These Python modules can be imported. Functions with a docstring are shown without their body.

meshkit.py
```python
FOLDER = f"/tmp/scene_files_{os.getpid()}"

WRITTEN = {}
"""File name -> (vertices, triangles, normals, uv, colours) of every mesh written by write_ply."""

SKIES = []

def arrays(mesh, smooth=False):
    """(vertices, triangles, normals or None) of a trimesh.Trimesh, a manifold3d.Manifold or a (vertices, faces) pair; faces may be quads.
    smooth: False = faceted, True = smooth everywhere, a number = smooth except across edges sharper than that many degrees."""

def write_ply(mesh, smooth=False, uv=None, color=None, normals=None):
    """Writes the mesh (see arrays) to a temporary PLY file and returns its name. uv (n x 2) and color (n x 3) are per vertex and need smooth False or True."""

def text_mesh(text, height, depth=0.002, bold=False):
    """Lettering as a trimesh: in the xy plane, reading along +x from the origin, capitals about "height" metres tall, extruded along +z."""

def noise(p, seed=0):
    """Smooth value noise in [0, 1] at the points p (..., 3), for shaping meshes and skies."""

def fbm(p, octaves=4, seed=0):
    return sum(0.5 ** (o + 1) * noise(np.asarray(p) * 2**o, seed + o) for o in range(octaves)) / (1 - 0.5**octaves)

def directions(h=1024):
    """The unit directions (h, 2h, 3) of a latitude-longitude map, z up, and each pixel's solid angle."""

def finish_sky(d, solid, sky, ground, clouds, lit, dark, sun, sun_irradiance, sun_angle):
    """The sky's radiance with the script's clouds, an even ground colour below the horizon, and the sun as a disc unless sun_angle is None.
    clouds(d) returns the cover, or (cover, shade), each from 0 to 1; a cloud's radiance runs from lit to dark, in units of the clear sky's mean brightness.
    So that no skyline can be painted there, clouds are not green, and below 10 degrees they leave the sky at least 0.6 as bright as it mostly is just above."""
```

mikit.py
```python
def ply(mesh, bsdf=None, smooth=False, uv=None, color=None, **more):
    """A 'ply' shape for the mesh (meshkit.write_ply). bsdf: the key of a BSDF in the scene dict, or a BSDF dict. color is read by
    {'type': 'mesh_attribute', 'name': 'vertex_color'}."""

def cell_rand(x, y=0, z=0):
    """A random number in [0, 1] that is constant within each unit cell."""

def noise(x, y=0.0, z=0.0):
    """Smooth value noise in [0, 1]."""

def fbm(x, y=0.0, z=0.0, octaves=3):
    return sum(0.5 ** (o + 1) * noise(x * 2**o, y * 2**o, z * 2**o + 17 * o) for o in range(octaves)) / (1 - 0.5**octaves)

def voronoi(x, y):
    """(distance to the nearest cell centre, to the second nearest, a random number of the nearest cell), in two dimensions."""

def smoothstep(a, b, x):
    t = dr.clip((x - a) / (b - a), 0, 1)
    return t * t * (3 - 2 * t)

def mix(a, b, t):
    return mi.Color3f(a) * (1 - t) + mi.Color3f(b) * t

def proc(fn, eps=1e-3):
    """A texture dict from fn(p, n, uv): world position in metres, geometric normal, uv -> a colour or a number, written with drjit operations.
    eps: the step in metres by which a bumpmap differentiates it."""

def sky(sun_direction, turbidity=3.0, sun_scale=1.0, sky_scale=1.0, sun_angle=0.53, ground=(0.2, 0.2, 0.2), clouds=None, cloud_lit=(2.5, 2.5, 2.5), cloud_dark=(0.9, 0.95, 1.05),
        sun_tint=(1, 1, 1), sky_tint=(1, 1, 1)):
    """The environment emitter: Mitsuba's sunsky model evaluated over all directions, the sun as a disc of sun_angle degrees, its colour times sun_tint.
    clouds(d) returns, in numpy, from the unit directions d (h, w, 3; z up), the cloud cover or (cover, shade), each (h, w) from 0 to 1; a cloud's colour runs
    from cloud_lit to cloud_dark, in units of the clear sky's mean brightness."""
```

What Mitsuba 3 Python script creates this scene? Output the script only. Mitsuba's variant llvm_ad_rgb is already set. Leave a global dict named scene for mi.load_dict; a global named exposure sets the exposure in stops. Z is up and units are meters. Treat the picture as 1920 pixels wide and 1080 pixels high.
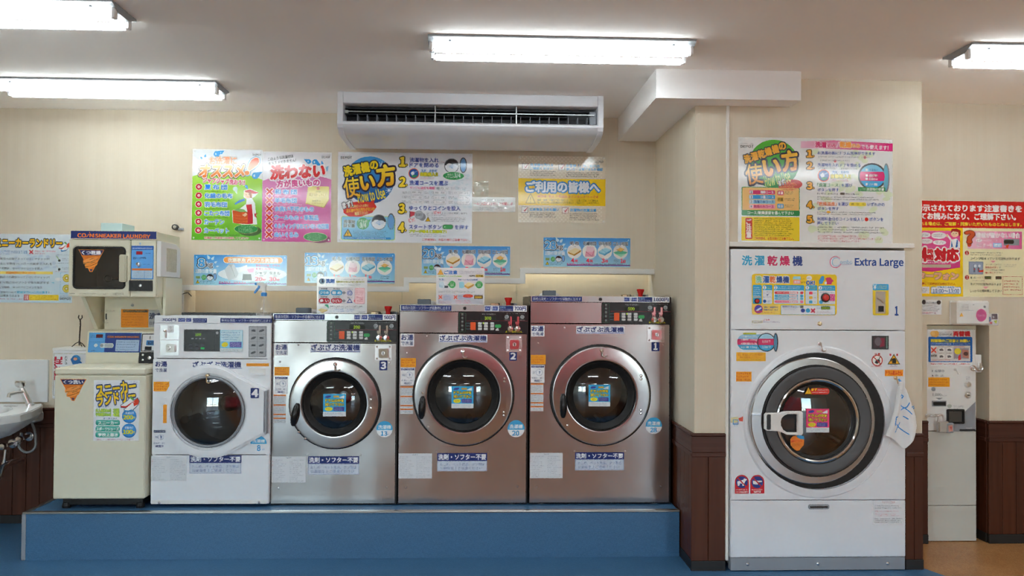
import math, random, glob
import numpy as np, trimesh, mitsuba as mi, mikit, meshkit
import drjit as dr
import shapely
from shapely import geometry as sg, affinity as sa
from PIL import ImageFont
from trimesh.creation import triangulate_polygon, extrude_polygon

SKY = 26.0
TUBE = 7.5
T4 = mi.ScalarTransform4f
scene, labels = {}, {}

# ------------------------------------------------------------------ camera, light, exposure
exposure = 1.38
CAM_H = 1.43
FPX = 1567.0                                   # focal length in pixels of the 1920 wide frame
yaw, pitch, roll = math.atan(65 / FPX), math.atan(26 / FPX), 0.007
fwd = np.array([math.sin(yaw) * math.cos(pitch), math.cos(yaw) * math.cos(pitch), math.sin(pitch)])
rgt = np.cross(fwd, [0, 0, 1.0]); rgt /= np.linalg.norm(rgt)
up0 = np.cross(rgt, fwd)
up = -math.sin(roll) * rgt + math.cos(roll) * up0
scene['camera'] = {'type': 'perspective', 'fov': math.degrees(2 * math.atan(960 / FPX)), 'fov_axis': 'x', 'near_clip': 0.05, 'far_clip': 100.0,
                   'to_world': T4().look_at(origin=[0, 0, CAM_H], target=[float(v) for v in fwd + [0, 0, CAM_H]], up=[float(v) for v in up])}
scene['sky'] = mikit.sky([0.5, 0.75, 0.6], turbidity=4.0, sun_scale=0.0, sky_scale=SKY, ground=(0.25, 0.24, 0.22), sky_tint=(1.02, 1.0, 0.90))
TUBE_RADIANCE = [TUBE * 0.92, TUBE * 1.02, TUBE * 1.06]

# ------------------------------------------------------------------ colours and materials
def C(h):
    c = np.array([int(h[i:i + 2], 16) for i in (1, 3, 5)]) / 255.0
    return np.where(c <= 0.04045, c / 12.92, ((c + 0.055) / 1.055) ** 2.4)

def Cl(h):
    return [float(v) for v in C(h)]

def rgb(h):
    return {'type': 'rgb', 'value': [float(v) for v in (C(h) if isinstance(h, str) else h)]}

def mat(key, base, rough=0.5, metal=0.0, spec=0.5, bump=None, scale=1.0, eps=1e-3, **kw):
    b = {'type': 'principled', 'base_color': base if isinstance(base, dict) else rgb(base), 'roughness': rough, 'metallic': metal, 'specular': spec, **kw}
    if metal > 0.5:
        b.pop('specular')
    if bump is not None:
        b = {'type': 'bumpmap', 'arbitrary': mikit.proc(bump, eps), 'scale': scale, 'bsdf': b}
    scene[key] = {'type': 'twosided', 'bsdf': b}
    return key

vn, vf = mikit.noise, mikit.fbm
def _wallpaper(p, n, uv):
    s = mikit.noise(p.x * 38 + p.y * 38, 0.0, p.z * 0.35)
    f = mikit.noise(p.x * 260 + p.y * 260, 1.0, p.z * 5)
    return mikit.mix(Cl('#d3c7b2'), Cl('#d9cebb'), 0.6 * s + 0.4 * f)
def _ceil_bump(p, n, uv):
    return mikit.noise(p.x * 130, p.y * 130, 0.0)
def _wood(p, n, uv):
    g = mikit.fbm(p.x * 55 + p.y * 55, p.z * 2.5, 3.0)
    b = mikit.cell_rand((p.x + p.y) / 0.085, 4.0)
    return mikit.mix(Cl('#3a190b'), Cl('#552a14'), 0.65 * g + 0.35 * b)
def _rail(p, n, uv):
    return mikit.mix(Cl('#3f2018'), Cl('#4f2a1c'), mikit.fbm((p.x + p.y) * 3.0, p.z * 90, 8.0))
def _blue(p, n, uv):
    s = mikit.noise(p.x * 210, p.y * 210, p.z * 210)
    l = mikit.fbm(p.x * 1.3, p.y * 1.3, p.z * 1.3)
    return mikit.mix(Cl('#375f82'), Cl('#4c769a'), 0.55 * s + 0.45 * l)
def _orange(p, n, uv):
    s = mikit.noise(p.x * 180, p.y * 180, 0.0)
    l = mikit.fbm(p.x * 9, p.y * 9, 3.0)
    return mikit.mix(Cl('#98683f'), Cl('#b58a5c'), 0.5 * s + 0.5 * l)
def _steel_wave(p, n, uv):
    return mikit.fbm(p.x * 3.6 + 3, p.z * 2.6, p.y * 2.0, 2)
def _towel(p, n, uv):
    return mikit.noise(p.x * 520, p.y * 520, p.z * 520)

mat('wall_paper', mikit.proc(_wallpaper), 0.75, spec=0.25)
mat('ceiling_paint', '#f3efea', 0.85, spec=0.2, bump=_ceil_bump, scale=0.0012)
mat('beam_paint', '#f0eeec', 0.8, spec=0.2)
mat('dark_wood', mikit.proc(_wood), 0.42, spec=0.4)
mat('rail_wood', mikit.proc(_rail), 0.4, spec=0.4)
mat('black_base', '#1e1c1b', 0.5)
mat('blue_vinyl', mikit.proc(_blue), 0.42, spec=0.4)
mat('orange_vinyl', mikit.proc(_orange), 0.4, spec=0.4)
mat('added_area_grey', '#827d78', 0.5)
mat('white_trim', '#e2e0da', 0.5)
mat('aluminium', '#b9bdbc', 0.3, metal=1.0)
mat('white_enamel', '#e6e9ee', 0.28, spec=0.5)
mat('white_plastic', '#e4e4e2', 0.4)
mat('cream_enamel', '#dcd9c4', 0.35)
mat('cover_grey', '#c6c6be', 0.45)
mat('cream_dark', '#c2bfa9', 0.45)
mat('grey_plastic', '#8d9299', 0.45)
mat('slate_plastic', '#5c636b', 0.5)
mat('pale_blue', '#b5cccb', 0.5)
mat('stainless', [0.45, 0.43, 0.422], 0.24, metal=1.0, bump=_steel_wave, scale=0.02, eps=4e-3)
mat('steel_ring', [0.47, 0.455, 0.45], 0.2, metal=1.0)
mat('reflector', '#8d9296', 0.45)
mat('dark_steel', [0.13, 0.13, 0.13], 0.3, metal=1.0)
mat('chrome', [0.82, 0.82, 0.82], 0.08, metal=1.0)
mat('plate_steel', [0.66, 0.66, 0.67], 0.3, metal=1.0)
mat('brass', [0.62, 0.48, 0.30], 0.3, metal=1.0)
mat('black_plastic', '#141416', 0.3)
mat('black_rubber', '#101011', 0.55)
mat('grey_ring', '#4c4c4e', 0.42)
mat('fin_dark', '#1b2124', 0.5)
mat('red_plastic', '#c8241e', 0.35)
mat('orange_plastic', '#e2581f', 0.4)
mat('green_plastic', '#2f9a55', 0.4)
mat('white_key', '#cfd2d2', 0.45)
mat('blue_plastic', '#3f8fd8', 0.35)
mat('grey_hose', '#8b8d8e', 0.4)
mat('wire', '#3a302a', 0.5)
mat('ceramic', '#e6eaec', 0.12, spec=0.6)
mat('added_board_salmon', '#f5626e', 0.45)
mat('towel_cloth', '#eef0f2', 0.95, spec=0.1, bump=_towel, scale=0.002)
mat('print', {'type': 'mesh_attribute', 'name': 'vertex_color'}, 0.45, spec=0.35)
mat('print_gloss', {'type': 'mesh_attribute', 'name': 'vertex_color'}, 0.10, spec=0.55)
mat('paper', '#eceef0', 0.10, spec=0.55)
scene['glass'] = {'type': 'thindielectric', 'int_ior': 1.75}
scene['smoked_glass'] = {'type': 'thindielectric', 'int_ior': 1.6, 'specular_transmittance': {'type': 'rgb', 'value': [0.34, 0.37, 0.38]}}
scene['clear_film'] = {'type': 'thindielectric', 'int_ior': 1.65}
scene['water'] = {'type': 'dielectric', 'int_ior': 1.33}
scene['tube_white'] = {'type': 'diffuse', 'reflectance': {'type': 'rgb', 'value': [0.8, 0.8, 0.8]}}

# ------------------------------------------------------------------ bookkeeping
_n = {}
def numbered(name):
    k = _n.get(name, 0); _n[name] = k + 1
    return name if k == 0 else f'{name}_{k:03d}'

def thing(name, label, cat, group=None):
    key = numbered(name)
    labels[key] = {'label': label, 'category': cat}
    if group: labels[key]['group'] = group
    return key

def part(parent, name, mesh, m, smooth=False, label=None, **kw):
    key = numbered(parent + '__' + name)
    scene[key] = mikit.ply(mesh, m, smooth=smooth, **kw)
    if label: labels[key] = {'label': label}
    return key

def single(name, mesh, m, label, cat, group=None, smooth=False):
    key = thing(name, label, cat, group)
    scene[key] = mikit.ply(mesh, m, smooth=smooth)
    return key

def struct(name, mesh, m, label, smooth=False):
    scene[name] = mikit.ply(mesh, m, smooth=smooth)
    labels[name] = {'label': label, 'kind': 'structure'}
    return name

# ------------------------------------------------------------------ shapes
def cat(ms):
    return trimesh.util.concatenate(ms)

def box(x0, x1, y0, y1, z0, z1, r=0.0):
    lo, hi = np.array([min(x0, x1), min(y0, y1), min(z0, z1)]), np.array([max(x0, x1), max(y0, y1), max(z0, z1)])
    r = min(r, *((hi - lo) * 0.45))
    if r <= 0:
        return trimesh.creation.box(bounds=[lo, hi])
    pts = []
    for s in np.ndindex(2, 2, 2):
        c = np.where(s, hi, lo); d = np.where(s, -1, 1)
        for k in range(3):
            q = c + d * r; q[k] = c[k]
            pts.append(q)
    return trimesh.convex.convex_hull(np.array(pts))

def rrect(x0, y0, x1, y1, r):
    x0, x1, y0, y1 = min(x0, x1), max(x0, x1), min(y0, y1), max(y0, y1)
    r = min(r, (x1 - x0) * .499, (y1 - y0) * .499)
    return sg.box(x0 + r, y0 + r, x1 - r, y1 - r).buffer(r, quad_segs=6) if r > 0 else sg.box(x0, y0, x1, y1)

def plate(poly, yb, yf, bev=0.0):
    """A shape in the x-z plane made solid between y = yb (back) and y = yf (front, towards the viewer), its front edge chamfered."""
    def ex(g, a, b):
        m = extrude_polygon(g, abs(a - b), engine='earcut')
        v = m.vertices.copy()
        return trimesh.Trimesh(np.stack([v[:, 0], max(a, b) - v[:, 2], v[:, 1]], 1), m.faces, process=False)
    gs = list(getattr(poly, 'geoms', [poly]))
    if bev <= 0:
        return cat([ex(g, yb, yf) for g in gs])
    out = []
    for g in gs:
        out.append(ex(g, yb, yf + bev)); inner = g.buffer(-bev, join_style=2)
        if not inner.is_empty:
            out += [ex(q, yf + bev, yf) for q in getattr(inner, 'geoms', [inner])]
    return cat(out)

def lathe(prof, c, axis='y', seg=64, sign=-1):
    """prof: (radius, distance along the axis); c: the origin of the axis. axis y points towards the viewer (sign -1)."""
    prof = np.asarray(prof, float); a = np.arange(seg) * 2 * math.pi / seg
    n = len(prof)
    ring = np.stack([np.cos(a), np.sin(a)], 1)
    v = np.zeros((n, seg, 3))
    if axis == 'y':
        v[..., 0] = prof[:, :1] * ring[:, 0]; v[..., 2] = prof[:, :1] * ring[:, 1]; v[..., 1] = sign * prof[:, 1:2]
    elif axis == 'z':
        v[..., 0] = prof[:, :1] * ring[:, 0]; v[..., 1] = prof[:, :1] * ring[:, 1]; v[..., 2] = prof[:, 1:2]
    else:
        v[..., 1] = prof[:, :1] * ring[:, 0]; v[..., 2] = prof[:, :1] * ring[:, 1]; v[..., 0] = prof[:, 1:2]
    i, j = np.meshgrid(np.arange(n - 1), np.arange(seg), indexing='ij')
    q = np.stack([i * seg + j, i * seg + (j + 1) % seg, (i + 1) * seg + (j + 1) % seg, (i + 1) * seg + j], -1).reshape(-1, 4)
    f = np.vstack([q[:, [0, 1, 2]], q[:, [0, 2, 3]]])
    m = trimesh.Trimesh(v.reshape(-1, 3) + np.asarray(c, float), f, process=False)
    m.merge_vertices(); m.update_faces(m.nondegenerate_faces()); m.fix_normals()
    return m

def tube(pts, r, sides=10, cap=True):
    p = np.asarray(pts, float); n = len(p)
    r = np.broadcast_to(r, (n,))
    t = np.gradient(p, axis=0); t /= np.linalg.norm(t, axis=1, keepdims=True) + 1e-12
    a = np.cross(t[0], [0, 0, 1.0]) if abs(t[0][2]) < .9 else np.cross(t[0], [1.0, 0, 0])
    a /= np.linalg.norm(a); A = []
    for k in range(n):
        a = a - t[k] * (a @ t[k]); a /= np.linalg.norm(a); A.append(a)
    A = np.array(A); B = np.cross(t, A); g = np.arange(sides) * 2 * math.pi / sides
    v = p[:, None] + r[:, None, None] * (np.cos(g)[None, :, None] * A[:, None] + np.sin(g)[None, :, None] * B[:, None])
    i, j = np.meshgrid(np.arange(n - 1), np.arange(sides), indexing='ij')
    q = np.stack([i * sides + j, i * sides + (j + 1) % sides, (i + 1) * sides + (j + 1) % sides, (i + 1) * sides + j], -1).reshape(-1, 4)
    f = [np.vstack([q[:, [0, 1, 2]], q[:, [0, 2, 3]]])]; V = [v.reshape(-1, 3)]
    if cap:
        for e, o in ((0, 0), (n - 1, (n - 1) * sides)):
            c = n * sides + (0 if e == 0 else 1); V.append(p[e][None])
            f.append(np.array([[o + k, o + (k + 1) % sides, c] for k in range(sides)]))
    m = trimesh.Trimesh(np.vstack(V), np.vstack(f), process=False); m.fix_normals()
    return m

def arc(c, r, a0, a1, n=16, plane='xz'):
    a = np.radians(np.linspace(a0, a1, n)); o = np.zeros((n, 3)) + np.asarray(c, float)
    k = {'xz': (0, 2), 'yz': (1, 2), 'xy': (0, 1)}[plane]
    o[:, k[0]] += r * np.cos(a); o[:, k[1]] += r * np.sin(a)
    return o

# ------------------------------------------------------------------ flat print: lettering and pictures on sheets, stickers and panels
FONT = ImageFont.truetype(glob.glob('/opt/blender-*/*/datafiles/fonts/Noto Sans CJK Regular.woff2')[0], 72)
ASC = 63.0
_gl, _tri = {}, {}
def glyph(ch):
    if ch not in _gl:
        m, (ox, oy) = FONT.getmask2(ch, mode='L', anchor='ls')
        w, h = m.size
        g = sg.Polygon()
        if w and h:
            on = np.pad((np.array(list(m)).reshape(h, w) > 127).astype(np.int8), ((0, 0), (1, 1)))
            rows, st = np.nonzero(np.diff(on, axis=1) == 1); en = np.nonzero(np.diff(on, axis=1) == -1)[1]
            if len(rows):
                g = shapely.union_all(shapely.box(st + ox, -(rows + 1.0) - oy, en + ox, -(rows * 1.0) - oy)).buffer(.6).buffer(-.6).simplify(.75)
                g = sa.scale(g, 1 / 72, 1 / 72, origin=(0, 0))
        _gl[ch] = (g, FONT.getlength(ch) / 72)
    return _gl[ch]

def tris(g):
    vs, fs, k = [], [], 0
    for q in getattr(g, 'geoms', [g]):
        if q.geom_type != 'Polygon' or q.area < 1e-9: continue
        v, f = triangulate_polygon(q, engine='earcut')
        vs.append(np.asarray(v)[:, :2]); fs.append(np.asarray(f) + k); k += len(v)
    return (np.vstack(vs), np.vstack(fs)) if vs else (np.zeros((0, 2)), np.zeros((0, 3), int))

def glyph_tris(ch, grow):
    k = (ch, round(grow, 3))
    if k not in _tri:
        g = glyph(ch)[0]
        if grow and not g.is_empty:
            g = g.buffer(grow, quad_segs=2).simplify(0.006)
        _tri[k] = tris(g)
    return _tri[k]

class Fr:
    """A flat drawing surface facing the viewer: drawing units (u right, v down) at k metres each, (u0, v0) lying at (X, Z) on the plane y = Y."""
    def __init__(s, u0, v0, Y, X, Z, k):
        s.u0, s.v0, s.Y, s.X, s.Z, s.k = u0, v0, Y, X, Z, k
    def x(s, u): return s.X + (u - s.u0) * s.k
    def z(s, v): return s.Z - (v - s.v0) * s.k
    def at(s, Y, k=None):
        return Fr(s.u0, s.v0, Y, s.X, s.Z, s.k)

class Art:
    def __init__(s, fr, ox=0, oy=0, sc=1.0):
        s.fr, s.V, s.F, s.K, s.n = fr, [], [], [], 0
        s.crop(ox, oy, sc)
    def crop(s, ox, oy, sc):
        s.ox, s.oy, s.sc = ox, oy, sc
        return s
    def raw(s, V, F, col, L):
        if not len(V): return s
        V = np.asarray(V, float)
        c = col(V) if callable(col) else np.broadcast_to(C(col) if isinstance(col, str) else col, (len(V), 3))
        u, v = s.ox + V[:, 0] / s.sc, s.oy + V[:, 1] / s.sc
        s.V.append(np.stack([s.fr.x(u), np.full(len(V), s.fr.Y - 0.00016 * L), s.fr.z(v)], 1))
        s.F.append(F + s.n); s.K.append(c); s.n += len(V)
        return s
    def S(s, g, col, L=1):
        return s.raw(*tris(g), col, L)
    def R(s, x0, y0, x1, y1, col, L=1, r=0, rot=0):
        g = rrect(x0, y0, x1, y1, r)
        return s.S(sa.rotate(g, rot, origin='centroid') if rot else g, col, L)
    def E(s, cx, cy, rx, ry, col, L=1, rot=0):
        return s.S(sa.rotate(sa.scale(sg.Point(cx, cy).buffer(1, quad_segs=10), rx, ry), rot), col, L)
    def O(s, cx, cy, r0, r1, col, L=1):
        return s.S(sg.Point(cx, cy).buffer(r1).difference(sg.Point(cx, cy).buffer(r0)), col, L)
    def P(s, pts, col, L=1):
        return s.S(sg.Polygon(pts).buffer(0), col, L)
    def Ln(s, pts, w, col, L=2):
        return s.S(sg.LineString(pts).buffer(w / 2, quad_segs=3), col, L)
    def Fm(s, x0, y0, x1, y1, w, col, L=2, r=0):
        return s.S(rrect(x0, y0, x1, y1, r).difference(rrect(x0 + w, y0 + w, x1 - w, y1 - w, max(r - w, 0))), col, L)
    def X(s, cx, cy, r, w, col, L=3, edge=None):
        g = sg.LineString([(cx - r, cy - r), (cx + r, cy + r)]).union(sg.LineString([(cx - r, cy + r), (cx + r, cy - r)]))
        if edge: s.S(g.buffer(w / 2 + edge[0], cap_style=3), edge[1], L)
        return s.S(g.buffer(w / 2, cap_style=3), col, L + 1)
    def Tri(s, cx, y0, y1, hw, col, L=2, mark='#222222'):
        s.S(sg.Polygon([(cx, y0), (cx + hw, y1), (cx - hw, y1)]).buffer(hw * .08), mark, L)
        s.S(sg.Polygon([(cx, y0), (cx + hw, y1), (cx - hw, y1)]).buffer(-hw * .1), col, L + 1)
        h = y1 - y0
        s.R(cx - hw * .09, y0 + .35 * h, cx + hw * .09, y0 + .7 * h, mark, L + 2)
        return s.E(cx, y0 + .83 * h, hw * .1, hw * .1, mark, L + 2)
    def T(s, text, b, col, L=4, w=0.0, out=(), rot=0, vert=False, skew=0):
        """Lettering fitted into the box b = (x0, y0, x1, y1)."""
        pen, items, ext = 0.0, [], []
        for ch in text:
            g, adv = glyph(ch)
            if not g.is_empty:
                if vert:
                    bb = g.bounds; dx, dy = -(bb[0] + bb[2]) / 2, -pen
                else:
                    dx, dy = pen, 0.0
                items.append((ch, dx, dy)); q = g.bounds
                ext.append((q[0] + dx, q[1] + dy, q[2] + dx, q[3] + dy))
            pen += 1.0 if vert else adv
        if not items: return s
        e = np.array(ext); x0, y0, x1, y1 = e[:, 0].min(), e[:, 1].min(), e[:, 2].max(), e[:, 3].max()
        kx, ky = (b[2] - b[0]) / (x1 - x0), (b[3] - b[1]) / max(y1 - y0, 1e-6)
        cx, cy = (b[0] + b[2]) / 2, (b[1] + b[3]) / 2
        ca, sn = math.cos(math.radians(rot)), math.sin(math.radians(rot))
        for j, (gr, cl) in enumerate(list(out) + [(w, col)]):
            for ch, dx, dy in items:
                V, F = glyph_tris(ch, gr)
                if not len(V): continue
                x = b[0] + (V[:, 0] + dx - x0) * kx - cx
                y = b[3] - (V[:, 1] + dy - y0) * ky - cy
                x = x - skew * y
                s.raw(np.stack([cx + x * ca - y * sn, cy + x * sn + y * ca], 1), F, cl, L + j)
        return s
    def G(s, b, n, col, L=3, fill=.55, seed=0, ragged=.15):
        """n rows of print too fine to read: short strokes where the characters stand."""
        rnd = random.Random(seed * 7919 + int(b[0] * 13 + b[1] * 7))
        x0, y0, x1, y1 = b; p = (y1 - y0) / n; h = p * fill; Vs, Fs, k = [], [], 0
        for i in range(n):
            x = x0; end = x1 - (x1 - x0) * ragged * rnd.random()
            yy = y0 + p * i + (p - h) / 2
            while x < end - h * .5:
                w = h * rnd.uniform(.75, 1.0)
                for _ in range(3):
                    if rnd.random() < .5:
                        a = yy + h * rnd.random() * .8; q = (x, a, x + w, a + h * .2)
                    else:
                        a = x + w * rnd.random() * .8; q = (a, yy, a + w * .2, yy + h)
                    Vs += [(q[0], q[1]), (q[2], q[1]), (q[2], q[3]), (q[0], q[3])]; Fs += [(k, k + 1, k + 2), (k, k + 2, k + 3)]; k += 4
                x += h * 1.12 * (2 if rnd.random() < .05 else 1)
        return s.raw(np.array(Vs), np.array(Fs), col, L)
    def build(s, parent, name, m='print', label=None):
        V, F = np.vstack(s.V), np.vstack(s.F)
        return part(parent, name, trimesh.Trimesh(V, F, process=False), m, color=np.vstack(s.K), label=label)

def grad(c0, c1, y0, y1):
    """Printed colour blend from c0 at drawing row y0 to c1 at y1."""
    a, b = C(c0), C(c1)
    return lambda V: a + (b - a) * np.clip((V[:, 1:2] - y0) / (y1 - y0), 0, 1)

def gradx(c0, c1, x0, x1):
    a, b = C(c0), C(c1)
    return lambda V: a + (b - a) * np.clip((V[:, 0:1] - x0) / (x1 - x0), 0, 1)
# ------------------------------------------------------------------ the room
WB, WP, WR = 5.47, 4.45, 4.93                  # the planes of the back wall, the partition and the right-hand wall
CEIL = 2.65
struct('floor', box(-4.2, 4.3, -3.4, 5.9, -0.06, 0.0), 'orange_vinyl', 'orange-brown wood-look vinyl floor')
_ap = extrude_polygon(sg.Polygon([(-4.19, 5.6), (2.40, 5.6), (2.425, 4.47), (2.475, 4.33), (2.475, 4.0), (-4.19, 4.0)]), 0.002, engine='earcut')
part('floor', 'blue_apron', _ap, 'blue_vinyl', label='blue vinyl flooring in front of the machines')
part('floor', 'added_grey_area', box(-4.19, -.98, -3.19, 3.99, 0, .002), 'added_area_grey', label='unseen grey floor area added for the grey reflection in a steel washer')  # unseen area added so the left steel front reflects grey, not orange
struct('ceiling', box(-4.2, 4.3, -3.4, 5.9, CEIL, CEIL + .1), 'ceiling_paint', 'off-white painted ceiling')
opening = sg.Polygon([(-1.889, .20), (-1.889, 1.49), (-.478, 1.49), (-.478, 1.55), (.279, 1.55), (.279, 1.618), (1.169, 1.618), (1.169, .20)])
wb = sg.box(-4.2, 0, 1.169, CEIL).difference(opening)
struct('wall_back', plate(wb, WB + .12, WB), 'wall_paper', 'beige wallpapered wall behind the washing machines')
struct('wall_recess', cat([box(-1.95, 1.169, WB + .22, WB + .3, 0, 1.75), box(-1.95, -1.889, WB + .12, WB + .22, 0, 1.75)]), 'wall_paper', 'beige wall of the recess behind the machines')
part('wall_recess', 'seam_strip', box(-.512, -.508, WB + .217, WB + .22, 1.2, 1.5), 'cream_dark')
part('wall_recess', 'seam_strip', box(.266, .27, WB + .217, WB + .22, 1.2, 1.56), 'cream_dark')
tr = sg.LineString([(-1.905, 1.25), (-1.905, 1.507), (-.461, 1.507), (-.461, 1.567), (.296, 1.567), (.296, 1.635), (1.166, 1.635)]).buffer(.0175, cap_style=2, join_style=2)
struct('trim_1', plate(tr, WB, WB - .014, .003), 'white_trim', 'stepped white trim strip framing the recess above the washers')
struct('wall_left', box(-4.2, -4.1, -3.4, 5.9, 0, CEIL), 'wall_paper', 'beige side wall')
struct('wall_right', box(4.2, 4.3, -3.4, 5.9, 0, CEIL), 'wall_paper', 'beige side wall')
struct('wall_pillar', box(1.169, 1.336, WP, 5.9, 0, CEIL), 'wall_paper', 'beige wallpapered pillar right of the washing machines')
struct('wall_partition', cat([box(2.317, 2.417, WP, 5.9, 0, CEIL), box(1.336, 2.317, WP, 5.9, 1.738, CEIL), box(1.336, 2.317, 5.75, 5.9, 0, 1.738)]), 'wall_paper', 'beige partition wall around the tall washer dryer')
struct('trim_2', cat([box(1.336, 1.352, WP - .012, WP + .02, .056, 2.5, .002), box(1.353, 2.37, WP - .012, WP + .02, 1.737, 1.762, .002)]), 'white_trim', 'white jamb strip beside and above the tall washer dryer')
struct('ceiling_beam', box(.922, 1.689, 4.30, 5.47, 2.497, CEIL), 'beam_paint', 'white boxed beam under the ceiling above the pillar')
nich = sg.box(2.708, -.1, 3.092, 1.31)
struct('wall_alcove', plate(sg.box(2.417, 0, 4.2, CEIL).difference(nich), WR + .13, WR), 'wall_paper', 'beige wall with the niche for the change machine')
struct('wall_niche', box(2.417, 3.3, WR + .13, WR + .2, 0, 1.5), 'wall_paper', 'beige back wall of the change machine niche')
# shop front, behind the viewer
gl = [sg.box(-4.05, .12, -3.05, 2.3), sg.box(-2.97, .12, -2.05, 2.3), sg.box(3.0, .12, 4.1, 2.3)]
fw = sg.box(-4.2, 0, 4.3, CEIL)
for g in gl: fw = fw.difference(g)
struct('wall_front', plate(fw, -3.3, -3.2), 'wall_paper', 'beige shop front wall with openings to the daylight')
part('wall_front', 'added_red_board', box(-.95, 2.9, -3.2, -3.16, .6, 2.25), 'added_board_salmon', label='wide red board added for the pink reflections in the steel washers')  # unseen board, added to tint the reflections in the steel fronts pink
part('wall_front', 'wood_panel', box(-.95, 2.95, -3.2, -3.175, 0.05, .58), 'dark_wood')
for i in range(3):
    wx = [(-4.05, -3.05), (-2.97, -2.05), (3.0, 4.1)][i]
    struct(f'window_{i+1}', cat([box(wx[0], wx[1], -3.28, -3.22, a, b) for a, b in ((.1, .16), (2.25, 2.31), (1.1, 1.13))]), 'aluminium', 'aluminium window bars of the shop front')

def wainscot(parent, a0, a1, plane, axis='x', z0=.055, z1=.61, rail=True, base=True, w=.085, dirn=-1):
    n = max(1, round(abs(a1 - a0) / w)); st = (a1 - a0) / n
    def b(s0, s1, d, za, zb, r):
        return box(s0, s1, plane, plane + dirn * d, za, zb, r) if axis == 'x' else box(plane, plane + dirn * d, s0, s1, za, zb, r)
    for i in range(n):
        part(parent, 'board', b(a0 + i * st + .001, a0 + (i + 1) * st - .001, .012, z0, z1, .002), 'dark_wood')
    if rail:
        part(parent, 'rail', cat([b(a0, a1, .020, z1 - .002, z1 + .022, .003), b(a0, a1, .016, z1 + .022, z1 + .108, .002), b(a0, a1, .022, z1 + .108, z1 + .124, .004)]), 'rail_wood', label='brown moulded dado rail')
    if base:
        part(parent, 'baseboard', b(a0, a1, .016, 0.0, z0, .002), 'black_base', label='black rubber skirting')

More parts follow.
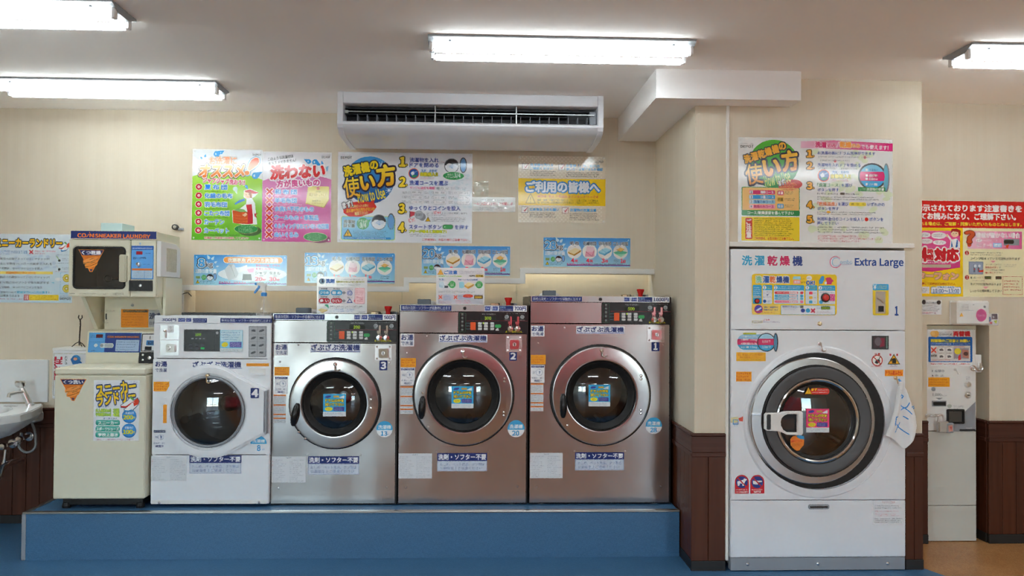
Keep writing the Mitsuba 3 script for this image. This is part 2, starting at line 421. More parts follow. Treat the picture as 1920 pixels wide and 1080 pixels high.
wainscot('wall_back', -3.45, -1.93, WB)
wainscot('wall_pillar', 1.150, 1.335, WP, w=.092)
wainscot('wall_pillar', 4.45, 5.45, 1.169, axis='y')
wainscot('wall_partition', 2.318, 2.417, WP, w=.05)
wainscot('wall_alcove', 3.081, 3.93, WR)
wainscot('wall_alcove', 2.60, 2.708, WR, w=.054)
wainscot('wall_niche', 3.00, 3.092, WR + .13, w=.09)
wainscot('wall_alcove', WR + .01, WR + .12, 3.092, axis='y', w=.11)

# the raised platform
struct('platform', box(-2.47, 1.148, 4.69, 5.685, 0, .256), 'blue_vinyl', 'raised blue vinyl platform under the washing machines')
part('platform', 'edge_strip', cat([box(-2.472, 1.15, 4.684, 4.722, .252, .263, .003), box(-2.474, -2.45, 4.70, 5.46, .254, .262, .002)]), 'aluminium', label='silver edge strip')
part('platform', 'corner_strip', box(-2.474, -2.452, 4.684, 4.71, .002, .252, .003), 'grey_plastic')

# ------------------------------------------------------------------ ceiling lights
def light_fixture(x0, x1, yc, label):
    t = thing('fluorescent_light', label, 'ceiling light', 'twin tube fluorescent ceiling lights')
    prof = sg.Polygon([(yc - .125, CEIL - .001), (yc - .125, CEIL - .010), (yc - .11, CEIL - .012), (yc - .05, CEIL - .034), (yc + .05, CEIL - .034), (yc + .11, CEIL - .012), (yc + .125, CEIL - .010), (yc + .125, CEIL - .001)])
    m = extrude_polygon(prof, x1 - x0, engine='earcut'); v = m.vertices.copy()
    part(t, 'reflector', trimesh.Trimesh(np.stack([x0 + v[:, 2], v[:, 0], v[:, 1]], 1), m.faces, process=False), 'reflector')
    for s in (-1, 1):
        y, z = yc + s * .070, CEIL - .050
        key = numbered(t + '__tube')
        L = np.array([x0 + .028, x1 - .028])
        scene[key] = mikit.ply(lathe([(.0001, L[0]), (.0150, L[0]), (.0165, L[0] + .004), (.0165, L[1] - .004), (.015, L[1]), (.0001, L[1])], (0, y, z), axis='x', seg=12), 'tube_white',
                               emitter={'type': 'area', 'radiance': {'type': 'rgb', 'value': TUBE_RADIANCE}})
        labels[key] = {'label': 'glowing white fluorescent tube'}
        for e in (x0, x1):
            d = 1 if e == x0 else -1
            part(t, 'lamp_holder', cat([box(e + d * .004, e + d * .02, y - .014, y + .014, z - .012, CEIL - .016, .003), lathe([(.0001, 0), (.011, 0), (.011, .007), (.0001, .007)], (e + d * .0195 if d > 0 else e - .0265, y, z), axis='x', seg=10)]), 'white_plastic')
    for e in (x0 + .1, x1 - .1):
        part(t, 'screw', lathe([(.0001, 0), (.006, 0), (.006, -.004), (.0001, -.005)], (e, yc - .09, CEIL - .0185), axis='z', seg=8), 'grey_plastic')
    return t

light_fixture(-2.74, -1.495, 3.57, 'twin tube ceiling light cut off at the upper left corner of the photo')
light_fixture(-.235, 1.005, 3.93, 'twin tube ceiling light above and in front of the air conditioner')
light_fixture(2.285, 3.53, 3.89, 'twin tube ceiling light at the upper right edge of the photo')
light_fixture(-2.70, -1.462, 4.82, 'twin tube ceiling light near the back wall above the sneaker dryer')
for yc, row in ((1.5, 'over the viewer'), (-1.9, 'near the shop front')):
    for x0, side in ((-2.74, 'left'), (-.235, 'middle'), (2.285, 'right')):
        light_fixture(x0, x0 + 1.24, yc, f'{side} twin tube ceiling light of the row {row}')

# ------------------------------------------------------------------ air conditioner
ac = thing('air_conditioner', 'long white ceiling-hung air conditioner with an open dark louvre', 'air conditioner')
AX0, AX1 = -.822, .735
def xz_ext(poly, x0, x1):
    m = extrude_polygon(poly, x1 - x0, engine='earcut'); v = m.vertices.copy()
    return trimesh.Trimesh(np.stack([x0 + v[:, 2], v[:, 0], v[:, 1]], 1), m.faces, process=False)
low = sg.Polygon([(4.893, 2.478), (4.884, 2.470), (4.884, 2.460), (4.893, 2.447), (4.92, 2.430), (4.96, 2.417), (5.02, 2.410), (5.34, 2.406), (5.41, 2.412), (5.43, 2.46), (5.43, 2.478)])
part(ac, 'lower_panel', xz_ext(low, AX0 + .012, AX1 - .012), 'white_enamel', smooth=25)
part(ac, 'top_panel', box(AX0 + .03, AX1 - .03, 4.887, 5.43, 2.582, CEIL - .001, .004), 'white_enamel')
cap = sg.Polygon([(4.887, CEIL - .001), (4.882, 2.6), (4.882, 2.46), (4.892, 2.44), (4.92, 2.424), (4.96, 2.411), (5.02, 2.404), (5.34, 2.400), (5.42, 2.406), (5.44, 2.47), (5.44, CEIL - .001)])
part(ac, 'side_panel', xz_ext(cap, AX0, AX0 + .032), 'white_enamel', smooth=25)
part(ac, 'side_panel', xz_ext(cap, AX1 - .032, AX1), 'white_enamel', smooth=25)
part(ac, 'cavity', box(AX0 + .033, AX1 - .033, 5.02, 5.42, 2.479, 2.581), 'fin_dark', label='dark inside of the air outlet')
for i, z in enumerate((2.566, 2.549, 2.533)):
    part(ac, 'louvre', box(AX0 + .035, AX1 - .035 - (.17 if i else 0), 4.95, 5.01, z - .003, z + .003), 'fin_dark')
for i in range(25):
    x = AX0 + .11 + i * (AX1 - AX0 - .2) / 24
    part(ac, 'vane', box(x - .0012, x + .0012, 4.925, 5.0, 2.484, 2.527), 'grey_plastic')
part(ac, 'vane_rod', tube([(AX0 + .07, 4.93, 2.485), (AX1 - .1, 4.93, 2.485)], .002, 6), 'grey_plastic')
part(ac, 'flap_bar', cat([box(AX0 + .04, AX1 - .05, 4.905, 4.918, 2.535, 2.541), box(AX0 + .04, AX0 + .06, 4.905, 4.925, 2.528, 2.545)]), 'aluminium')
for x in (-.255, .222):
    part(ac, 'support', box(x - .003, x + .003, 4.90, 5.0, 2.479, 2.578), 'aluminium')
part(ac, 'flap_motor', box(AX1 - .075, AX1 - .034, 4.93, 5.0, 2.485, 2.565, .004), 'grey_plastic')
part(ac, 'rating_label', cat([box(.50, .63, 4.8905, 4.8925, 2.4475, 2.4495)]), 'cream_enamel')
# ------------------------------------------------------------------ washing machines
F4 = Fr(397, 770, 4.81, -1.497, .802, .003020)
F3 = Fr(626, 765, 4.85, -.818, .813, .003064)
F2 = Fr(868, 757, 4.85, -.078, .839, .003084)
F1 = Fr(1125, 749, 4.85, .718, .865, .003105)
NAVY, SKYB, ORG = '#1d2d6e', '#3fa9dc', '#f0a01e'

def fplate(fr, u0, v0, u1, v1, yb, yf, r=0.0, bev=.0015):
    """A solid panel over the drawing rectangle, standing from yb to yf."""
    return plate(rrect(fr.x(u0), fr.z(v1), fr.x(u1), fr.z(v0), r), yb, yf, bev)

def bolt(parent, fr, u, v, r=.007, y=None, name='bolt', m='chrome'):
    y = fr.Y if y is None else y
    part(parent, name, lathe([(.0001, .004), (r * .6, .0036), (r, .0012), (r, 0)], (fr.x(u), y, fr.z(v)), seg=12), m, smooth=40)

def sticker(parent, fr, name, label, rows, m='print'):
    """rows: a function drawing on an Art that lies just proud of the panel."""
    a = Art(fr.at(fr.Y - .0006)); rows(a)
    part_key = a.build(parent, name, m, label)
    return part_key

def hook(parent, fr, u, v, m='chrome', s=1.0):
    x, z, y = fr.x(u), fr.z(v), fr.Y
    part(parent, 'hook', cat([lathe([(.0001, .006), (.010 * s, .004), (.012 * s, 0)], (x, y, z), seg=14),
         tube(np.vstack([[(x, y, z), (x, y - .012, z - .004), (x + .002, y - .018, z - .018 * s)], arc((x + .014 * s, y - .02, z - .026 * s), .012 * s, 180, 350, 9)]), .0035 * s, 8)]), m, smooth=40)

def coin_box(parent, fr, u0, v0, u1, v1):
    k = part(parent, 'coin_box_plate', fplate(fr, u0, v0, u1, v1, fr.Y, fr.Y - .006, .004), 'plate_steel', label='bare metal coin box plate')
    cu, cv, w = (u0 + u1) / 2 + .5, (v0 + v1) / 2 + 1, (u1 - u0) * .29
    part(k, 'lock_housing', plate(rrect(fr.x(cu - w), fr.z(cv + w), fr.x(cu + w), fr.z(cv - w), .008), fr.Y - .006, fr.Y - .026, .004), 'chrome')
    part(k, 'lock_core', lathe([(.0001, .031), (.010, .031), (.012, .026)], (fr.x(cu), fr.Y, fr.z(cv)), seg=20), 'plate_steel', smooth=30)
    part(k, 'keyhole', box(fr.x(cu) - .002, fr.x(cu) + .002, fr.Y - .0318, fr.Y - .031, fr.z(cv) - .008, fr.z(cv) + .008), 'black_plastic')
    d = 3.5
    for a, b in ((u0 + d, v0 + d), (u1 - d, v0 + d), (u0 + d, v1 - d), (u1 - d, v1 - d)):
        part(k, 'screw', lathe([(.0001, .003), (.005, .002), (.006, 0)], (fr.x(a), fr.Y - .006, fr.z(b)), seg=10), 'chrome', smooth=40)

def hot_label(a, x0, y0, x1, y1):
    a.R(x0, y0, x1, y1, '#eef0f4', 1)
    h = y1 - y0
    a.T('お湯', (x0 + 1.5, y0 + .08 * h, x1 - 2, y0 + .52 * h), NAVY, 3, .03)
    a.T('で洗濯', (x0 + 1.5, y0 + .6 * h, x1 - 2, y0 + .92 * h), NAVY, 3, .015)

def name_label(a, x0, y0, x1, y1):
    a.R(x0, y0, x1, y1, '#e8ebf2', 1)
    h = y1 - y0
    a.T('ざぶざぶ洗濯機', (x0 + 2, y0 + .1 * h, x1 - 2, y0 + .78 * h), NAVY, 3, .03)
    a.R(x0 + 1, y1 - .14 * h, x1 - 1, y1 - .06 * h, '#4a5aa0', 2)

def no_soap_label(a, x0, y0, x1, ym, y1):
    a.R(x0, y0, x1, y1, '#c9d1de', 1)
    a.R(x0, y0, x1, ym, NAVY, 2)
    a.T('洗剤・ソフター不要', (x0 + 2, y0 + 2, x1 - 2, ym - 2), '#f4f6fa', 3, .03)
    a.Fm(x0 + .6, ym + .6, x1 - .6, y1 - .6, .6, '#7d8cb4', 2)
    h = y1 - ym
    a.T('おしめ、ペット用品、クツ等は', (x0 + 5, ym + .18 * h, x1 - 5, ym + .48 * h), '#6f81b0', 3)
    a.T('公衆衛生上ご遠慮ください', (x0 + 5, ym + .56 * h, x1 - 9, ym + .86 * h), '#6f81b0', 3)

def orange_label(a, x0, y0, x1, y1, n=3):
    a.R(x0, y0, x1, y1, ORG, 1); a.G((x0 + 1.5, y0 + 1.5, x1 - 1.5, y1 - 1.5), n, '#cf5a1e', 2, .6)

def check_label(a, x0, y0, x1, y1):
    h, w = y1 - y0, x1 - x0
    a.R(x0, y0, x1, y1, '#eef0f4', 1); a.R(x0 + 1, y0 + .04 * h, x1 - 1, y0 + .15 * h, NAVY, 2)
    a.G((x0 + 2, y0 + .05 * h, x1 - 2, y0 + .14 * h), 1, '#dfe3ef', 3, .8)
    cx, cy = x0 + .62 * w, y0 + .42 * h
    a.O(cx, cy, .165 * h, .185 * h, '#8f98b8', 2)
    a.T('確認', (x0 + .12 * w, cy - 2.2, x0 + .36 * w, cy + 2.2), '#5a6796', 3)
    a.P([(cx - 1, cy - 3), (cx + 2.2, cy - 1.5), (cx + .5, cy + 3.5)], '#6b78a4', 3)
    a.T('洗濯前・後に', (x0 + 1.5, y0 + .68 * h, x1 - 1.5, y0 + .78 * h), '#3c4a80', 3)
    a.T('確認!!', (x0 + .25 * w, y0 + .82 * h, x0 + .78 * w, y0 + .95 * h), NAVY, 3, .02)

def steps_label(a, x0, y0, x1, y1):
    a.R(x0, y0, x1, y1, '#d5d8dc', 1); h = y1 - y0
    for p, q in ((0, .33), (.345, .66), (.675, .8), (.81, 1)):
        a.R(x0, y0 + p * h, x1, y0 + p * h + 2.6, '#e0803a', 2)
        a.G((x0 + 1, y0 + p * h + 3.2, x1 - 1, y0 + q * h - .6), max(1, int((q - p) * h / 3.4)), '#8a929c', 2, .5)
        a.G((x0 + 2, y0 + p * h + .5, x1 - 2, y0 + p * h + 2.2), 1, '#7a3414', 3, .8)

def manual_label(a, x0, y0, x1, y1):
    a.R(x0, y0, x1, y1, '#d9dce1', 1); w, h = x1 - x0, y1 - y0
    a.G((x0 + .42 * w, y0 + .02 * h, x0 + .6 * w, y0 + .08 * h), 1, '#8a8f9a', 2, .8)
    a.G((x0 + .03 * w, y0 + .1 * h, x0 + .48 * w, y0 + .98 * h), 12, '#a3a8b2', 2, .42, 1, .5)
    a.G((x0 + .53 * w, y0 + .1 * h, x0 + .98 * w, y0 + .98 * h), 12, '#a3a8b2', 2, .42, 2, .5)
    a.E(x0 + .03 * w, y0 + .2 * h, .6, .6, '#c8607a', 3); a.E(x0 + .03 * w, y0 + .33 * h, .6, .6, '#c8607a', 3)

def kilo_label(a, cx, cy, r, n, half=False):
    a.E(cx, cy, r, r, '#eef2f6', 1)
    top = sg.Point(cx, cy).buffer(r).intersection(sg.box(cx - r, cy - r, cx + r, cy + (.12 * r)))
    a.S(top, SKYB, 2)
    a.T('洗濯機', (cx - .78 * r, cy - .5 * r, cx + .78 * r, cy - .02 * r), '#f2f7fb', 3, .02)
    a.T(n, (cx - (.42 if len(n) > 1 else .2) * r, cy + .25 * r, cx + (.34 if len(n) > 1 else .2) * r, cy + .8 * r), '#2a8fcc', 3, .03)
    a.T('キロ', (cx + .42 * r, cy + .55 * r, cx + .66 * r, cy + .75 * r), '#2a8fcc', 3)

def lint_label(a, x0, y0, x1, y1, bg='#35a9dc'):
    w, h = x1 - x0, y1 - y0; X = lambda f: x0 + f * w; Y = lambda f: y0 + f * h
    a.R(x0, y0, x1, y1, '#dde6ec', 1); a.R(x0, y0, x1, Y(.79), bg, 2)
    rnd = random.Random(7)
    for _ in range(26): a.E(X(rnd.uniform(.03, .97)), Y(rnd.uniform(.03, .76)), .5, .5, '#7fd0f0' if bg.startswith('#3') else '#ff9fc0', 3)
    a.E(X(.22), Y(.12), .13 * w, .05 * h, '#3a3f9a', 3, -8); a.R(X(.45), Y(.07), X(.7), Y(.16), '#c9a24a', 3)
    a.P([(X(.66), Y(.18)), (X(.92), Y(.05)), (X(.93), Y(.2))], '#e8eef2', 3)
    a.T('ドラムの中を', (X(.1), Y(.22), X(.9), Y(.36)), '#ffe23c', 5, .03, [(.13, '#33280a')])
    a.T('拭いて下さい', (X(.1), Y(.4), X(.9), Y(.54)), '#ffe23c', 5, .03, [(.13, '#33280a')])
    a.E(X(.25), Y(.67), .17 * w, .09 * h, '#f2e22e', 3); a.G((X(.14), Y(.61), X(.36), Y(.73)), 2, '#5a4a10', 4, .6)
    a.R(X(.46), Y(.58), X(.92), Y(.76), '#3a2f8c', 3); a.G((X(.49), Y(.6), X(.89), Y(.75)), 3, '#c8c4ea', 4, .5)
    a.G((X(.05), Y(.82), X(.95), Y(.98)), 2, '#98a6b4', 3, .5)

def control_panel(t, fr, u0, v0, digits):
    """Black coin panel of 130 by 40 drawing units: display, keys, coin slots."""
    U = lambda x: u0 + (x - 132) / 10.8
    V = lambda y: v0 + (y - 345) / 10.8
    k = part(t, 'control_panel', fplate(fr, u0, v0, u0 + 131, v0 + 40, fr.Y, fr.Y - .008, .010), 'black_plastic', label='black control panel')
    f = fr.at(fr.Y - .0085)
    a = Art(f, u0 - 132 / 10.8, v0 - 345 / 10.8, 10.8)
    a.Fm(155, 362, 290, 755, 5, '#2f6e4c', 1, 16)
    for y in (390, 465, 540, 620, 705):
        a.E(220, y, 22, 16, '#7d8a86', 1); a.R(200, y + 26, 245, y + 34, '#5c6c64', 1)
    a.R(300, 520, 1545, 526, '#8c2430', 1)
    a.T('料金／残り時間表示', (615, 375, 885, 402), '#a9aeb0', 1)
    a.R(590, 425, 900, 510, '#20261c', 1)
    a.T('コイン投入口', (1095, 362, 1480, 384), '#8f9496', 1)
    for x, n in ((1118, '100'), (1436, '100')):
        a.E(x, 442, 42, 40, '#b5bcc0', 1); a.E(x, 442, 30, 28, '#6a7276', 2); a.T(n, (x - 20, 432, x + 20, 452), '#d8dcde', 3)
    a.T('他のコイン', (1080, 488, 1175, 512), '#c0c4c6', 1); a.T('使えません', (1385, 494, 1480, 516), '#c0c4c6', 1)
    a.T('おつりは出ません', (1098, 722, 1435, 762), '#e8d821', 1, .02)
    for y in (575, 630, 690):
        a.R(296, y - 8, 360, y + 8, '#3f5a64', 1); a.R(365, y - 4, 380, y + 4, '#88929a', 1)
    for x in (515, 642, 765):
        for y in (575, 630, 690): a.E(x, y, 8, 8, '#3c4a3c', 1)
    a.E(646, 572, 15, 20, '#d4f26a', 2)
    a.G((1232, 600, 1290, 650), 3, '#7a5a5a', 1)
    a.build(k, 'panel_print', 'print')
    b = Art(f, u0 - 132 / 10.8, v0 - 345 / 10.8, 10.8)
    b.T(digits, (668, 440, 800, 500), '#c9e83a', 2, .02)
    b.build(k, 'price_display', 'print', label='lit green price digits')
    y = f.Y
    part(k, 'course_key', fplate(fr, U(383), V(552), U(492), V(712), y, y - .005, .002), 'orange_plastic', label='orange course button')
    for cx in (577, 698, 826):
        for cy in (576, 630, 688):
            part(k, 'key', fplate(fr, U(cx - 38), V(cy - 23), U(cx + 38), V(cy + 23), y, y - .003, .001, .0006), 'white_key')
    part(k, 'start_key', fplate(fr, U(880), V(595), U(1005), V(668), y, y - .006, .009), 'green_plastic', label='green start button')
    part(k, 'pointer', plate(sg.Polygon([(fr.x(U(p)), fr.z(V(q))) for p, q in ((942, 660), (965, 722), (895, 722), (898, 690), (922, 680))]), y, y - .002), 'white_key')
    for cx in (1205, 1350):
        x = fr.x(U(cx))
        g = part(k, 'coin_slot', cat([plate(rrect(fr.x(U(cx - 20)), fr.z(V(560)), fr.x(U(cx + 20)), fr.z(V(432)), .003), y, y - .012, .002),
              plate(rrect(fr.x(U(cx - 58)), fr.z(V(585)), fr.x(U(cx + 20)), fr.z(V(538)), .004), y, y - .016, .002),
              plate(rrect(fr.x(U(cx - 42)), fr.z(V(690)), fr.x(U(cx + 18)), fr.z(V(590)), .003).difference(rrect(fr.x(U(cx - 24)), fr.z(V(680)), fr.x(U(cx)), fr.z(V(600)), .001)), y, y - .006),
              lathe([(.0001, .014), (.016, .012), (.020, 0)], (fr.x(U(cx - 10)), y, fr.z(V(685))), seg=20)]), 'chrome', label='chrome coin slot and return lever')

def top_band(t, fr, L, R, v0, v1, price, lock, blocks):
    a = Art(fr.at(fr.Y - .0006))
    h = v1 - v0
    a.R(L + 2, v0 + 1, L + 96, v1 - 1, NAVY, 1)
    a.T('専用の洗剤・ソフターが自動的に出ます', (L + 4, v0 + 2.6, L + 94, v1 - 2.6), '#dfe4f2', 2)
    a.build(t, 'soap_strip', 'print', label='navy strip with white lettering')
    a = Art(fr.at(fr.Y - .0006)); x = blocks
    a.R(x, v0 + .8, x + 27, v1 - .6, '#e4e8f2', 1)
    for p in (x + 1, x + 15): a.R(p, v0 + 2, p + 10, v1 - 2, '#3c4c92', 2); a.G((p + 1, v0 + 3, p + 9, v1 - 3), 1, '#c8d0ea', 3)
    a.Ln([(x + 12, v0 + 2), (x + 14.5, v1 - 2)], .9, '#8890a8', 2)
    a.R(x + 27, v0 + 1, x + 54, v1 - 1, NAVY, 1)
    a.P([(x + 25, v0 + h * .3), (x + 28.5, v0 + h / 2), (x + 25, v0 + h * .7)], '#e4e8f2', 2)
    a.T('お金を', (x + 29, v0 + 2, x + 40, v0 + h * .46), '#a8d4ee', 2)
    a.T('投入してください', (x + 29, v0 + h * .52, x + 52, v1 - 1.6), '#dfe4f2', 2)
    a.R(x + 54, v0 + .6, R - .5, v1 - .4, '#f0f1f4', 1)
    a.T(price, (x + 56.5, v0 + 2.2, R - 2, v1 - 2.2), NAVY, 2, .03)
    a.build(t, 'price_strip', 'print', label='strip of blue and white stickers with the price ' + price)
    part(t, 'lock', lathe([(.0001, .004), (.007, .004), (.0095, .002), (.0095, 0)], (fr.x(lock), fr.Y, fr.z((v0 + v1) / 2)), seg=20), 'black_plastic', smooth=30)

def steel_door(t, fr, cu, cv, ro, rg, handle, bolts, hk):
    """Round stainless door: black seam, steel ring, dark gasket, bulging glass, drum behind."""
    x, z, Y, k = fr.x(cu), fr.z(cv), fr.Y, fr.k
    R, G = ro * k, rg * k; gl = G * .80
    part(t, 'door_seam', lathe([(R * .9, .002), (R - .004, .02), (R + .006, .018), (R + .010, .010), (R + .011, 0)], (x, Y, z), seg=72), 'black_rubber')
    d = part(t, 'door', lathe([(R, .002), (R, .032), (R - .004, .037), (R - .010, .0385), (G + .016, .0415), (G + .007, .040), (G, .030), (G - .004, .0)], (x, Y, z), seg=96), 'steel_ring', smooth=35, label='round stainless steel door ring')
    part(d, 'gasket', lathe([(G, .024), (G * .97, .030), (G * .93, .026), (gl + .012, .012), (gl, .006), (gl, -.02)], (x, Y, z), seg=72), 'black_rubber', smooth=35, label='black rubber door gasket')
    q = np.linspace(0, 1, 9)
    part(d, 'glass', lathe([(max(gl * s, 1e-4), .010 + .032 * (1 - s * s)) for s in q], (x, Y, z), seg=64), 'smoked_glass', smooth=True, label='dark bulging door glass')
    dr_ = part(t, 'drum', lathe([(gl + .004, 0), (gl + .02, -.05), (gl + .03, -.12), (gl + .03, -.36), (gl * .8, -.40), (.0001, -.41)], (x, Y, z), seg=48), 'dark_steel', smooth=35, label='dark steel drum inside')
    part(dr_, 'drum_hub', lathe([(.0001, -.372), (.03, -.376), (.05, -.40)], (x - .01, Y, z), seg=24), 'plate_steel', smooth=30)
    for j in range(3):
        a = math.radians(40 + 120 * j); ca, sa_ = math.cos(a), math.sin(a); r0 = gl + .012
        part(dr_, 'paddle', tube([(x + ca * r0, Y + .10, z + sa_ * r0), (x + ca * r0, Y + .34, z + sa_ * r0)], .022, 8), 'dark_steel')
    hx, hz0, hz1, tilt = fr.x(handle[0]), fr.z(handle[1]), fr.z(handle[2]), handle[3]
    zz = np.linspace(hz0, hz1, 9); bow = np.sin(np.linspace(0, math.pi, 9))
    pts = np.stack([hx + tilt * np.linspace(-1, 1, 9) - .010 * bow * 0, Y - .040 - .022 * bow, zz], 1)
    part(d, 'handle', tube(pts, .011 + .009 * bow ** .5, 12), 'black_plastic', smooth=50, label='black door handle')
    for (u, v) in bolts:
        part(d, 'bolt', lathe([(.0001, .007), (.006, .005), (.008, 0)], (fr.x(u), Y - .043, fr.z(v)), seg=12), 'chrome', smooth=40)
    hook(d, Fr(fr.u0, fr.v0, Y - .040, fr.X, fr.Z, fr.k), *hk)
    return x, z, gl

def steel_washer(fr, label, L, R, v0, v1, vb, vc, price, digits, panel, lock, blocks, door, no, lab):
    t = thing('washing_machine', label, 'washing machine', 'stainless coin washing machines on the platform')
    x0, x1, zt, zb, Y = fr.x(L), fr.x(R), fr.z(v0), fr.z(v1), fr.Y
    part(t, 'body', cat([box(x0 - .004, x0 + .02, Y + .002, 5.62, zb - .006, zt - .002), box(x1 - .004, x1 + .010, Y + .002, 5.62, zb - .006, zt - .002), box(x0, x1, Y + .45, 5.62, zb, zt - .004),
         box(x0, x1, Y + .002, 5.62, zt - .012, zt - .003), box(x0, x1, Y + .004, 5.62, zb - .006, zb + .03)]), 'black_plastic', label='black cabinet sides')
    part(t, 'fascia_strip', fplate(fr, L, v0, R, vb, Y + .02, Y, .003), 'aluminium', label='silver top strip')
    part(t, 'upper_panel', fplate(fr, L, vb + 1, R, vc - 1, Y + .02, Y, .002), 'stainless', label='stainless steel fascia')
    cx, cz, gl = fr.x(door[0]), fr.z(door[1]), door[3] * .8 * fr.k
    pan = rrect(x0, zb, x1, fr.z(vc + 1), .004).difference(sg.Point(cx, cz).buffer(gl + .002, quad_segs=16))
    part(t, 'front_panel', plate(pan, Y + .02, Y, .0015), 'stainless', label='stainless steel front')
    top_band(t, fr, L, R, v0, vb, price, lock, blocks)
    control_panel(t, fr, panel[0], panel[1], digits)
    steel_door(t, fr, *door)
    a = Art(fr.at(Y - .0006)); hot_label(a, *lab['hot']); a.build(t, 'sticker', 'print')
    a = Art(fr.at(Y - .0006)); name_label(a, *lab['name']); a.build(t, 'name_sign', 'print')
    a = Art(fr.at(Y - .0006)); orange_label(a, *lab['orange']); a.build(t, 'sticker', 'print', label='orange sticker')
    a = Art(fr.at(Y - .0006)); check_label(a, *lab['check']); a.build(t, 'sticker', 'print')
    a = Art(fr.at(Y - .0006)); steps_label(a, *lab['steps']); a.build(t, 'sticker', 'print')
    a = Art(fr.at(Y - .0006)); manual_label(a, *lab['manual']); a.build(t, 'instruction_sheet', 'print')
    a = Art(fr.at(Y - .0006)); no_soap_label(a, *lab['soap']); a.build(t, 'notice_sign', 'print')
    a = Art(fr.at(Y - .0006)); kilo_label(a, *lab['kilo']); a.build(t, 'capacity_sticker', 'print', label='round blue and white capacity sticker')
    coin_box(t, fr, *lab['coin'])
    b = lab['num']; a = Art(fr.at(Y - .0006)); a.R(*b, NAVY, 1, 1.5); w = b[2] - b[0]
    a.T(no, (b[0] + w * (.3 if no == '1' else .2), b[1] + 3, b[2] - w * (.3 if no == '1' else .2), b[3] - 3), '#f2f4f8', 2, .05); a.build(t, 'number_plate', 'print', label='navy plate with a white number ' + no)
    b = lab['lint']; a = Art(fr.at(Y - .046)); lint_label(a, *b); a.build(t, 'glass_sticker', 'print', label='bright blue sticker on the door glass')
    for (u, v) in ((L + 14, lab['hot'][3] + 12), (L + 14, v1 - 29), (R - 15, v1 - 30), (lab['name'][0] - 22, lab['name'][1] + 3), (R - 12, lab['coin'][3] + 5), (lab['soap'][0] - 1, lab['soap'][1] - 2.4), (lab['soap'][2] + 2, lab['soap'][1] - 2.4)):
        bolt(t, fr, u, v, .0055)
    for u in (L + 22, R - 26):
        part(t, 'foot', lathe([(.0001, 0), (.03, 0), (.03, .006), (.018, .010), (.018, .045), (.0001, .045)], (fr.x(u), Y + .05, .2565), axis='z', seg=20), 'grey_plastic')
        part(t, 'foot', lathe([(.0001, 0), (.03, 0), (.03, .006), (.018, .010), (.018, .045), (.0001, .045)], (fr.x(u), 5.5, .2565), axis='z', seg=20), 'grey_plastic')
    # things on the machine's top: stop button and intake
    bu, bw = lab['button']
    ztop = zt - .003
    nb = part(t, 'stop_button', lathe([(.0001, 0), (.013, 0), (.014, .020), (.022, .040), (.022, .048), (.0001, .050)], (fr.x(bu), Y + .10, ztop), axis='z', seg=24), 'red_plastic', smooth=35, label='red mushroom shaped stop button')
    for i, (du, w, m) in enumerate(((-34, .05, 'brass'), (-26, .03, 'grey_plastic'), (-12, .05, 'cream_dark'), (2, .04, 'cream_dark'), (10, .02, 'grey_plastic'))):
        part(t, 'top_fitting', box(fr.x(bu + du), fr.x(bu + du) + w, Y + .12, Y + .16, ztop, ztop + .016, .003), 'black_plastic' if i % 2 else m)
    gu = lab['intake']
    g = part(t, 'intake_box', box(fr.x(gu - 12), fr.x(gu + 12), Y + .06, Y + .15, ztop, ztop + .036, .003), 'slate_plastic', label='grey box on the top')
    part(g, 'intake_flange', box(fr.x(gu - 27), fr.x(gu + 20), Y + .05, Y + .2, ztop, ztop + .006, .002), 'grey_plastic')
    part(g, 'intake_cover', lathe([(.0001, .022), (.04, .02), (.058, .012), (.066, 0)], (fr.x(gu + 4), Y + .22, ztop + .005), axis='z', seg=24), 'white_plastic', smooth=40)
    return t

steel_washer(F3, 'silver stainless washing machine numbered 3, priced 500 yen', 511, 741, 588.5, 943, 600.5, 643, '500円', '200', (611.5, 601.5), 629.6, 661.5,
    (628.5, 756, 82.5, 58.5, (557.5, 756, 795, -.012), [(696, 747), (696, 763), (564, 808), (576, 820)], (629.6, 682)), '3',
    dict(hot=(515.5, 645, 539.6, 667), name=(581, 644, 675, 661), orange=(515, 688.5, 542.6, 704.4), check=(515.6, 706, 540, 739), steps=(514, 740, 537, 793), manual=(512, 855.6, 575, 903.7),
         soap=(579, 855, 674, 869, 889.5), kilo=(720.7, 804.4, 15.2, '13'), coin=(702, 646, 733, 675), num=(710, 675.5, 725, 694), lint=(608.5, 737, 650.7, 778.5), button=(722, 11), intake=561))
steel_washer(F2, 'stainless washing machine numbered 2, priced 700 yen', 749, 987, 572, 942, 584, 625, '700円', '300', (857.5, 584.7), 870, 907,
    (869, 741, 92, 66, (792.5, 743, 782, -.004), [(945, 708), (945, 714), (944, 771), (944, 777), (793, 735), (804, 798)], (867, 658)), '2',
    dict(hot=(750.5, 626, 775.8, 650), name=(822, 627.5, 913, 642), orange=(751, 672, 779.6, 689), check=(751, 689.6, 777.7, 722.7), steps=(751, 724.6, 775, 776), manual=(748.8, 849.8, 811, 896.4),
         soap=(820.8, 849, 914, 863.7, 883), kilo=(968, 803.5, 16, '20'), coin=(948, 628.6, 978, 659.7), num=(954.5, 658.5, 968.5, 676), lint=(847, 722.7, 887.7, 763.5), button=(953, 11), intake=792))
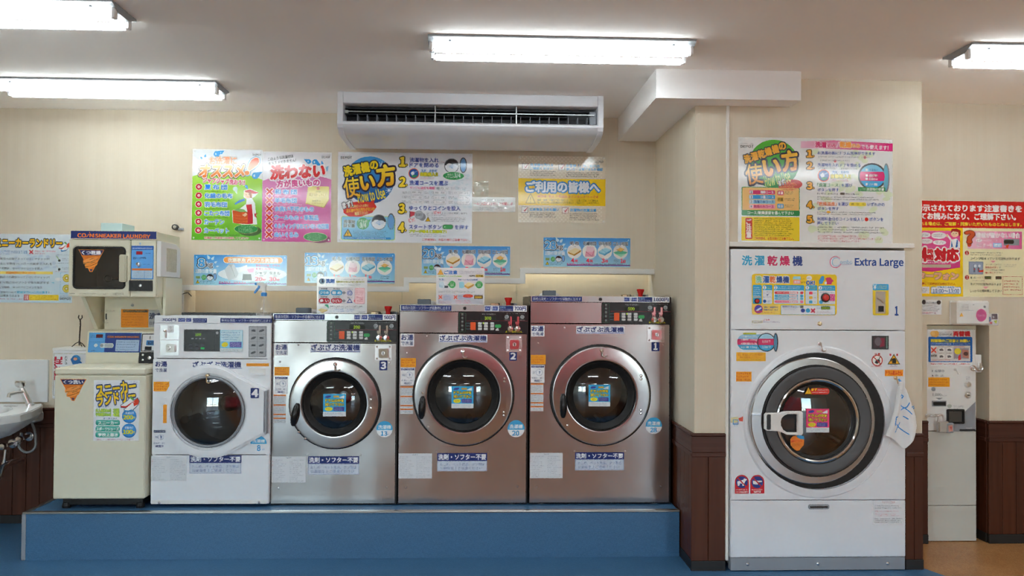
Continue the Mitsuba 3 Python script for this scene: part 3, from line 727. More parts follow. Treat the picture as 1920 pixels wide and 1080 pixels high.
steel_washer(F1, 'largest stainless washing machine, numbered 1, priced 1000 yen', 994, 1256, 555.5, 941, 566.5, 607, '1000円', '500', (1127, 567), 1125, 1169,
    (1125.6, 740.5, 92, 64, (1054.5, 738, 780, 0.0), [(1200, 703), (1200, 709), (1200, 767), (1200, 773), (1063, 795)], (1126, 656)), '1',
    dict(hot=(994.7, 611, 1020, 631.6), name=(1079.6, 611.5, 1171, 625.8), orange=(994.7, 666, 1022.6, 683.4), check=(994.7, 684.6, 1020.6, 718), steps=(994.7, 719, 1018.6, 771), manual=(994.5, 848.7, 1055.7, 895.7),
         soap=(1078.8, 847.5, 1171, 860.7, 881), kilo=(1227, 797.7, 15.5, '28'), coin=(1214, 611, 1246, 640.8), num=(1222, 640, 1237, 658), lint=(1101.5, 720, 1142, 760), button=(1207, 11), intake=1031))

# --- the white 8 kg machine
def white_washer():
    fr = F4; Y = fr.Y; L, R = 287, 505
    t = thing('washing_machine', 'white front-loading washing machine numbered 4, priced 300 yen', 'washing machine')
    x0, x1 = fr.x(L), fr.x(R); zt, zb = fr.z(592), fr.z(944)
    cu, cv = 394, 770.6; gl = 62 * fr.k
    part(t, 'body', cat([box(x0 + .004, x0 + .02, Y + .005, 5.44, zb, zt - .004), box(x1 - .02, x1 - .004, Y + .005, 5.44, zb, zt - .004), box(x0 + .02, x1 - .02, Y + .42, 5.44, zb, zt - .004),
         box(x0 + .004, x1 - .004, Y + .005, 5.44, zt - .02, zt - .004, .003), box(x0 + .01, x1 - .01, Y + .01, 5.44, zb - .002, zb + .02)]), 'white_enamel')
    part(t, 'top_strip', fplate(fr, L + 2, 592, R, 606, Y + .02, Y - .002, .008), 'white_enamel')
    hd = part(t, 'control_head', fplate(fr, L + 1, 606.5, R, 672, Y + .02, Y, .006, .003), 'white_enamel')
    pan = rrect(x0, fr.z(852), x1, fr.z(673.5), .006).difference(sg.Point(fr.x(cu), fr.z(cv)).buffer(gl + .003))
    part(t, 'front_panel', plate(pan, Y + .02, Y, .003), 'white_enamel')
    part(t, 'lower_panel', fplate(fr, L - 1, 853.5, R - 2, 944, Y + .02, Y, .008, .003), 'white_enamel')
    part(t, 'kick_strip', fplate(fr, L, 937, R - 4, 944, Y, Y - .003, .003), 'white_plastic')
    for u in (303, 487): bolt(t, fr, u, 941, .008, Y - .003)
    # door: a round frame drawn out to a hinge on the right
    x, z = fr.x(cu), fr.z(cv)
    frame = sg.Point(x, z).buffer(87 * fr.k, quad_segs=24).union(sg.MultiPoint([(fr.x(501), fr.z(729)), (fr.x(501), fr.z(811)), (fr.x(420), fr.z(688)), (fr.x(425), fr.z(853)), (x, z)]).convex_hull)
    frame = frame.intersection(sg.box(fr.x(306), fr.z(856), fr.x(501), fr.z(680))).difference(sg.Point(x, z).buffer(67 * fr.k, quad_segs=24))
    d = part(t, 'door', plate(frame, Y, Y - .040, .014), 'white_enamel', label='white door with a round glass')
    part(d, 'finger_grip', plate(rrect(fr.x(307), fr.z(801), fr.x(336), fr.z(743), .02).difference(sg.Point(x, z).buffer(69 * fr.k)), Y - .038, Y - .046, .004), 'white_enamel')
    part(d, 'hinge', fplate(fr, 498.5, 731, 502, 812, Y - .002, Y - .043, .002), 'grey_plastic', label='grey hinge')
    r = 65.5 * fr.k
    part(d, 'door_rim', lathe([(r + .005, .036), (r + .003, .044), (r - .004, .047), (r - .011, .040), (r - .012, -.01)], (x, Y, z), seg=80), 'grey_plastic', smooth=35)
    part(d, 'glass', lathe([(max((r - .011) * s, 1e-4), .034 + .03 * (1 - s * s)) for s in np.linspace(0, 1, 9)], (x, Y, z), seg=64), 'smoked_glass', smooth=True, label='dark door glass')
    part(d, 'bowl', lathe([(r - .013, .02), (r - .03, -.04), (r - .07, -.10), (r * .45, -.13), (.0001, -.135)], (x + .01, Y, z - .005), seg=56), 'smoked_glass', smooth=True)
    dm = part(t, 'drum', lathe([(gl - .002, .0), (gl + .02, -.05), (gl + .03, -.12), (gl + .03, -.33), (.12, -.36), (.0001, -.37)], (x, Y, z), seg=48), 'dark_steel', smooth=35)
    part(dm, 'drum_hub', lathe([(.0001, -.32), (.02, -.325), (.05, -.36)], (x, Y, z), seg=24), 'plate_steel', smooth=30)
    for j in range(3):
        a = math.radians(80 + 120 * j)
        part(dm, 'paddle', tube([(x + math.cos(a) * gl, Y + .10, z + math.sin(a) * gl), (x + math.cos(a) * gl, Y + .3, z + math.sin(a) * gl)], .025, 8), 'dark_steel')
    hook(d, Fr(fr.u0, fr.v0, Y - .04, fr.X, fr.Z, fr.k), 392, 704, 'brass')
    # control head
    c = part(hd, 'coin_panel', fplate(fr, 300, 610, 335, 667, Y, Y - .003, .003), 'plate_steel', label='metal coin panel')
    a = Art(fr.at(Y - .0036)); a.R(301, 637, 334, 638.5, '#eceef0', 1); a.R(314, 611, 325, 624, '#e6e8ec', 1); a.T('100', (316, 618, 323, 622), '#6a7076', 2); a.O(319.5, 614.5, 1.2, 2, '#8a9096', 2); a.build(hd, 'coin_label')
    part(hd, 'coin_slot', cat([fplate(fr, 309, 621, 312, 634, Y - .003, Y - .014, .003), lathe([(.0001, .02), (.007, .017), (.008, 0)], (fr.x(310), Y, fr.z(621)), seg=14)]), 'chrome')
    part(hd, 'lock_housing', fplate(fr, 312, 645, 330, 661, Y - .003, Y - .016, .01, .004), 'chrome')
    part(hd, 'lock_core', lathe([(.0001, .026), (.010, .026), (.012, .014)], (fr.x(317), Y, fr.z(653)), seg=18), 'chrome', smooth=30)
    part(hd, 'display_panel', fplate(fr, 344, 618, 411, 659, Y, Y - .004, .003), 'black_plastic', label='black display panel')
    a = Art(fr.at(Y - .0046)); a.Fm(347, 620, 401, 657, .7, '#3a3c40', 1); a.T('100', (365, 625, 375.5, 630), '#a6d83a', 2, .02)
    for x_ in (360, 367, 374, 381): a.R(x_ - 2, 634, x_ + 2, 636, '#8a9096', 1)
    for i, x_ in enumerate((357, 368, 379)):
        for y_ in (647, 653): a.R(x_ - 3.5, y_ - 2, x_ + 3.5, y_ + 2, '#4a4e54' if not (i == 2 and y_ == 653) else '#35c46a', 1, 1)
    a.E(405.5, 624, 2.4, 2.4, '#a8acb0', 1); a.build(hd, 'display_print')
    a = Art(fr.at(Y - .0052)); a.R(411, 619, 453, 659, '#8fd0ea', 1); a.R(412, 620, 452, 640, '#cfe9f4', 2); a.G((413, 621, 451, 639), 4, '#5a9ccc', 3, .5)
    a.R(411, 653, 453, 659, '#dce6ea', 2); a.E(420, 646, 6, 4.5, '#f0e23a', 3, -15); a.R(429, 641, 451, 651, '#5a54a8', 3); a.G((430, 642, 450, 650), 3, '#cfd0ee', 4); a.G((413, 654, 451, 658), 1, '#8aa0b0', 3); a.build(hd, 'instruction_card', 'print', label='light blue instruction card')
    q = part(hd, 'pictogram_panel', fplate(fr, 464, 611, 497, 669, Y, Y - .004, .002), 'grey_plastic', label='grey pictogram panel')
    a = Art(fr.at(Y - .0046)); a.R(465.5, 612.5, 495.5, 667.5, '#a9adb2', 1)
    for i in range(4): a.R(465.5, 612.5 + 13.75 * i, 495.5, 613 + 13.75 * i, '#84888e', 2)
    a.R(480.2, 612.5, 480.8, 667.5, '#84888e', 2)
    for i in range(4):
        for j in range(2): a.E(473 + 15 * j, 619.5 + 13.75 * i, 4 + (i + j) % 2, 2, '#4a4e56', 3, -20 if (i + j) % 2 else 10); a.Ln([(469 + 15 * j, 622 + 13.75 * i), (477 + 15 * j, 617 + 13.75 * i)], .8, '#70747a', 3)
    a.build(q, 'pictograms')
    # stickers
    a = Art(fr.at(Y - .0026)); a.T('300円', (303, 597.5, 329, 603), NAVY, 1, .03)
    for b in ((333, 346), (347.5, 357)): a.R(b[0], 597, b[1], 603.5, '#3c4c92', 1); a.G((b[0] + 1, 598, b[1] - 1, 602.5), 1, '#cdd4ea', 2)
    a.R(360, 597, 386, 605, NAVY, 1); a.G((361, 598, 385, 604), 2, '#c3cbe4', 2)
    a.R(411, 596.5, 507, 604.8, NAVY, 1); a.T('専用の洗剤・ソフターが自動的に出ます', (413, 598, 505, 603.4), '#dfe4f2', 2); a.build(t, 'price_strip', 'print', label='blue and white sticker strip reading 300円')
    a = Art(fr.at(Y - .0006))
    a.T('お湯', (292, 678, 313, 688), NAVY, 2, .03); a.T('で洗濯', (292, 691, 313, 698), NAVY, 2, .015); a.build(t, 'sticker')
    a = Art(fr.at(Y - .0006)); a.T('ざぶざぶ洗濯機', (361, 678, 450, 689), NAVY, 2, .03); a.R(360, 690, 452, 691, '#5a6aa8', 2); a.build(t, 'name_sign')
    a = Art(fr.at(Y - .0006)); orange_label(a, 289, 716, 318, 734); a.build(t, 'sticker', label='orange sticker')
    a = Art(fr.at(Y - .0467)); a.R(313, 757, 319.5, 791, ORG, 1); a.G((314, 759, 319, 789), 11, '#c8641e', 2); a.build(t, 'sticker', label='narrow orange sticker on the door')
    a = Art(fr.at(Y - .0006)); a.R(290.5, 806.5, 312.5, 811, '#2c3452', 1); a.G((291, 807, 312, 810.5), 1, '#c6cbe0', 2); a.O(304, 819.5, 4.6, 5.2, '#8f98b8', 1); a.T('確認', (293, 817, 299, 821.5), '#5a6796', 2); a.P([(302, 816), (306, 818), (304, 824)], '#6b78a4', 2)
    a.T('洗濯前・後に', (290, 829, 312, 832.5), '#3c4a80', 2); a.T('確認!!', (294, 834, 308, 838.5), NAVY, 2, .02); a.build(t, 'sticker')
    a = Art(fr.at(Y - .0006)); a.R(460, 681, 502, 686.5, ORG, 1); a.G((461, 682, 501, 686), 1, '#c8601e', 2); a.build(t, 'sticker', label='orange sticker')
    part(t, 'soap_drawer', cat([fplate(fr, 465, 690, 496, 704, Y, Y - .005, .006, .003)]), 'white_plastic')
    part(t, 'soap_drawer_grip', fplate(fr, 467, 699, 494, 703, Y - .005, Y - .014, .004, .002), 'white_enamel')
    a = Art(fr.at(Y - .0406)); a.R(472, 726, 487.5, 745, NAVY, 1, 1.5); a.T('4', (474.5, 729, 485.5, 742), '#f2f4f8', 2, .05); a.build(t, 'number_plate', label='navy plate with a white number 4')
    a = Art(fr.at(Y - .0006)); top = sg.Point(484.5, 832).buffer(15).intersection(sg.box(460, 800, 510, 832)); a.S(top, SKYB, 1); a.T('洗濯機', (473, 823.5, 496, 830), '#f2f7fb', 2, .02); a.T('8', (482, 834.5, 488, 845), '#2a8fcc', 2, .03); a.T('キロ', (491, 841, 495, 844), '#2a8fcc', 2); a.build(t, 'capacity_sticker', label='blue capacity sticker')
    a = Art(fr.at(Y - .0006)); manual_label(a, 286.5, 855, 352, 901); a.build(t, 'instruction_sheet')
    a = Art(fr.at(Y - .0006)); no_soap_label(a, 357, 853.5, 453, 867.5, 887.5); a.build(t, 'notice_sign')
    part(t, 'top_rail', box(x0 + .02, x1 - .02, 5.20, 5.26, zt - .004, zt + .012, .003), 'black_plastic')
    return t
white_washer()
# ------------------------------------------------------------------ posters and signs on the walls
def wf(u0, v0, X, Z, k, Y=WB): return Fr(u0, v0, Y - .0026, X, Z, k)

def poster(name, label, fr, x0, y0, x1, y1, ox, oy, sc, cat='poster', group=None, pins=True, bg='paper'):
    """A printed sheet on the wall; the corners are given in the drawing's own units."""
    t = thing(name, label, cat, group)
    a = Art(fr, ox, oy, sc)
    U = lambda x: fr.x(ox + x / sc)
    V = lambda y: fr.z(oy + y / sc)
    part(t, 'sheet', plate(sg.box(U(x0), V(y1), U(x1), V(y0)), fr.Y + .0024, fr.Y + .0004), bg)
    if pins:
        for p in ((x0 + 20, y0 + 22), (x1 - 22, y0 + 22), (x0 + 22, y1 - 22), (x1 - 22, y1 - 22)):
            part(t, 'pin', lathe([(.0001, .004), (.005, .003), (.006, 0)], (U(p[0]), fr.Y + .0004, V(p[1])), seg=10), 'white_plastic', smooth=40)
    return t, a, Art(fr, ox, oy, sc)

def depot(b, x0, y0, x1, y1):
    h = y1 - y0
    b.T('CoinLaundry', (x0, y0, x1, y0 + h * .33), '#8a8a90', 3); b.T('DEPOT', (x0, y0 + h * .45, x1, y1), '#5c5c62', 3, .03)

def drop(a, x, y, r, rot, col='#2f9be0', L=2):
    g = sg.Point(0, 0).buffer(r).union(sg.Polygon([(-r * .95, -r * .3), (r * .95, -r * .3), (0, -r * 2.4)]))
    a.S(sa.translate(sa.rotate(g, rot, origin=(0, 0)), x, y), col, L)
    a.E(x - r * .3, y, r * .25, r * .4, '#d4ecfa', L + 1)

# --- green and pink pair
FA = wf(491, 368, -1.397, 2.102, .00345)
t, a, b = poster('poster', 'green poster of a woman with a laundry basket and a list of things to wash', FA, 60, 57, 760, 978, 350, 270, 5.4, group='large posters on the back wall')
wave = [(62, 360)] + [(60 + 700 * s, 360 - 62 * math.sin(math.pi * s) ** .8 - 25 * (1 - s)) for s in np.linspace(0, 1, 14)] + [(759, 977), (61, 977)]
a.R(61, 58, 759, 977, '#eef2f4', 0); a.P(wave, grad('#a8d84a', '#58ae22', 330, 977), 1)
for p in ((300, 105, 30, 60), (345, 90, 16, 55), (185, 130, 10, 20), (150, 150, 9, -30), (690, 320, 34, 60), (490, 455, 24, 160), (600, 430, 15, 150)): drop(a, *p, col='#45a6e2' if p[0] != 490 else '#cfe8d8')
b.T('お洗濯に', (230, 135, 500, 210), '#ee8a4e', 4, .03, [(.13, '#8a6a50'), (.09, '#f8efe2')], rot=-2)
b.T('オススメ', (135, 215, 580, 335), grad('#f6b45a', '#d86a1e', 215, 335), 4, .05, [(.16, '#5a4434'), (.11, '#f4ead8')], rot=-1, skew=.12)
for gr, cl, L_ in ((15, '#7fb0d0', 3), (8, '#f6efe4', 4), (0, None, 5)):
    b.S(sg.Polygon([(618, 250), (632, 205), (655, 165), (690, 142), (718, 150), (720, 180), (700, 212), (660, 245), (632, 262)]).buffer(6 + gr), cl or grad('#e8664a', '#f2a878', 140, 262), L_)
    b.E(606, 292, 24 + gr, 21 + gr, cl or '#ec8c3e', L_)
b.T('ジャブジャブ洗おう!!', (168, 355, 585, 408), '#d23a64', 4, .03, [(.14, '#f8f2f2')], rot=3)
for i, s in enumerate(('夏 布 団', '化繊の毛布', '羽毛布団', 'こたつ布団', 'カーテン', 'カーペット')):
    y = 440 + 88 * i; w = (222, 276, 222, 248, 196, 244)[i]
    a.E(127, y, 36, 34, '#f4e6e4', 2); a.O(127, y, 13, 31, '#b8323f', 3); a.E(127, y, 5, 5, '#b8323f', 3)
    b.T(s, (186, y - 24, 186 + w, y + 26), '#1f7fd2', 4, .03, [(.12, '#eef6f0')])
    b.G((186, y + 36, 186 + (235, 280, 270, 265, 165, 20)[i], y + 54), 1, '#44702a', 3, .8)
b.G((182, 915, 605, 935), 1, '#3f6a28', 3, .8)
b.T('洗濯前に洗濯表示を確認してください', (186, 943, 630, 968), '#b8283c', 4, .02, [(.1, '#e8f0dc')])
# the woman and the basket
a.P([(575, 470), (640, 452), (725, 490), (690, 530), (660, 550), (690, 600), (700, 700), (715, 815), (560, 815), (470, 800), (458, 675), (540, 655), (610, 600), (600, 555), (575, 540)], '#eef2ec', 2)
a.P([(580, 476), (635, 460), (726, 492), (690, 505), (650, 500), (600, 490)], '#c8302e', 4); a.E(620, 510, 45, 40, '#f2c9a0', 3); a.P([(583, 480), (648, 484), (662, 548), (640, 545), (628, 500)], '#a8643a', 4)
a.E(600, 515, 4, 5, '#4a3020', 4); a.E(628, 512, 4, 5, '#4a3020', 4); a.Ln([(606, 533), (620, 533)], 3, '#b84a3a', 4)
a.P([(604, 570), (650, 560), (688, 610), (690, 680), (640, 700), (600, 640)], '#f2f4f4', 3); a.P([(600, 615), (655, 610), (668, 700), (672, 808), (620, 812), (618, 700)], '#c41f2c', 4)
a.P([(680, 705), (720, 700), (700, 720), (712, 750), (690, 735)], '#b82230', 4)
a.P([(466, 672), (540, 688), (625, 690), (620, 812), (520, 808), (474, 800)], '#c8501e', 3); a.P([(480, 674), (520, 655), (580, 664), (612, 690), (540, 690)], '#7fae62', 4); a.P([(565, 720), (600, 695), (615, 715), (590, 738)], '#f0c49a', 5)
for y in (720, 750, 780): a.Ln([(472, y), (560, y + 12), (618, y + 4)], 2.5, '#e8843e', 4)
a.P([(484, 605), (530, 570), (585, 552), (588, 575), (535, 595), (492, 618)], '#2f7fc8', 3)
a.E(640, 880, 118, 52, '#3a5a24', 2); a.E(603, 862, 120, 46, '#d6e4a8', 2); a.E(603, 862, 116, 42, '#1f8a3c', 3); b.G((525, 830, 685, 895), 4, '#bfe2c0', 4, .5, 3, .2)
depot(b, 660, 85, 750, 116)
a.build(t, 'artwork', 'print_gloss'); b.build(t, 'lettering', 'print_gloss')

t, a, b = poster('poster', 'pink poster listing things that should not be washed, with red crosses', FA, 762, 72, 1456, 988, 350, 270, 5.4, group='large posters on the back wall')
a.R(763, 73, 1455, 987, '#f0eef2', 0)
a.P([(763, 365)] + [(763 + 692 * s, 372 - 62 * math.sin(math.pi * s) ** .8 - 22 * s) for s in np.linspace(0, 1, 14)] + [(1455, 987), (763, 987)], grad('#d880b4', '#cc3f94', 340, 987), 1)
b.T('このような洗濯物は', (812, 116, 1070, 150), '#2e2a2e', 4, .02, rot=-9); b.T('オススメできません!', (818, 160, 1096, 190), '#3a363a', 4, .02, rot=-9)
drop(a, 1225, 168, 24, -65); drop(a, 1290, 175, 30, 120); drop(a, 1360, 185, 12, -10); drop(a, 1400, 250, 20, 30, '#9cc8e4')
b.T('洗わない', (845, 205, 1385, 340), '#d42a2c', 4, .06, [(.16, '#f4e8ea')], rot=-3, skew=.08)
b.T('方が良いもの', (905, 355, 1335, 425), '#cf3f86', 4, .05, [(.17, '#f8f0f4')], rot=-3)
a.P([(1225, 425), (1435, 425), (1432, 560), (1385, 640), (1195, 600)], '#c9a24a', 2); a.P([(1222, 420), (1432, 420), (1430, 550), (1380, 632), (1198, 592)], grad('#ecd97a', '#f2e894', 420, 632), 3)
a.E(1322, 440, 16, 16, '#d8747a', 4); b.T('※布団の', (1300, 468, 1350, 486), '#7a6a3a', 4); b.T('取扱いは', (1232, 488, 1410, 525), '#c8a84e', 4); b.T('店頭表示', (1262, 558, 1350, 578), '#8a7a44', 4); b.G((1215, 585, 1395, 600), 1, '#b8a060', 4)
for i, s in enumerate(('和 布 団', '羊毛布団', '水洗い不可のもの', 'ウールもの・革製品', 'キルティングされていない布団類', 'ぬいぐるみ')):
    y = 480 + 87 * i; w = (218, 218, 390, 440, 545, 240)[i]
    a.X(834, y, 24, 18, '#cf2f22' if i != 1 else '#e0746a', 3, (6, '#f6e2dc'))
    b.T(s, (888, y - 25, 888 + w, y + 25), '#3f8fdc', 4, .02, [(.11, '#e4eefa')])
    b.G((886, y + 34, 886 + (205, 300, 310, 130, 200, 145)[i], y + 52), 1, '#f0d4e4', 3, .8)
a.E(1345, 955, 105, 40, '#8a2a62', 2); a.E(1300, 935, 120, 46, '#d6e4a8', 3); a.E(1300, 935, 116, 42, '#1f8a3c', 4); b.G((1222, 900, 1380, 970), 4, '#bfe2c0', 5, .5, 3, .2)
depot(b, 1355, 100, 1440, 132)
a.build(t, 'artwork', 'print_gloss'); b.build(t, 'lettering', 'print_gloss')

def auto_badge(a, b, x, y, r):
    a.E(x, y, r, r, '#e0622e', 2); a.E(x, y, r * .86, r * .86, '#1f4f9c', 3)
    a.P([(x - r * .6, y - r * .1), (x - r * .1, y - r * .5), (x + r * .15, y + r * .1), (x - r * .35, y + r * .35)], '#e6eaf0', 4)
    a.P([(x - r * .4, y + r * .3), (x + r * .7, y + r * .3), (x + r * .35, y + r * .7), (x - r * .35, y + r * .7)], '#3f9a5c', 4)
    a.Ln([(x, y - r * .2), (x + r * .6, y - r * .45)], r * .14, '#9cc4e8', 4)

def drum_pic(a, x, y, r, door=1.05):
    """A round machine opening filled with washing, its door swung open on the right."""
    a.E(x, y, r, r, '#7d828a', 2); a.E(x, y, r * .9, r * .9, '#24272c', 3)
    a.S(sg.Point(x, y).buffer(r * .88).intersection(sg.box(x - r, y - r * .05, x + r, y + r)), '#e8eef4', 4)
    a.E(x - r * .3, y - r * .02, r * .42, r * .3, '#e8eef4', 5); a.E(x + r * .3, y + r * .02, r * .4, r * .26, '#cfdcea', 5); a.P([(x - r * .5, y + r * .1), (x + r * .1, y - r * .3), (x + r * .2, y + r * .4)], '#7fb4de', 5)
    a.E(x + r * (.75 + door), y - r * .1, r * .5, r * 1.05, '#5c6068', 2); a.E(x + r * (.75 + door), y - r * .1, r * .36, r * .9, '#6fa8dc', 3)

# --- washing machine "how to use"
FC = wf(760, 371, -.473, 2.103, .003476)
t, a, b = poster('poster', 'how-to-use poster with a blue globe and four numbered washing steps', FC, 74, 86, 1432, 1000, 620, 270, 5.4, group='large posters on the back wall')
a.R(75, 87, 1431, 999, '#e9edf3', 0)
rnd = random.Random(5)
for _ in range(60): a.E(rnd.uniform(1000, 1420), rnd.uniform(300, 640), rnd.uniform(12, 26), rnd.uniform(8, 16), '#d6e4ec', 1, rnd.uniform(-30, 30))
a.E(395, 368, 245, 240, grad('#3f9fe0', '#0f3f86', 130, 610), 1)
depot(b, 102, 112, 212, 155)
for s, q in (('洗', (135, 232, 215, 330)), ('濯', (222, 212, 300, 308)), ('機', (308, 192, 388, 288)), ('の', (398, 178, 472, 254))): b.T(s, q, '#f2d41c', 5, .06, [(.17, '#1c2440')], rot=-10)
for s, q in (('使', (135, 345, 290, 545)), ('い', (305, 330, 440, 460)), ('方', (470, 215, 645, 420))): b.T(s, q, grad('#ffe23a', '#f0a81c', q[1], q[3]), 5, .012 if s == '使' else .05, [(.1 if s == '使' else .14, '#2c2038')], rot=-8)
b.T('How to Use', (272, 475, 550, 575), '#f0dc3a', 5, .03, [(.05, '#b8a82a')][:0], rot=-11)
for x, y, r in ((515, 215, 40), (590, 470, 34)):
    for k in range(4): a.Ln([(x - r * math.cos(k * .785), y - r * math.sin(k * .785)), (x + r * math.cos(k * .785), y + r * math.sin(k * .785))], 5, '#dcecfa', 4)
    a.E(x, y, r * .4, r * .4, '#f4faff', 4)
a.P([(128, 650), (180, 600), (300, 585), (400, 590), (442, 560), (440, 598), (468, 640), (420, 700), (300, 742), (190, 740), (135, 705)], '#cf2a1f', 2)
b.T('まず!', (122, 590, 222, 650), '#f4f4f4', 5, .05, [(.16, '#3a3a3e')], rot=-14)
b.T('洗濯物を入れる前に', (195, 618, 385, 645), '#f2dc8a', 4, .02, rot=-5); b.T('忘れ物や汚れ残りがないか', (162, 652, 448, 690), '#f2b21e', 4, .04, rot=-5); b.T('確認下さい!!', (245, 690, 378, 722), '#f2dc8a', 4, .03, rot=-5)
a.R(110, 735, 655, 978, '#c4d86a', 1, 22); a.R(116, 741, 649, 972, '#7fc4e6', 2, 18)
b.T('洗濯物', (138, 775, 250, 810), '#3f4f34', 4, .03, [(.09, '#e0eef4')]); b.T('目安量', (138, 816, 250, 850), '#3f4f34', 4, .03, [(.09, '#e0eef4')])
a.E(330, 810, 62, 60, '#2f9a52', 3); a.P([(375, 775), (412, 765), (390, 805)], '#2f9a52', 3); b.T('ドラムの', (285, 770, 375, 798), '#eef6ee', 4, .02); b.T('3/4', (298, 800, 362, 860), '#eef6ee', 4, .03)
a.E(495, 795, 0.1, 0.1, '#24272c', 2); drum_pic(a, 490, 795, 80, .78)
a.Tri(180, 868, 940, 42, '#f2c41e', 3); b.G((235, 880, 595, 945), 4, '#3f5a74', 4, .5); a.R(138, 948, 612, 970, '#2f8fd0', 3, 8); b.G((150, 951, 600, 968), 1, '#e0f0fa', 4, .8)
for n, (x, y) in zip('1234', ((735, 180), (735, 385), (730, 655), (730, 845))):
    b.T(n, (x - 38, y - 46, x + 14, y + 42), '#ffe03a', 4, .06, [(.14, '#3a3420')], skew=.05); a.E(x + 30, y + 30, 15, 14, '#3a3420', 3); b.E(x + 30, y + 30, 9, 8, '#ffe03a', 4)
    a.E(x, y + 52, 45, 6, '#c9c4d8', 1)
NB = '#24409a'
b.T('洗濯物を入れ', (795, 135, 1088, 180), NB, 4, .03); b.T('ドアを閉める', (795, 188, 1088, 232), NB, 4, .03)
auto_badge(a, b, 838, 296, 54); b.T('洗剤・柔軟剤', (910, 252, 1072, 280), '#3a78bc', 4, .02); b.T('自動投入!!', (905, 284, 1078, 320), '#e8dc2a', 4, .05, [(.13, '#4a5a2c')]); b.G((905, 330, 1065, 352), 2, '#c8505a', 4)
drum_pic(a, 1220, 212, 76, .8); a.E(1240, 315, 112, 45, '#e8f2ea', 6); a.E(1240, 315, 106, 40, '#2f9a52', 7); b.T('容量は', (1178, 292, 1235, 312), '#eef6ee', 8); b.T('ドラムの', (1162, 316, 1245, 338), '#eef6ee', 8); b.T('3/4', (1248, 285, 1310, 340), '#eef6ee', 8, .03)
for i in range(4): a.E(1118 + i * 12, 178, 3, 3, '#c8404a', 2)
b.T('洗濯コースを選ぶ', (795, 368, 1185, 415), NB, 4, .03); b.T('ランプの点灯を確認!', (800, 428, 1055, 455), '#d2387c', 4, .03)
a.R(1068, 430, 1200, 455, '#9aa0a8', 2, 4); a.R(1100, 432, 1198, 453, '#f4f5f7', 3); b.T('標準・洗濯', (1110, 436, 1190, 450), '#4a4e56', 4); b.G((1215, 428, 1385, 455), 2, '#8a90a0', 4)
for i, y in enumerate((488, 537, 584)):
    for j, x in enumerate((722, 948, 1190)):
        b.G((x, y - 14, x + 55, y + 14), 2, '#4a5060', 4, .6); a.O(x + (72, 82, 72)[j], y, 8, 11, '#8a929c', 2); x0 = (808, 1040, 1282)[j]; a.Fm(x0, y - 20, x0 + 126, y + 20, 3, '#a8aeb8', 2); a.R(x0 + 3, y - 17, x0 + 123, y + 17, '#f4f5f8', 2)
        b.T(('標準・洗濯', 'コース・洗濯', 'クイック・洗濯')[i], (x0 + 12, y - 9, x0 + 112, y + 9), '#565c68', 4)
b.T('ゆっくりとコインを投入', (795, 622, 1312, 668), NB, 4, .03)
a.P([(798, 680), (870, 690), (850, 720), (800, 740)], '#d24a58', 2); a.R(797, 680, 804, 745, '#3a3f4a', 3); b.T('ピッ!', (790, 745, 850, 790), '#e07a8a', 4, .04, rot=-12); a.E(925, 735, 38, 40, '#8a9098', 2); a.E(893, 715, 46, 45, '#b8bec6', 3); a.O(893, 715, 36, 39, '#8e949c', 4); b.T('100', (862, 702, 922, 728), '#7a8088', 4, .03)
b.T('コインは', (972, 686, 1035, 704), '#5a6070', 4); b.T('ピッ!', (1045, 676, 1112, 704), '#d2283a', 4, .04); b.T('という音を確認しながら', (1128, 686, 1385, 704), '#5a6070', 4); b.T('ゆっくりと入れて下さい', (972, 710, 1170, 726), '#5a6070', 4)
a.Tri(985, 735, 780, 25, '#f2c41e', 3); b.G((1020, 735, 1385, 785), 3, '#5a6068', 4, .5)
b.T('スタートボタン', (795, 815, 1120, 858), NB, 4, .03); a.R(1132, 810, 1242, 858, '#5a6a5e', 2, 22); a.R(1138, 814, 1236, 854, '#3fa05a', 3, 20); b.P([(1150, 826), (1166, 834), (1150, 842)], '#eef6ee', 4); b.T('を押す', (1258, 815, 1396, 858), NB, 4, .03)
b.T('ブザーが鳴ると洗濯完了!', (795, 868, 1172, 898), '#d4dc2a', 4, .04, [(.09, '#6a8a2c')]); b.G((800, 906, 1180, 938), 2, '#6a707a', 4, .5)
b.T('ご利用後は、お忘れ物にご注意下さい', (930, 953, 1392, 978), '#c41f3a', 4, .02)
a.build(t, 'artwork', 'print_gloss'); b.build(t, 'lettering', 'print_gloss')

# --- yellow banded notice
FD = wf(1054, 353, .551, 2.178, .003503)
t, a, b = poster('poster', 'cream checked poster with a yellow band, right of the how-to-use poster', FD, 698, 84, 1826, 942, 870, 280, 6.857, group='large posters on the back wall')
a.R(699, 85, 1825, 941, '#ded2bc', 0)
V, Fc, k = [], [], 0
for i in range(44):
    for j in range(34):
        if (i + j) % 2 == 0:
            x, y = 700 + i * 25.5, 86 + j * 25.1; V += [(x, y), (x + 13, y + 12.5), (x, y + 25), (x - 13, y + 12.5)] if 0 < i < 43 else [(x, y)] * 4; Fc += [(k, k + 1, k + 2), (k, k + 2, k + 3)]; k += 4
a.raw(np.array(V), np.array(Fc), '#ece4d4', 1)
a.R(699, 376, 1825, 722, '#f0c81a', 2)
b.T('ご利用の皆様へ', (800, 415, 1745, 550), '#eef4fa', 5, .05, [(.16, '#2f7fc0')])
CB = '#3a9ad8'
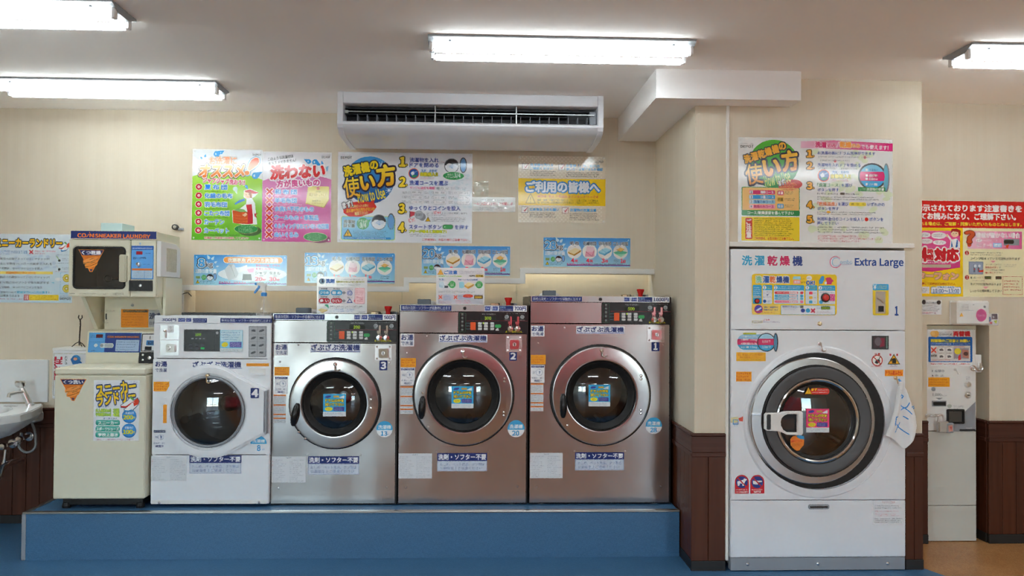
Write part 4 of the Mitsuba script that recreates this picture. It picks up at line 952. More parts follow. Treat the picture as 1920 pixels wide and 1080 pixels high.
for (x, y, s1, s2, rows, bx) in ((748, 180, '洗濯槽の汚れを', 'ご確認ください', 3, (850, 270, 1190, 345)), (1216, 185, 'お客様「」や、店内の', '使い方・注意パネルを確認', 3, (1315, 282, 1790, 355)), (742, 740, '公衆衛生上のお願い', '', 3, (845, 808, 1230, 882)), (1264, 742, '洗濯物の放置注意', '', 4, (1365, 812, 1750, 915))):
    a.R(x, y, x + 82, y + 80, '#f2ece4', 2); a.Fm(x, y, x + 82, y + 80, 5, '#6a6470' if x != 1264 else '#8a2a34', 3)
    a.P([(x + 18, y + 30), (x + 38, y + 48), (x + 92, y - 8), (x + 42, y + 68)], '#b8283c', 4)
    if s2: b.T(s1, (x + 102, y + 2, x + (102 + 300 if x < 1000 else 530), y + 40), CB, 4, .03); b.T(s2, (x + 100, y + 46, x + (395 if x < 1000 else 570), y + 82), CB, 4, .03)
    else: b.T(s1, (x + 104, y + 16, x + (485 if x < 1000 else 442), y + 54), CB, 4, .03)
    b.G(bx, rows, '#4a4440', 4, .62)
a.Tri(858, 570, 695, 62, '#f6d84a', 3, '#b89a2a')
b.T('当店は', (948, 588, 1060, 620), '#c8285c', 4, .02); b.T('セルフ方式のコインランドリーです', (1092, 588, 1735, 622), '#c8285c', 4, .02)
b.T('紛失・盗難・火傷もや縮み等のトラブルにつきましては、一切責任を', (945, 638, 1728, 666), '#4a3f18', 4, .01); b.T('負いかねます。お洗濯表示やご注意をよくご確認の上、ご利用下さい。', (945, 670, 1742, 700), '#4a3f18', 4, .01)
depot(b, 1692, 128, 1800, 164)
a.build(t, 'artwork', 'print_gloss'); b.build(t, 'lettering', 'print_gloss')

def wrinkled(x0, x1, z0, z1, y, amp, n=16, seed=1):
    gx, gz = np.meshgrid(np.linspace(x0, x1, 2 * n), np.linspace(z0, z1, n)); gy = y - amp * meshkit.fbm(np.stack([gx * 38, gx * 0 + seed, gz * 38], -1), 2, seed)
    i, j = np.meshgrid(np.arange(n - 1), np.arange(2 * n - 1), indexing='ij'); q = np.stack([i * 2 * n + j, i * 2 * n + j + 1, (i + 1) * 2 * n + j + 1, (i + 1) * 2 * n + j], -1).reshape(-1, 4)
    return trimesh.Trimesh(np.stack([gx, gy, gz], -1).reshape(-1, 3), np.vstack([q[:, [0, 1, 2]], q[:, [0, 2, 3]]]), process=False)
# --- the two laminated slips between the posters
FL = wf(925, 370, .1, 2.113, .003491)
t = thing('laminated_card', 'small blank laminated card stuck on the wall between two posters', 'card')
part(t, 'card', fplate(FL, 888, 339, 916, 369, FL.Y + .0024, FL.Y, .004, .0004), 'cream_dark')
part(t, 'film', wrinkled(FL.x(886.5), FL.x(917), FL.z(370.5), FL.z(338), FL.Y - .002, .010), 'clear_film', smooth=True)
t, a, b = poster('notice_slip', 'laminated paper slip with a red line of writing below the blank card', FL, 108, 612, 662, 802, 870, 280, 6.857, cat='notice', pins=False)
a.R(109, 613, 661, 801, '#d2d6d2', 0)
b.G((215, 640, 530, 660), 1, '#6a6a70', 3, .8); b.T('ーム(入口)に近付くと作動しま', (130, 678, 625, 722), '#c8485c', 3, .02); b.G((200, 742, 560, 762), 1, '#7a7a80', 3, .8); b.G((150, 768, 520, 784), 1, '#8a8a90', 3, .8)
a.build(t, 'artwork', 'print_gloss'); b.build(t, 'lettering', 'print_gloss')
part(t, 'film', wrinkled(FL.x(884), FL.x(968.5), FL.z(398.5), FL.z(368), FL.Y - .002, .012, seed=6), 'clear_film', smooth=True)

# --- the four capacity strips
def folded(a, x, y, s, c1, c2, edge, L=4):
    a.P([(x - 60 * s, y + 5 * s), (x + 5 * s, y - 32 * s), (x + 62 * s, y - 12 * s), (x - 2 * s, y + 28 * s)], c1, L)
    a.P([(x - 60 * s, y + 5 * s), (x - 2 * s, y + 28 * s), (x - 2 * s, y + 46 * s), (x - 60 * s, y + 22 * s)], c2, L); a.P([(x - 2 * s, y + 28 * s), (x + 62 * s, y - 12 * s), (x + 62 * s, y + 6 * s), (x - 2 * s, y + 46 * s)], edge, L)
    a.Ln([(x - 58 * s, y + 14 * s), (x - 2 * s, y + 37 * s), (x + 60 * s, y - 3 * s)], 3 * s, '#8a5a24' if c1 > '#e8' else edge, L + 1)

def strip(label, fr, X0, Y0, X1, Y1, ox, oy, sc, num, body):
    t, a, b = poster('capacity_sign', label, fr, X0, Y0, X1, Y1, ox, oy, sc, cat='sign', group='blue capacity signs above the washers', pins=False)
    w, h = X1 - X0, Y1 - Y0
    a.R(X0 + 1, Y0 + 1, X1 - 1, Y1 - 1, grad('#2f8fd8', '#a8dcec', Y0, Y1), 0)
    for (fx, fy, r, ro) in ((.16, .1, 12, -30), (.2, .13, 11, 35), (.23, .25, 9, 60), (.25, .38, 8, 80), (.03, .08, 5, 0), (.975, .08, 5, 0)): drop(a, X0 + w * fx, Y0 + h * fy, r, ro, '#cfe8f6', 1)
    nx = X0 + w * (.05 if len(num) == 1 else .02)
    b.T(num, (nx, Y0 + h * .14, nx + w * (.065 if len(num) == 1 else .12), Y0 + h * .4), '#3f9fdc', 5, .04, [(.15, '#20303c'), (.09, '#f0f6fa')])
    kx = X0 + w * (.132 if len(num) == 1 else .152); b.T('kg', (kx, Y0 + h * .24, kx + w * .072, Y0 + h * .44), '#3a4450', 5, .02, [(.1, '#f0f6fa')])
    b.T('1回の目安量', (X0 + w * .02, Y0 + h * .47, X0 + w * .245, Y0 + h * .6), '#e8f4fa', 4, .05)
    a.R(X0 + w * .025, Y0 + h * .7, X0 + w * .07, Y0 + h * .78, '#8aa868', 2); a.E(X0 + w * .11, Y0 + h * .74, w * .026, h * .085, '#3fa85a', 2); b.T('3/4', (X0 + w * .092, Y0 + h * .69, X0 + w * .128, Y0 + h * .79), '#e8f4ea', 4)
    drum_pic(a, X0 + w * .175, Y0 + h * .73, h * .11, .7)
    a.Tri(X0 + w * .045, Y0 + h * .82, Y0 + h * .93, w * .018, '#f2d41e', 2); b.G((X0 + w * .07, Y0 + h * .84, X0 + w * .23, Y0 + h * .95), 2, '#2f6f94', 4)
    a.R(X0 + w * .27, Y1 - h * .085, X1 - 1, Y1 - h * .045, '#6a4a9a', 2)
    b.G((X0 + w * .27, Y1 - h * .14, X0 + w * .57, Y1 - h * .05), 1, '#c8528a', 4, .8); b.G((X0 + w * .58, Y1 - h * .13, X0 + w * .92, Y1 - h * .08), 1, '#3a4658', 4, .8)
    body(a, b, X0, Y0, w, h)
    a.build(t, 'artwork', 'print_gloss'); b.build(t, 'lettering', 'print_gloss')

def body8(a, b, X0, Y0, w, h):
    a.R(X0 + w * .315, Y0 + h * .06, X0 + w * .955, Y0 + h * .27, '#fbf3e0', 2, 30); a.R(X0 + w * .32, Y0 + h * .075, X0 + w * .95, Y0 + h * .255, '#f0962a', 3, 26)
    b.T('衣類専用 パワフル洗濯機', (X0 + w * .365, Y0 + h * .1, X0 + w * .905, Y0 + h * .235), '#fdf3da', 5, .05, [(.12, '#d2641e')])
    a.E(X0 + w * .63, Y0 + h * .62, w * .37, h * .24, '#e9f1f6', 2)
    a.P([(X0 + w * .33, Y0 + h * .48), (X0 + w * .38, Y0 + h * .3), (X0 + w * .43, Y0 + h * .3), (X0 + w * .48, Y0 + h * .6), (X0 + w * .46, Y0 + h * .74), (X0 + w * .37, Y0 + h * .84)], '#c9d0d4', 3); a.Ln([(X0 + w * .4, Y0 + h * .36), (X0 + w * .44, Y0 + h * .7)], 4, '#8f989c', 4); a.P([(X0 + w * .37, Y0 + h * .32), (X0 + w * .4, Y0 + h * .42), (X0 + w * .42, Y0 + h * .3)], '#aeb6ba', 4)
    a.P([(X0 + w * .5, Y0 + h * .4), (X0 + w * .57, Y0 + h * .32), (X0 + w * .58, Y0 + h * .5), (X0 + w * .48, Y0 + h * .58)], '#f6f7f8', 3); a.P([(X0 + w * .57, Y0 + h * .46), (X0 + w * .65, Y0 + h * .42), (X0 + w * .64, Y0 + h * .56), (X0 + w * .59, Y0 + h * .58)], '#f2a8cc', 4)
    a.P([(X0 + w * .53, Y0 + h * .62), (X0 + w * .615, Y0 + h * .62), (X0 + w * .625, Y0 + h * .82), (X0 + w * .52, Y0 + h * .83)], '#3a3f44', 4)
    b.T('家族の衣類・タオル', (X0 + w * .665, Y0 + h * .3, X0 + w * .925, Y0 + h * .37), '#d8388a', 4, .02); b.T('をまとめ洗い!', (X0 + w * .665, Y0 + h * .4, X0 + w * .86, Y0 + h * .48), '#d8388a', 4, .02)
    for s, n, x in (('シャツ', '20', .66), ('タオル', '30', .81)):
        b.T(s, (X0 + w * x, Y0 + h * .53, X0 + w * (x + .12), Y0 + h * .64), '#3f464e', 4, .03, [(.08, '#f0f4f6')]); a.R(X0 + w * (x + .045), Y0 + h * .67, X0 + w * (x + .085), Y0 + h * .69, '#5a6068', 3)
        b.T(n, (X0 + w * x, Y0 + h * .72, X0 + w * (x + .075), Y0 + h * .84), '#d8205a', 4, .05); b.T('枚', (X0 + w * (x + .08), Y0 + h * .76, X0 + w * (x + .115), Y0 + h * .84), '#d8205a', 4, .03)

def body_items(counts):
    def f(a, b, X0, Y0, w, h):
        for i, (s, x) in enumerate((('毛 布', .355), ('化繊布団', .53), ('羽毛布団', .705), ('こたつ布団', .885))):
            cx, cy = X0 + w * x, Y0 + h * .47
            hw = (.05, .075, .07, .085)[i] * w
            b.T(s, (cx - hw, Y0 + h * .13, cx + hw, Y0 + h * .26), '#3f4a58', 5, .03, [(.09, '#eef5f9')]); b.G((cx - 14, Y0 + h * .28, cx + 14, Y0 + h * .32), 1, '#4a5660', 4, .8)
            a.E(cx, cy, h * .25, h * .25, '#f4f1ec', 3)
            s_ = h / 235 * .85
            if i == 0: folded(a, cx, cy - 2, s_, '#f6e6bc', '#e2b868', '#c8923e')
            elif i == 1: a.P([(cx - 22, cy - 45), (cx + 38, cy - 38), (cx + 40, cy + 40), (cx - 38, cy + 42), (cx - 30, cy)], '#f4d2da', 4); a.P([(cx - 30, cy), (cx + 18, cy + 4), (cx + 38, cy - 10), (cx + 40, cy + 40), (cx - 38, cy + 42)], '#e8a8ba', 5); a.Ln([(cx - 30, cy), (cx + 20, cy + 40), (cx + 38, cy - 12)], 3, '#b8586e', 6)
            elif i == 2: folded(a, cx, cy - 6, s_ * .98, '#a8dcec', '#6fbcd8', '#4a9cc0'); a.Ln([(cx - 25, cy - 20), (cx + 18, cy + 14)], 3, '#5aa8c8', 6)
            else: a.P([(cx - 58, cy + 6), (cx, cy - 14), (cx + 58, cy + 4), (cx + 4, cy + 42)], '#58b894', 4); a.P([(cx - 50, cy + 14), (cx, cy + 20), (cx + 50, cy + 12), (cx + 4, cy + 42)], '#9adcc0', 5); a.P([(cx - 32, cy - 16), (cx, cy - 36), (cx + 34, cy - 20), (cx + 2, cy - 2)], '#e8bc6a', 6); a.Ln([(cx - 32, cy - 16), (cx + 2, cy - 2), (cx + 34, cy - 20)], 4, '#b8742e', 6)
            n = counts[i]
            if n: 
                o = .03 if i < 3 else .055
                b.T(n[0], (cx - w * (.035 if i < 3 else -.005), Y0 + h * .71, cx - w * (.035 if i < 3 else -.005) + w * (.02 if n[0] == '1' else .032), Y0 + h * .84), '#e0385a', 5, .05, [(.07, '#f4f6f8')]); b.T(n[1], (cx + w * (.005 if i < 3 else .03), Y0 + h * .74, cx + w * (.04 if i < 3 else .062), Y0 + h * .84), '#e0385a', 5, .03)
                if i == 3: b.G((cx - w * .075, Y0 + h * .73, cx - w * .015, Y0 + h * .83), 2, '#4a5a68', 4)
            else: b.G((cx - w * .045, Y0 + h * .74, cx + w * .05, Y0 + h * .86), 2, '#3a5a70', 4)
    return f
strip('blue 8 kg sign about shirts and towels, above the white washing machine', wf(450, 506, -1.531, 1.624, .003442), 108, 82, 898, 345, 340, 460, 4.571, '8', body8)
strip('blue 13 kg sign with four round pictures, partly behind a white notice', wf(656, 502, -.828, 1.644, .003461), 1058, 65, 1828, 325, 340, 460, 4.571, '13', body_items((('1', '枚'), ('1', '枚'), ('1', '枚'), None)))
strip('blue 20 kg sign with four round pictures, lower left corner behind a white notice', wf(874, 490, -.074, 1.692, .003482), 88, 132, 796, 370, 770, 430, 4.267, '20', body_items((('2', '枚'), ('2', '枚'), ('2', '枚'), ('1', '組'))))
strip('blue 28 kg sign with four round pictures, fully in view, above machine 1', wf(1101, 474, .719, 1.756, .003503), 1062, 67, 1762, 302, 770, 430, 4.267, '28', body_items((('4', '枚'), ('4', '枚'), ('3', '枚'), ('1', '組'))))

def sneakers(a, x, y, s, L=4):
    P = lambda pts: [(x + p * s, y + q * s) for p, q in pts]
    for pts in ([(-50, 22), (0, -12), (26, -45), (44, -30), (42, 0), (-8, 40), (-48, 38)], [(-24, 56), (16, 20), (50, -20), (74, -34), (88, -10), (80, 16), (34, 64), (-18, 76)]): a.S(sg.Polygon(P(pts)).buffer(4.5 * s), '#4a5a70', L - 1)
    a.P(P([(-50, 22), (0, -12), (26, -45), (44, -30), (42, -8), (-8, 34), (-48, 36)]), '#f4f6f8', L); a.P(P([(-50, 26), (-10, 28), (42, -10), (42, 0), (-8, 40), (-48, 38)]), '#c8281e', L + 1); a.P(P([(18, -34), (26, -45), (44, -30), (40, -14)]), '#5aa83a', L + 1)
    a.P(P([(-24, 56), (16, 20), (50, -20), (74, -34), (88, -10), (80, 16), (34, 62), (-18, 72)]), '#f2f5f8', L + 1); a.P(P([(40, -8), (74, -34), (88, -10), (80, 14), (50, 30)]), '#d23a1e', L + 2); a.P(P([(-26, 58), (10, 62), (34, 50), (34, 64), (-18, 76)]), '#2f86c8', L + 2)
    for i in range(3): a.Ln(P([(22 + 9 * i, 16 - 12 * i), (34 + 9 * i, 22 - 12 * i)]), 4 * s, '#ffffff', L + 3)

# --- sneaker laundry poster at the left edge
FS = wf(65, 503, -2.827, 1.623, .003408)
t, a, b = poster('poster', 'pale blue sneaker laundry poster at the left edge behind the sneaker dryer', FS, -330, 62, 958, 990, 0, 430, 7.2, pins=False)
a.R(-329, 63, 957, 989, grad('#dfeaf2', '#c4dcea', 63, 989), 0)
rnd = random.Random(9)
for _ in range(40): a.E(rnd.uniform(-300, 900), rnd.uniform(330, 800), rnd.uniform(20, 45), rnd.uniform(12, 26), '#c2d4e6', 1, -15)
b.T('スニーカーランドリー', (-60, 130, 815, 235), '#f2c21e', 5, .06, [(.16, '#2c3450')])
sneakers(a, 830, 215, 1.05)
b.T('大人用 2足', (-20, 285, 130, 305), '#2f72b8', 4, .02); b.G((-20, 310, 130, 350), 2, '#4a80b8', 4); b.T('約40分まで洗濯', (140, 285, 360, 330), '#3a76b4', 4)
a.X(411, 305, 20, 15, '#c4283a', 3); b.T('革靴など縮む素材の靴は', (455, 282, 735, 304), '#c85a70', 4); b.T('洗えません', (460, 314, 600, 334), '#c85a70', 4)
for s, y in (('前の人の靴が入っていないかチェック!', 398), ('脱水した靴をハンガーの奥まで入れる', 464), ('ドアを閉め、ゆっくりとコインを投入', 528), ('前の人の靴が入っていないかチェック!', 645), ('靴を外側に向けブラシで靴を固定する', 718), ('ふたを閉め、ゆっくりとコインを投入', 784)):
    b.T(s, (5 if '前' == s[0] else -45, y - 17, {398: 655, 464: 685, 528: 565, 645: 655, 718: 650, 784: 565}[y], y + 17), '#3c3f46', 4, .01)
a.R(-200, 568, 700, 605, '#ecd874', 2); b.T('乾燥時間の目安は 約40分', (85, 572, 475, 602), '#d8641e', 4, .02)
b.T('洗濯が終わったら', (-60, 835, 225, 865), '#3c3f46', 4, .01); b.T('靴底を中心に向け直す', (232, 832, 640, 866), '#2fa0c8', 4, .02); b.T('と、', (645, 838, 695, 864), '#3c3f46', 4); b.T('さらに脱水できます', (-60, 882, 270, 914), '#3c3f46', 4, .01); b.G((-40, 930, 315, 952), 1, '#b8485c', 4, .7)
a.R(322, 882, 390, 958, '#b8283c', 2); b.T('注意', (330, 888, 382, 918), '#f2e2e2', 4, .03); b.T('事項', (330, 922, 382, 952), '#f2e2e2', 4, .03); a.R(392, 882, 782, 958, '#f0d43a', 2); b.G((402, 888, 765, 955), 3, '#9a5a24', 4, .55)
for y in (340, 452): a.Ln([(735, y), (930, y)], 3, '#6a707a', 2)
a.Ln([(730, 565), (930, 565)], 3, '#b84a5c', 2)
for y in (412, 532): a.Ln([(745, y - 55), (785, y)], 12, '#9ab88a' if y < 500 else '#d2d8dc', 3); a.E(785, y + 5, 17, 17, '#3a3f3a', 4); b.G((820, y - 30, 925, y + 10), 2, '#8a909a', 4)
a.Ln([(930, 865), (802, 865), (802, 580), (930, 580)], 3, '#5ab4d8', 2); a.P([(680, 718), (720, 705), (720, 730)], '#8ac8e0', 3)
for y in (655, 797): a.E(885, y, 52, 54, '#b8a83a', 3); a.O(885, y, 30, 44, '#d8cc6a', 4); a.E(885, y, 12, 12, '#f0f0e0', 5); a.P([(912, y - 35), (940, y - 22), (922, y - 10)], '#b8322a', 5)
a.E(775, 672, 45, 22, '#e8eef2', 2); depot(b, 800, 890, 945, 948)
a.build(t, 'artwork', 'print_gloss'); b.build(t, 'lettering', 'print_gloss')

# --- washer dryer "how to use" on the partition
FP = wf(1543, 359, 1.867, 2.04, .00289, WP)
t, a, b = poster('poster', 'how-to-use poster with a green globe above the tall washer dryer', FP, 58, 90, 1440, 1026, 1370, 240, 4.694)
a.R(59, 91, 1439, 1025, '#eef0ee', 0)
rnd = random.Random(3)
for _ in range(46): a.E(rnd.uniform(690, 1400), rnd.uniform(200, 1000), rnd.uniform(22, 48), rnd.uniform(18, 36), '#dfe9cc', 1, rnd.uniform(-40, 40))
a.E(375, 320, 222, 212, grad('#5ab83a', '#1f8a3c', 110, 530), 1); depot(b, 78, 142, 192, 182)
for i, s in enumerate('洗濯乾燥機の'): x = 110 + 62 * i; y = 245 - 22 * i; b.T(s, (x, y, x + 58, y + 70 - (12 if s == 'の' else 0)), '#f2b43a', 5, .06, [(.17, '#2a2440')], rot=-14)
for s, q in (('使', (125, 325, 272, 500)), ('い', (285, 290, 425, 420)), ('方', (450, 205, 585, 375))): b.T(s, q, grad('#f8c83a', '#e8962a', q[1], q[3]), 5, .012 if s == '使' else .05, [(.1 if s == '使' else .14, '#2c2038')], rot=-8)
b.T('How to Use', (288, 405, 520, 500), '#d8e07a', 5, .02, rot=-14)
a.E(522, 505, 108, 48, '#c8302a', 2, -6); b.T('まず!', (415, 462, 478, 505), '#f4f4f4', 5, .04, [(.16, '#3a3a3e')], rot=-18); b.G((430, 480, 600, 545), 4, '#f2c46a', 4, .55, 1, .2)
a.R(88, 525, 606, 778, '#2f8a4a', 1, 16); a.R(94, 531, 600, 772, '#f0c47a', 2, 12); a.R(88, 730, 606, 778, '#2f8a4a', 3, 12); b.T('コース/乾燥温度を選んで下さい', (142, 738, 552, 770), '#f2f6f0', 4, .04)
for i, (s, c, c2, y) in enumerate((('標準コース', '#d22a6c', '#fff', 572), ('少量コース', '#2f9ad8', '#fff', 614), ('洗濯のみコース', '#9ccce4', '#2a5a94', 656), ('乾燥のみコース', '#f09ab8', '#b8285c', 698))):
    a.R(155, y - 18, 386, y + 18, c, 3, 8); a.R(160, y - 14, 188, y + 14, '#f2f4f6', 4, 3); b.T('1234'[i], (168, y - 10, 180, y + 10), '#2a3a5c', 5, .03)
    b.T(s, (255 if i < 2 else 198, y - 13, 372, y + 13), c2 if c2 != '#fff' else '#f4f6f8', 5, .03)
for s, c, y in (('高温', '#c8285c', 576), ('中温', '#d8a83a', 634), ('低温', '#2f9ad8', 692)): a.R(406, y - 20, 462, y + 20, c, 3, 8); b.T(s, (412, y - 13, 456, y + 13), '#f4f0e8' if s != '中温' else '#5a4414', 5, .03); b.G((472, y - 16, 560, y + 14), 2, '#4a3f34', 4)
a.R(88, 788, 604, 998, '#f0d42a', 1, 4); a.R(122, 798, 184, 984, '#c8281f', 2, 10); b.T('ご注意', (130, 808, 176, 972), '#f6f0ec', 4, .05, vert=True)
b.G((200, 796, 560, 960), 9, '#6a5a14', 4, .6); b.T('ご利用後は、お忘れ物にご注意下さい。', (200, 965, 552, 990), '#c8281f', 4, .02)
a.P([(615, 118), (900, 106), (1440, 126), (1440, 196), (900, 180), (615, 178)], gradx('#f0c4d8', '#cc1f72', 615, 1000), 2)
b.T('洗濯', (745, 122, 842, 170), '#d22a6c', 5, .05, [(.14, '#f6e8ee')], rot=2); b.T('のみ', (855, 135, 928, 168), '#d22a6c', 5, .04, [(.12, '#f6e8ee')], rot=2); b.T('/', (934, 118, 955, 172), '#f4e4ec', 5, .03); b.T('乾燥', (965, 118, 1065, 168), '#f09a3a', 5, .05, [(.14, '#f6eee0')], rot=2); b.T('のみ', (1072, 135, 1145, 168), '#f09a3a', 5, .04, [(.12, '#f6eee0')], rot=2); b.T('でも使えます!', (1155, 142, 1400, 180), '#f8eef4', 5, .04, rot=2)
for n, y in zip('12345', (230, 335, 512, 680, 808)):
    b.T(n, (672, y - 32, 714, y + 26), '#f2b23a', 4, .06, [(.14, '#4a3420')]); a.E(728, y + 18, 12, 11, '#4a3420', 3); b.E(728, y + 18, 7, 7, '#f2b23a', 4)
b.T('お洗濯の前にドラム洗浄ができます', (765, 203, 1282, 232), NB, 4, .02); b.G((772, 243, 1290, 262), 1, '#9aa0a8', 4, .7); b.G((790, 275, 1060, 292), 1, '#9aa0a8', 4, .7); a.E(1190, 252, 13, 13, '#d25a64', 2); a.E(922, 288, 13, 13, '#c84a54', 2)
b.T('洗濯物を入れドアを閉める', (765, 308, 1150, 340), NB, 4, .02); b.T('※ドア横ランプが消灯した事を確認して下さい。', (768, 346, 1132, 362), '#4a4e56', 4)
auto_badge(a, b, 820, 418, 54); b.T('洗剤・柔軟剤', (893, 374, 1045, 398), '#3a78bc', 4, .02); b.T('自動投入!!', (885, 405, 1058, 440), '#e8dc2a', 4, .05, [(.13, '#4a5a2c')]); b.G((885, 448, 1055, 468), 2, '#c8505a', 4)
a.E(1255, 420, 128, 118, '#4a4e54', 2); a.E(1255, 420, 112, 104, '#7fc8e6', 3); ci = sg.Point(0, 0).buffer(1); ci = sa.translate(sa.scale(ci, 112, 104), 1255, 420)
a.S(ci.intersection(sg.box(1100, 378, 1400, 460)), '#d22a72', 4); a.S(ci.intersection(sg.box(1100, 460, 1400, 540)), '#3fa8dc', 4)
for s, y in (('洗濯のみ', 362), ('標準', 412), ('乾燥のみ', 442), ('少量', 490)): b.T(s, (1225, y - 11, 1305, y + 11), '#f2f4f6' if y > 380 else '#2a6a9c', 5, .02); a.R(1195, y - 10, 1215, y + 10, '#f0f2f4', 5)
a.E(1382, 430, 30, 128, '#8a9096', 2); a.E(1378, 430, 22, 112, '#6fb4c8', 3); a.R(1128, 516, 1372, 552, '#2f8a4a', 5, 4); b.T('コース別', (1138, 526, 1195, 544), '#e0f0e0', 6); b.T('洗濯物の容量', (1203, 521, 1362, 547), '#eef6ee', 6, .03)
b.T('「洗濯コース」', (762, 484, 966, 518), '#2f8a4a', 4, .02); b.T('を選び', (980, 486, 1075, 516), NB, 4, .02); b.T('ボタンを押す', (766, 528, 955, 558), NB, 4, .02); b.G((762, 568, 1185, 588), 1, '#4a4e56', 4, .7); a.R(968, 566, 1006, 586, '#5a5244', 5, 4); b.G((762, 598, 1350, 636), 2, '#4a4e56', 4, .5)
b.T('「乾燥温度」', (762, 650, 936, 684), '#e0702a', 4, .02); b.T('を選び', (948, 652, 1042, 682), NB, 4, .02); a.R(1048, 650, 1200, 684, '#f0dc4a', 2, 14); [b.T(s, (x, 656, x + 26, 678), '#6a5a24', 4) for s, x in (('高', 1064), ('中', 1112), ('低', 1162))]; b.T('いずれかの', (1212, 652, 1366, 682), NB, 4, .02); b.T('ボタンを押す', (766, 694, 955, 724), NB, 4, .02); b.G((762, 732, 1340, 768), 2, '#4a4e56', 4, .5); a.R(846, 730, 880, 748, '#f0b42a', 5, 8)
b.T('利用料金分のコインを投入し', (762, 784, 1178, 816), NB, 4, .02); a.E(1204, 800, 17, 17, '#c8281f', 2); b.T('ボタンを', (1230, 784, 1354, 814), NB, 4, .02); b.T('押して下さい', (762, 822, 950, 852), NB, 4, .02)
b.G((766, 862, 1378, 928), 3, '#4a4e56', 4, .55); b.T('※ご利用終了後は速やかに洗濯物を取り出して下さい。', (768, 942, 1208, 960), '#c8405a', 4); b.T('次のお客様が洗濯ボタンを押してしまうと洗濯物が始めてしまうことが', (768, 964, 1335, 981), '#c8405a', 4); b.T('ございます。その場合のご返金は致しかねます。', (768, 986, 1145, 1003), '#c8405a', 4)
a.build(t, 'artwork', 'print_gloss'); b.build(t, 'lettering', 'print_gloss')

# --- red and yellow sign on the right-hand wall
FR = wf(1825, 470, 2.995, 1.759, .003226, WR)
t, a, b = poster('wall_sign', 'large red sign with white writing over a yellow and cream panel at the right edge', FR, -160, 116, 1250, 892, 1700, 350, 4.318, cat='sign', pins=False)
a.R(-159, 117, 1249, 335, '#c81f1c', 0); a.R(-159, 335, 452, 891, '#f4cc14', 0); a.R(452, 335, 1249, 891, '#f2eac0', 0)
b.T('当店に掲示されております注意書きを', (-130, 148, 940, 202), '#f4f0ee', 4, .05); b.T('よくにてお読みになり、ご理解下さい。', (-60, 215, 890, 268), '#f4f0ee', 4, .05); b.T('ご利用される場合は、ご理解・同意いただいたものとみなします。', (-30, 288, 940, 318), '#f2d83a', 4, .03)
a.P([(-159, 360), (428, 360), (428, 655), (200, 692), (-159, 670)], grad('#e8609c', '#d2307c', 360, 690), 1)
for x, y, w, h in ((140, 395, 45, 22), (252, 398, 62, 28), (150, 445, 52, 22), (258, 455, 55, 20)): a.E(x, y, w, h, '#f4eef0', 2); b.G((x - w * .7, y - h * .5, x + w * .7, y + h * .5), 2, '#8a6a78', 4)
# the woman in white
a.P([(340, 500), (350, 440), (320, 400), (330, 392), (362, 430), (400, 420), (428, 450), (428, 500)], '#eef0f2', 2); a.E(385, 378, 34, 32, '#f2cba8', 3); a.P([(350, 378), (358, 345), (400, 340), (434, 358), (432, 392), (418, 410), (414, 370), (370, 362)], '#a8281f', 4)
a.E(374, 380, 3, 4, '#4a3020', 5); a.E(396, 380, 3, 4, '#4a3020', 5); a.Ln([(378, 394), (392, 394)], 2, '#b84a3a', 5); a.P([(358, 440), (372, 500), (352, 500)], '#2f5fa8', 3); a.P([(400, 432), (410, 432), (408, 490), (390, 496)], '#2f5fa8', 3); a.E(322, 398, 10, 14, '#f2cba8', 3)
b.T('2', (45, 505, 105, 600), '#c8202c', 5, .09, [(.2, '#f6eeee')]); b.T('4', (104, 505, 152, 600), '#c8202c', 5, .09, [(.2, '#f6eeee')]); b.T('時', (160, 508, 205, 550), '#c8202c', 5, .05, [(.15, '#f6eeee')]); b.T('間', (160, 555, 205, 598), '#c8202c', 5, .05, [(.15, '#f6eeee')]); b.T('対応', (222, 505, 412, 600), '#c8202c', 5, .08, [(.18, '#f6eeee')])
b.G((120, 610, 415, 628), 1, '#f4dce6', 4, .7); a.R(60, 632, 352, 658, '#c8b0a0', 2, 6)
b.T('インターフォン', (-60, 698, 410, 752), '#f2b49a', 5, .06, [(.16, '#b89a6a')]); b.T('ボタンを押して20秒ほどお待ち下さい。', (30, 778, 392, 800), '#b8401f', 4, .02)
a.R(40, 812, 175, 868, '#f0f2f4', 2, 8); b.G((60, 820, 165, 862), 3, '#6a707a', 4); a.R(186, 812, 436, 870, '#3f86c4', 2, 12); a.R(190, 816, 432, 866, '#f0f4f8', 3, 10); b.R(235, 806, 380, 826, '#f0f4f8', 3); b.T('従業員在店時間', (240, 808, 376, 824), '#3f78b0', 4, .02); b.T('10:00〜13:00', (202, 830, 420, 862), '#2f62a0', 5, .02)
a.R(490, 360, 942, 502, gradx('#f0c4d4', '#e0609c', 490, 640), 1)
b.T('?', (475, 364, 538, 455), '#c8502a', 5, .06, [(.1, '#7a2a14')]); a.E(505, 472, 17, 16, '#b83a24', 2); b.T('機械が動かない場合', (560, 370, 925, 412), '#f6eef2', 5, .05); a.E(584, 434, 26, 15, '#f2eef0', 2); b.T('まず', (570, 426, 598, 442), '#b84a6a', 4); b.T('料金が表示してあった', (610, 426, 768, 442), '#f6e4ec', 4); b.T('モニターを', (560, 458, 695, 488), '#f6eef2', 5, .03); a.R(702, 455, 775, 490, '#8ab4e8', 2); b.T('確認', (708, 460, 770, 486), '#e4f0fa', 4, .03)
a.R(790, 420, 920, 472, '#8a8c92', 2); a.R(792, 428, 876, 460, '#2c2a24', 3, 14); a.P([(770, 490), (810, 490), (806, 475), (835, 462), (825, 498), (812, 496)], '#d8401f', 4)
for n, y in (('1', 537), ('2', 735)): a.E(485, y, 18, 18, '#b8281f', 2); b.T(n, (480, y - 11, 491, y + 11), '#f6eeea', 4, .04)
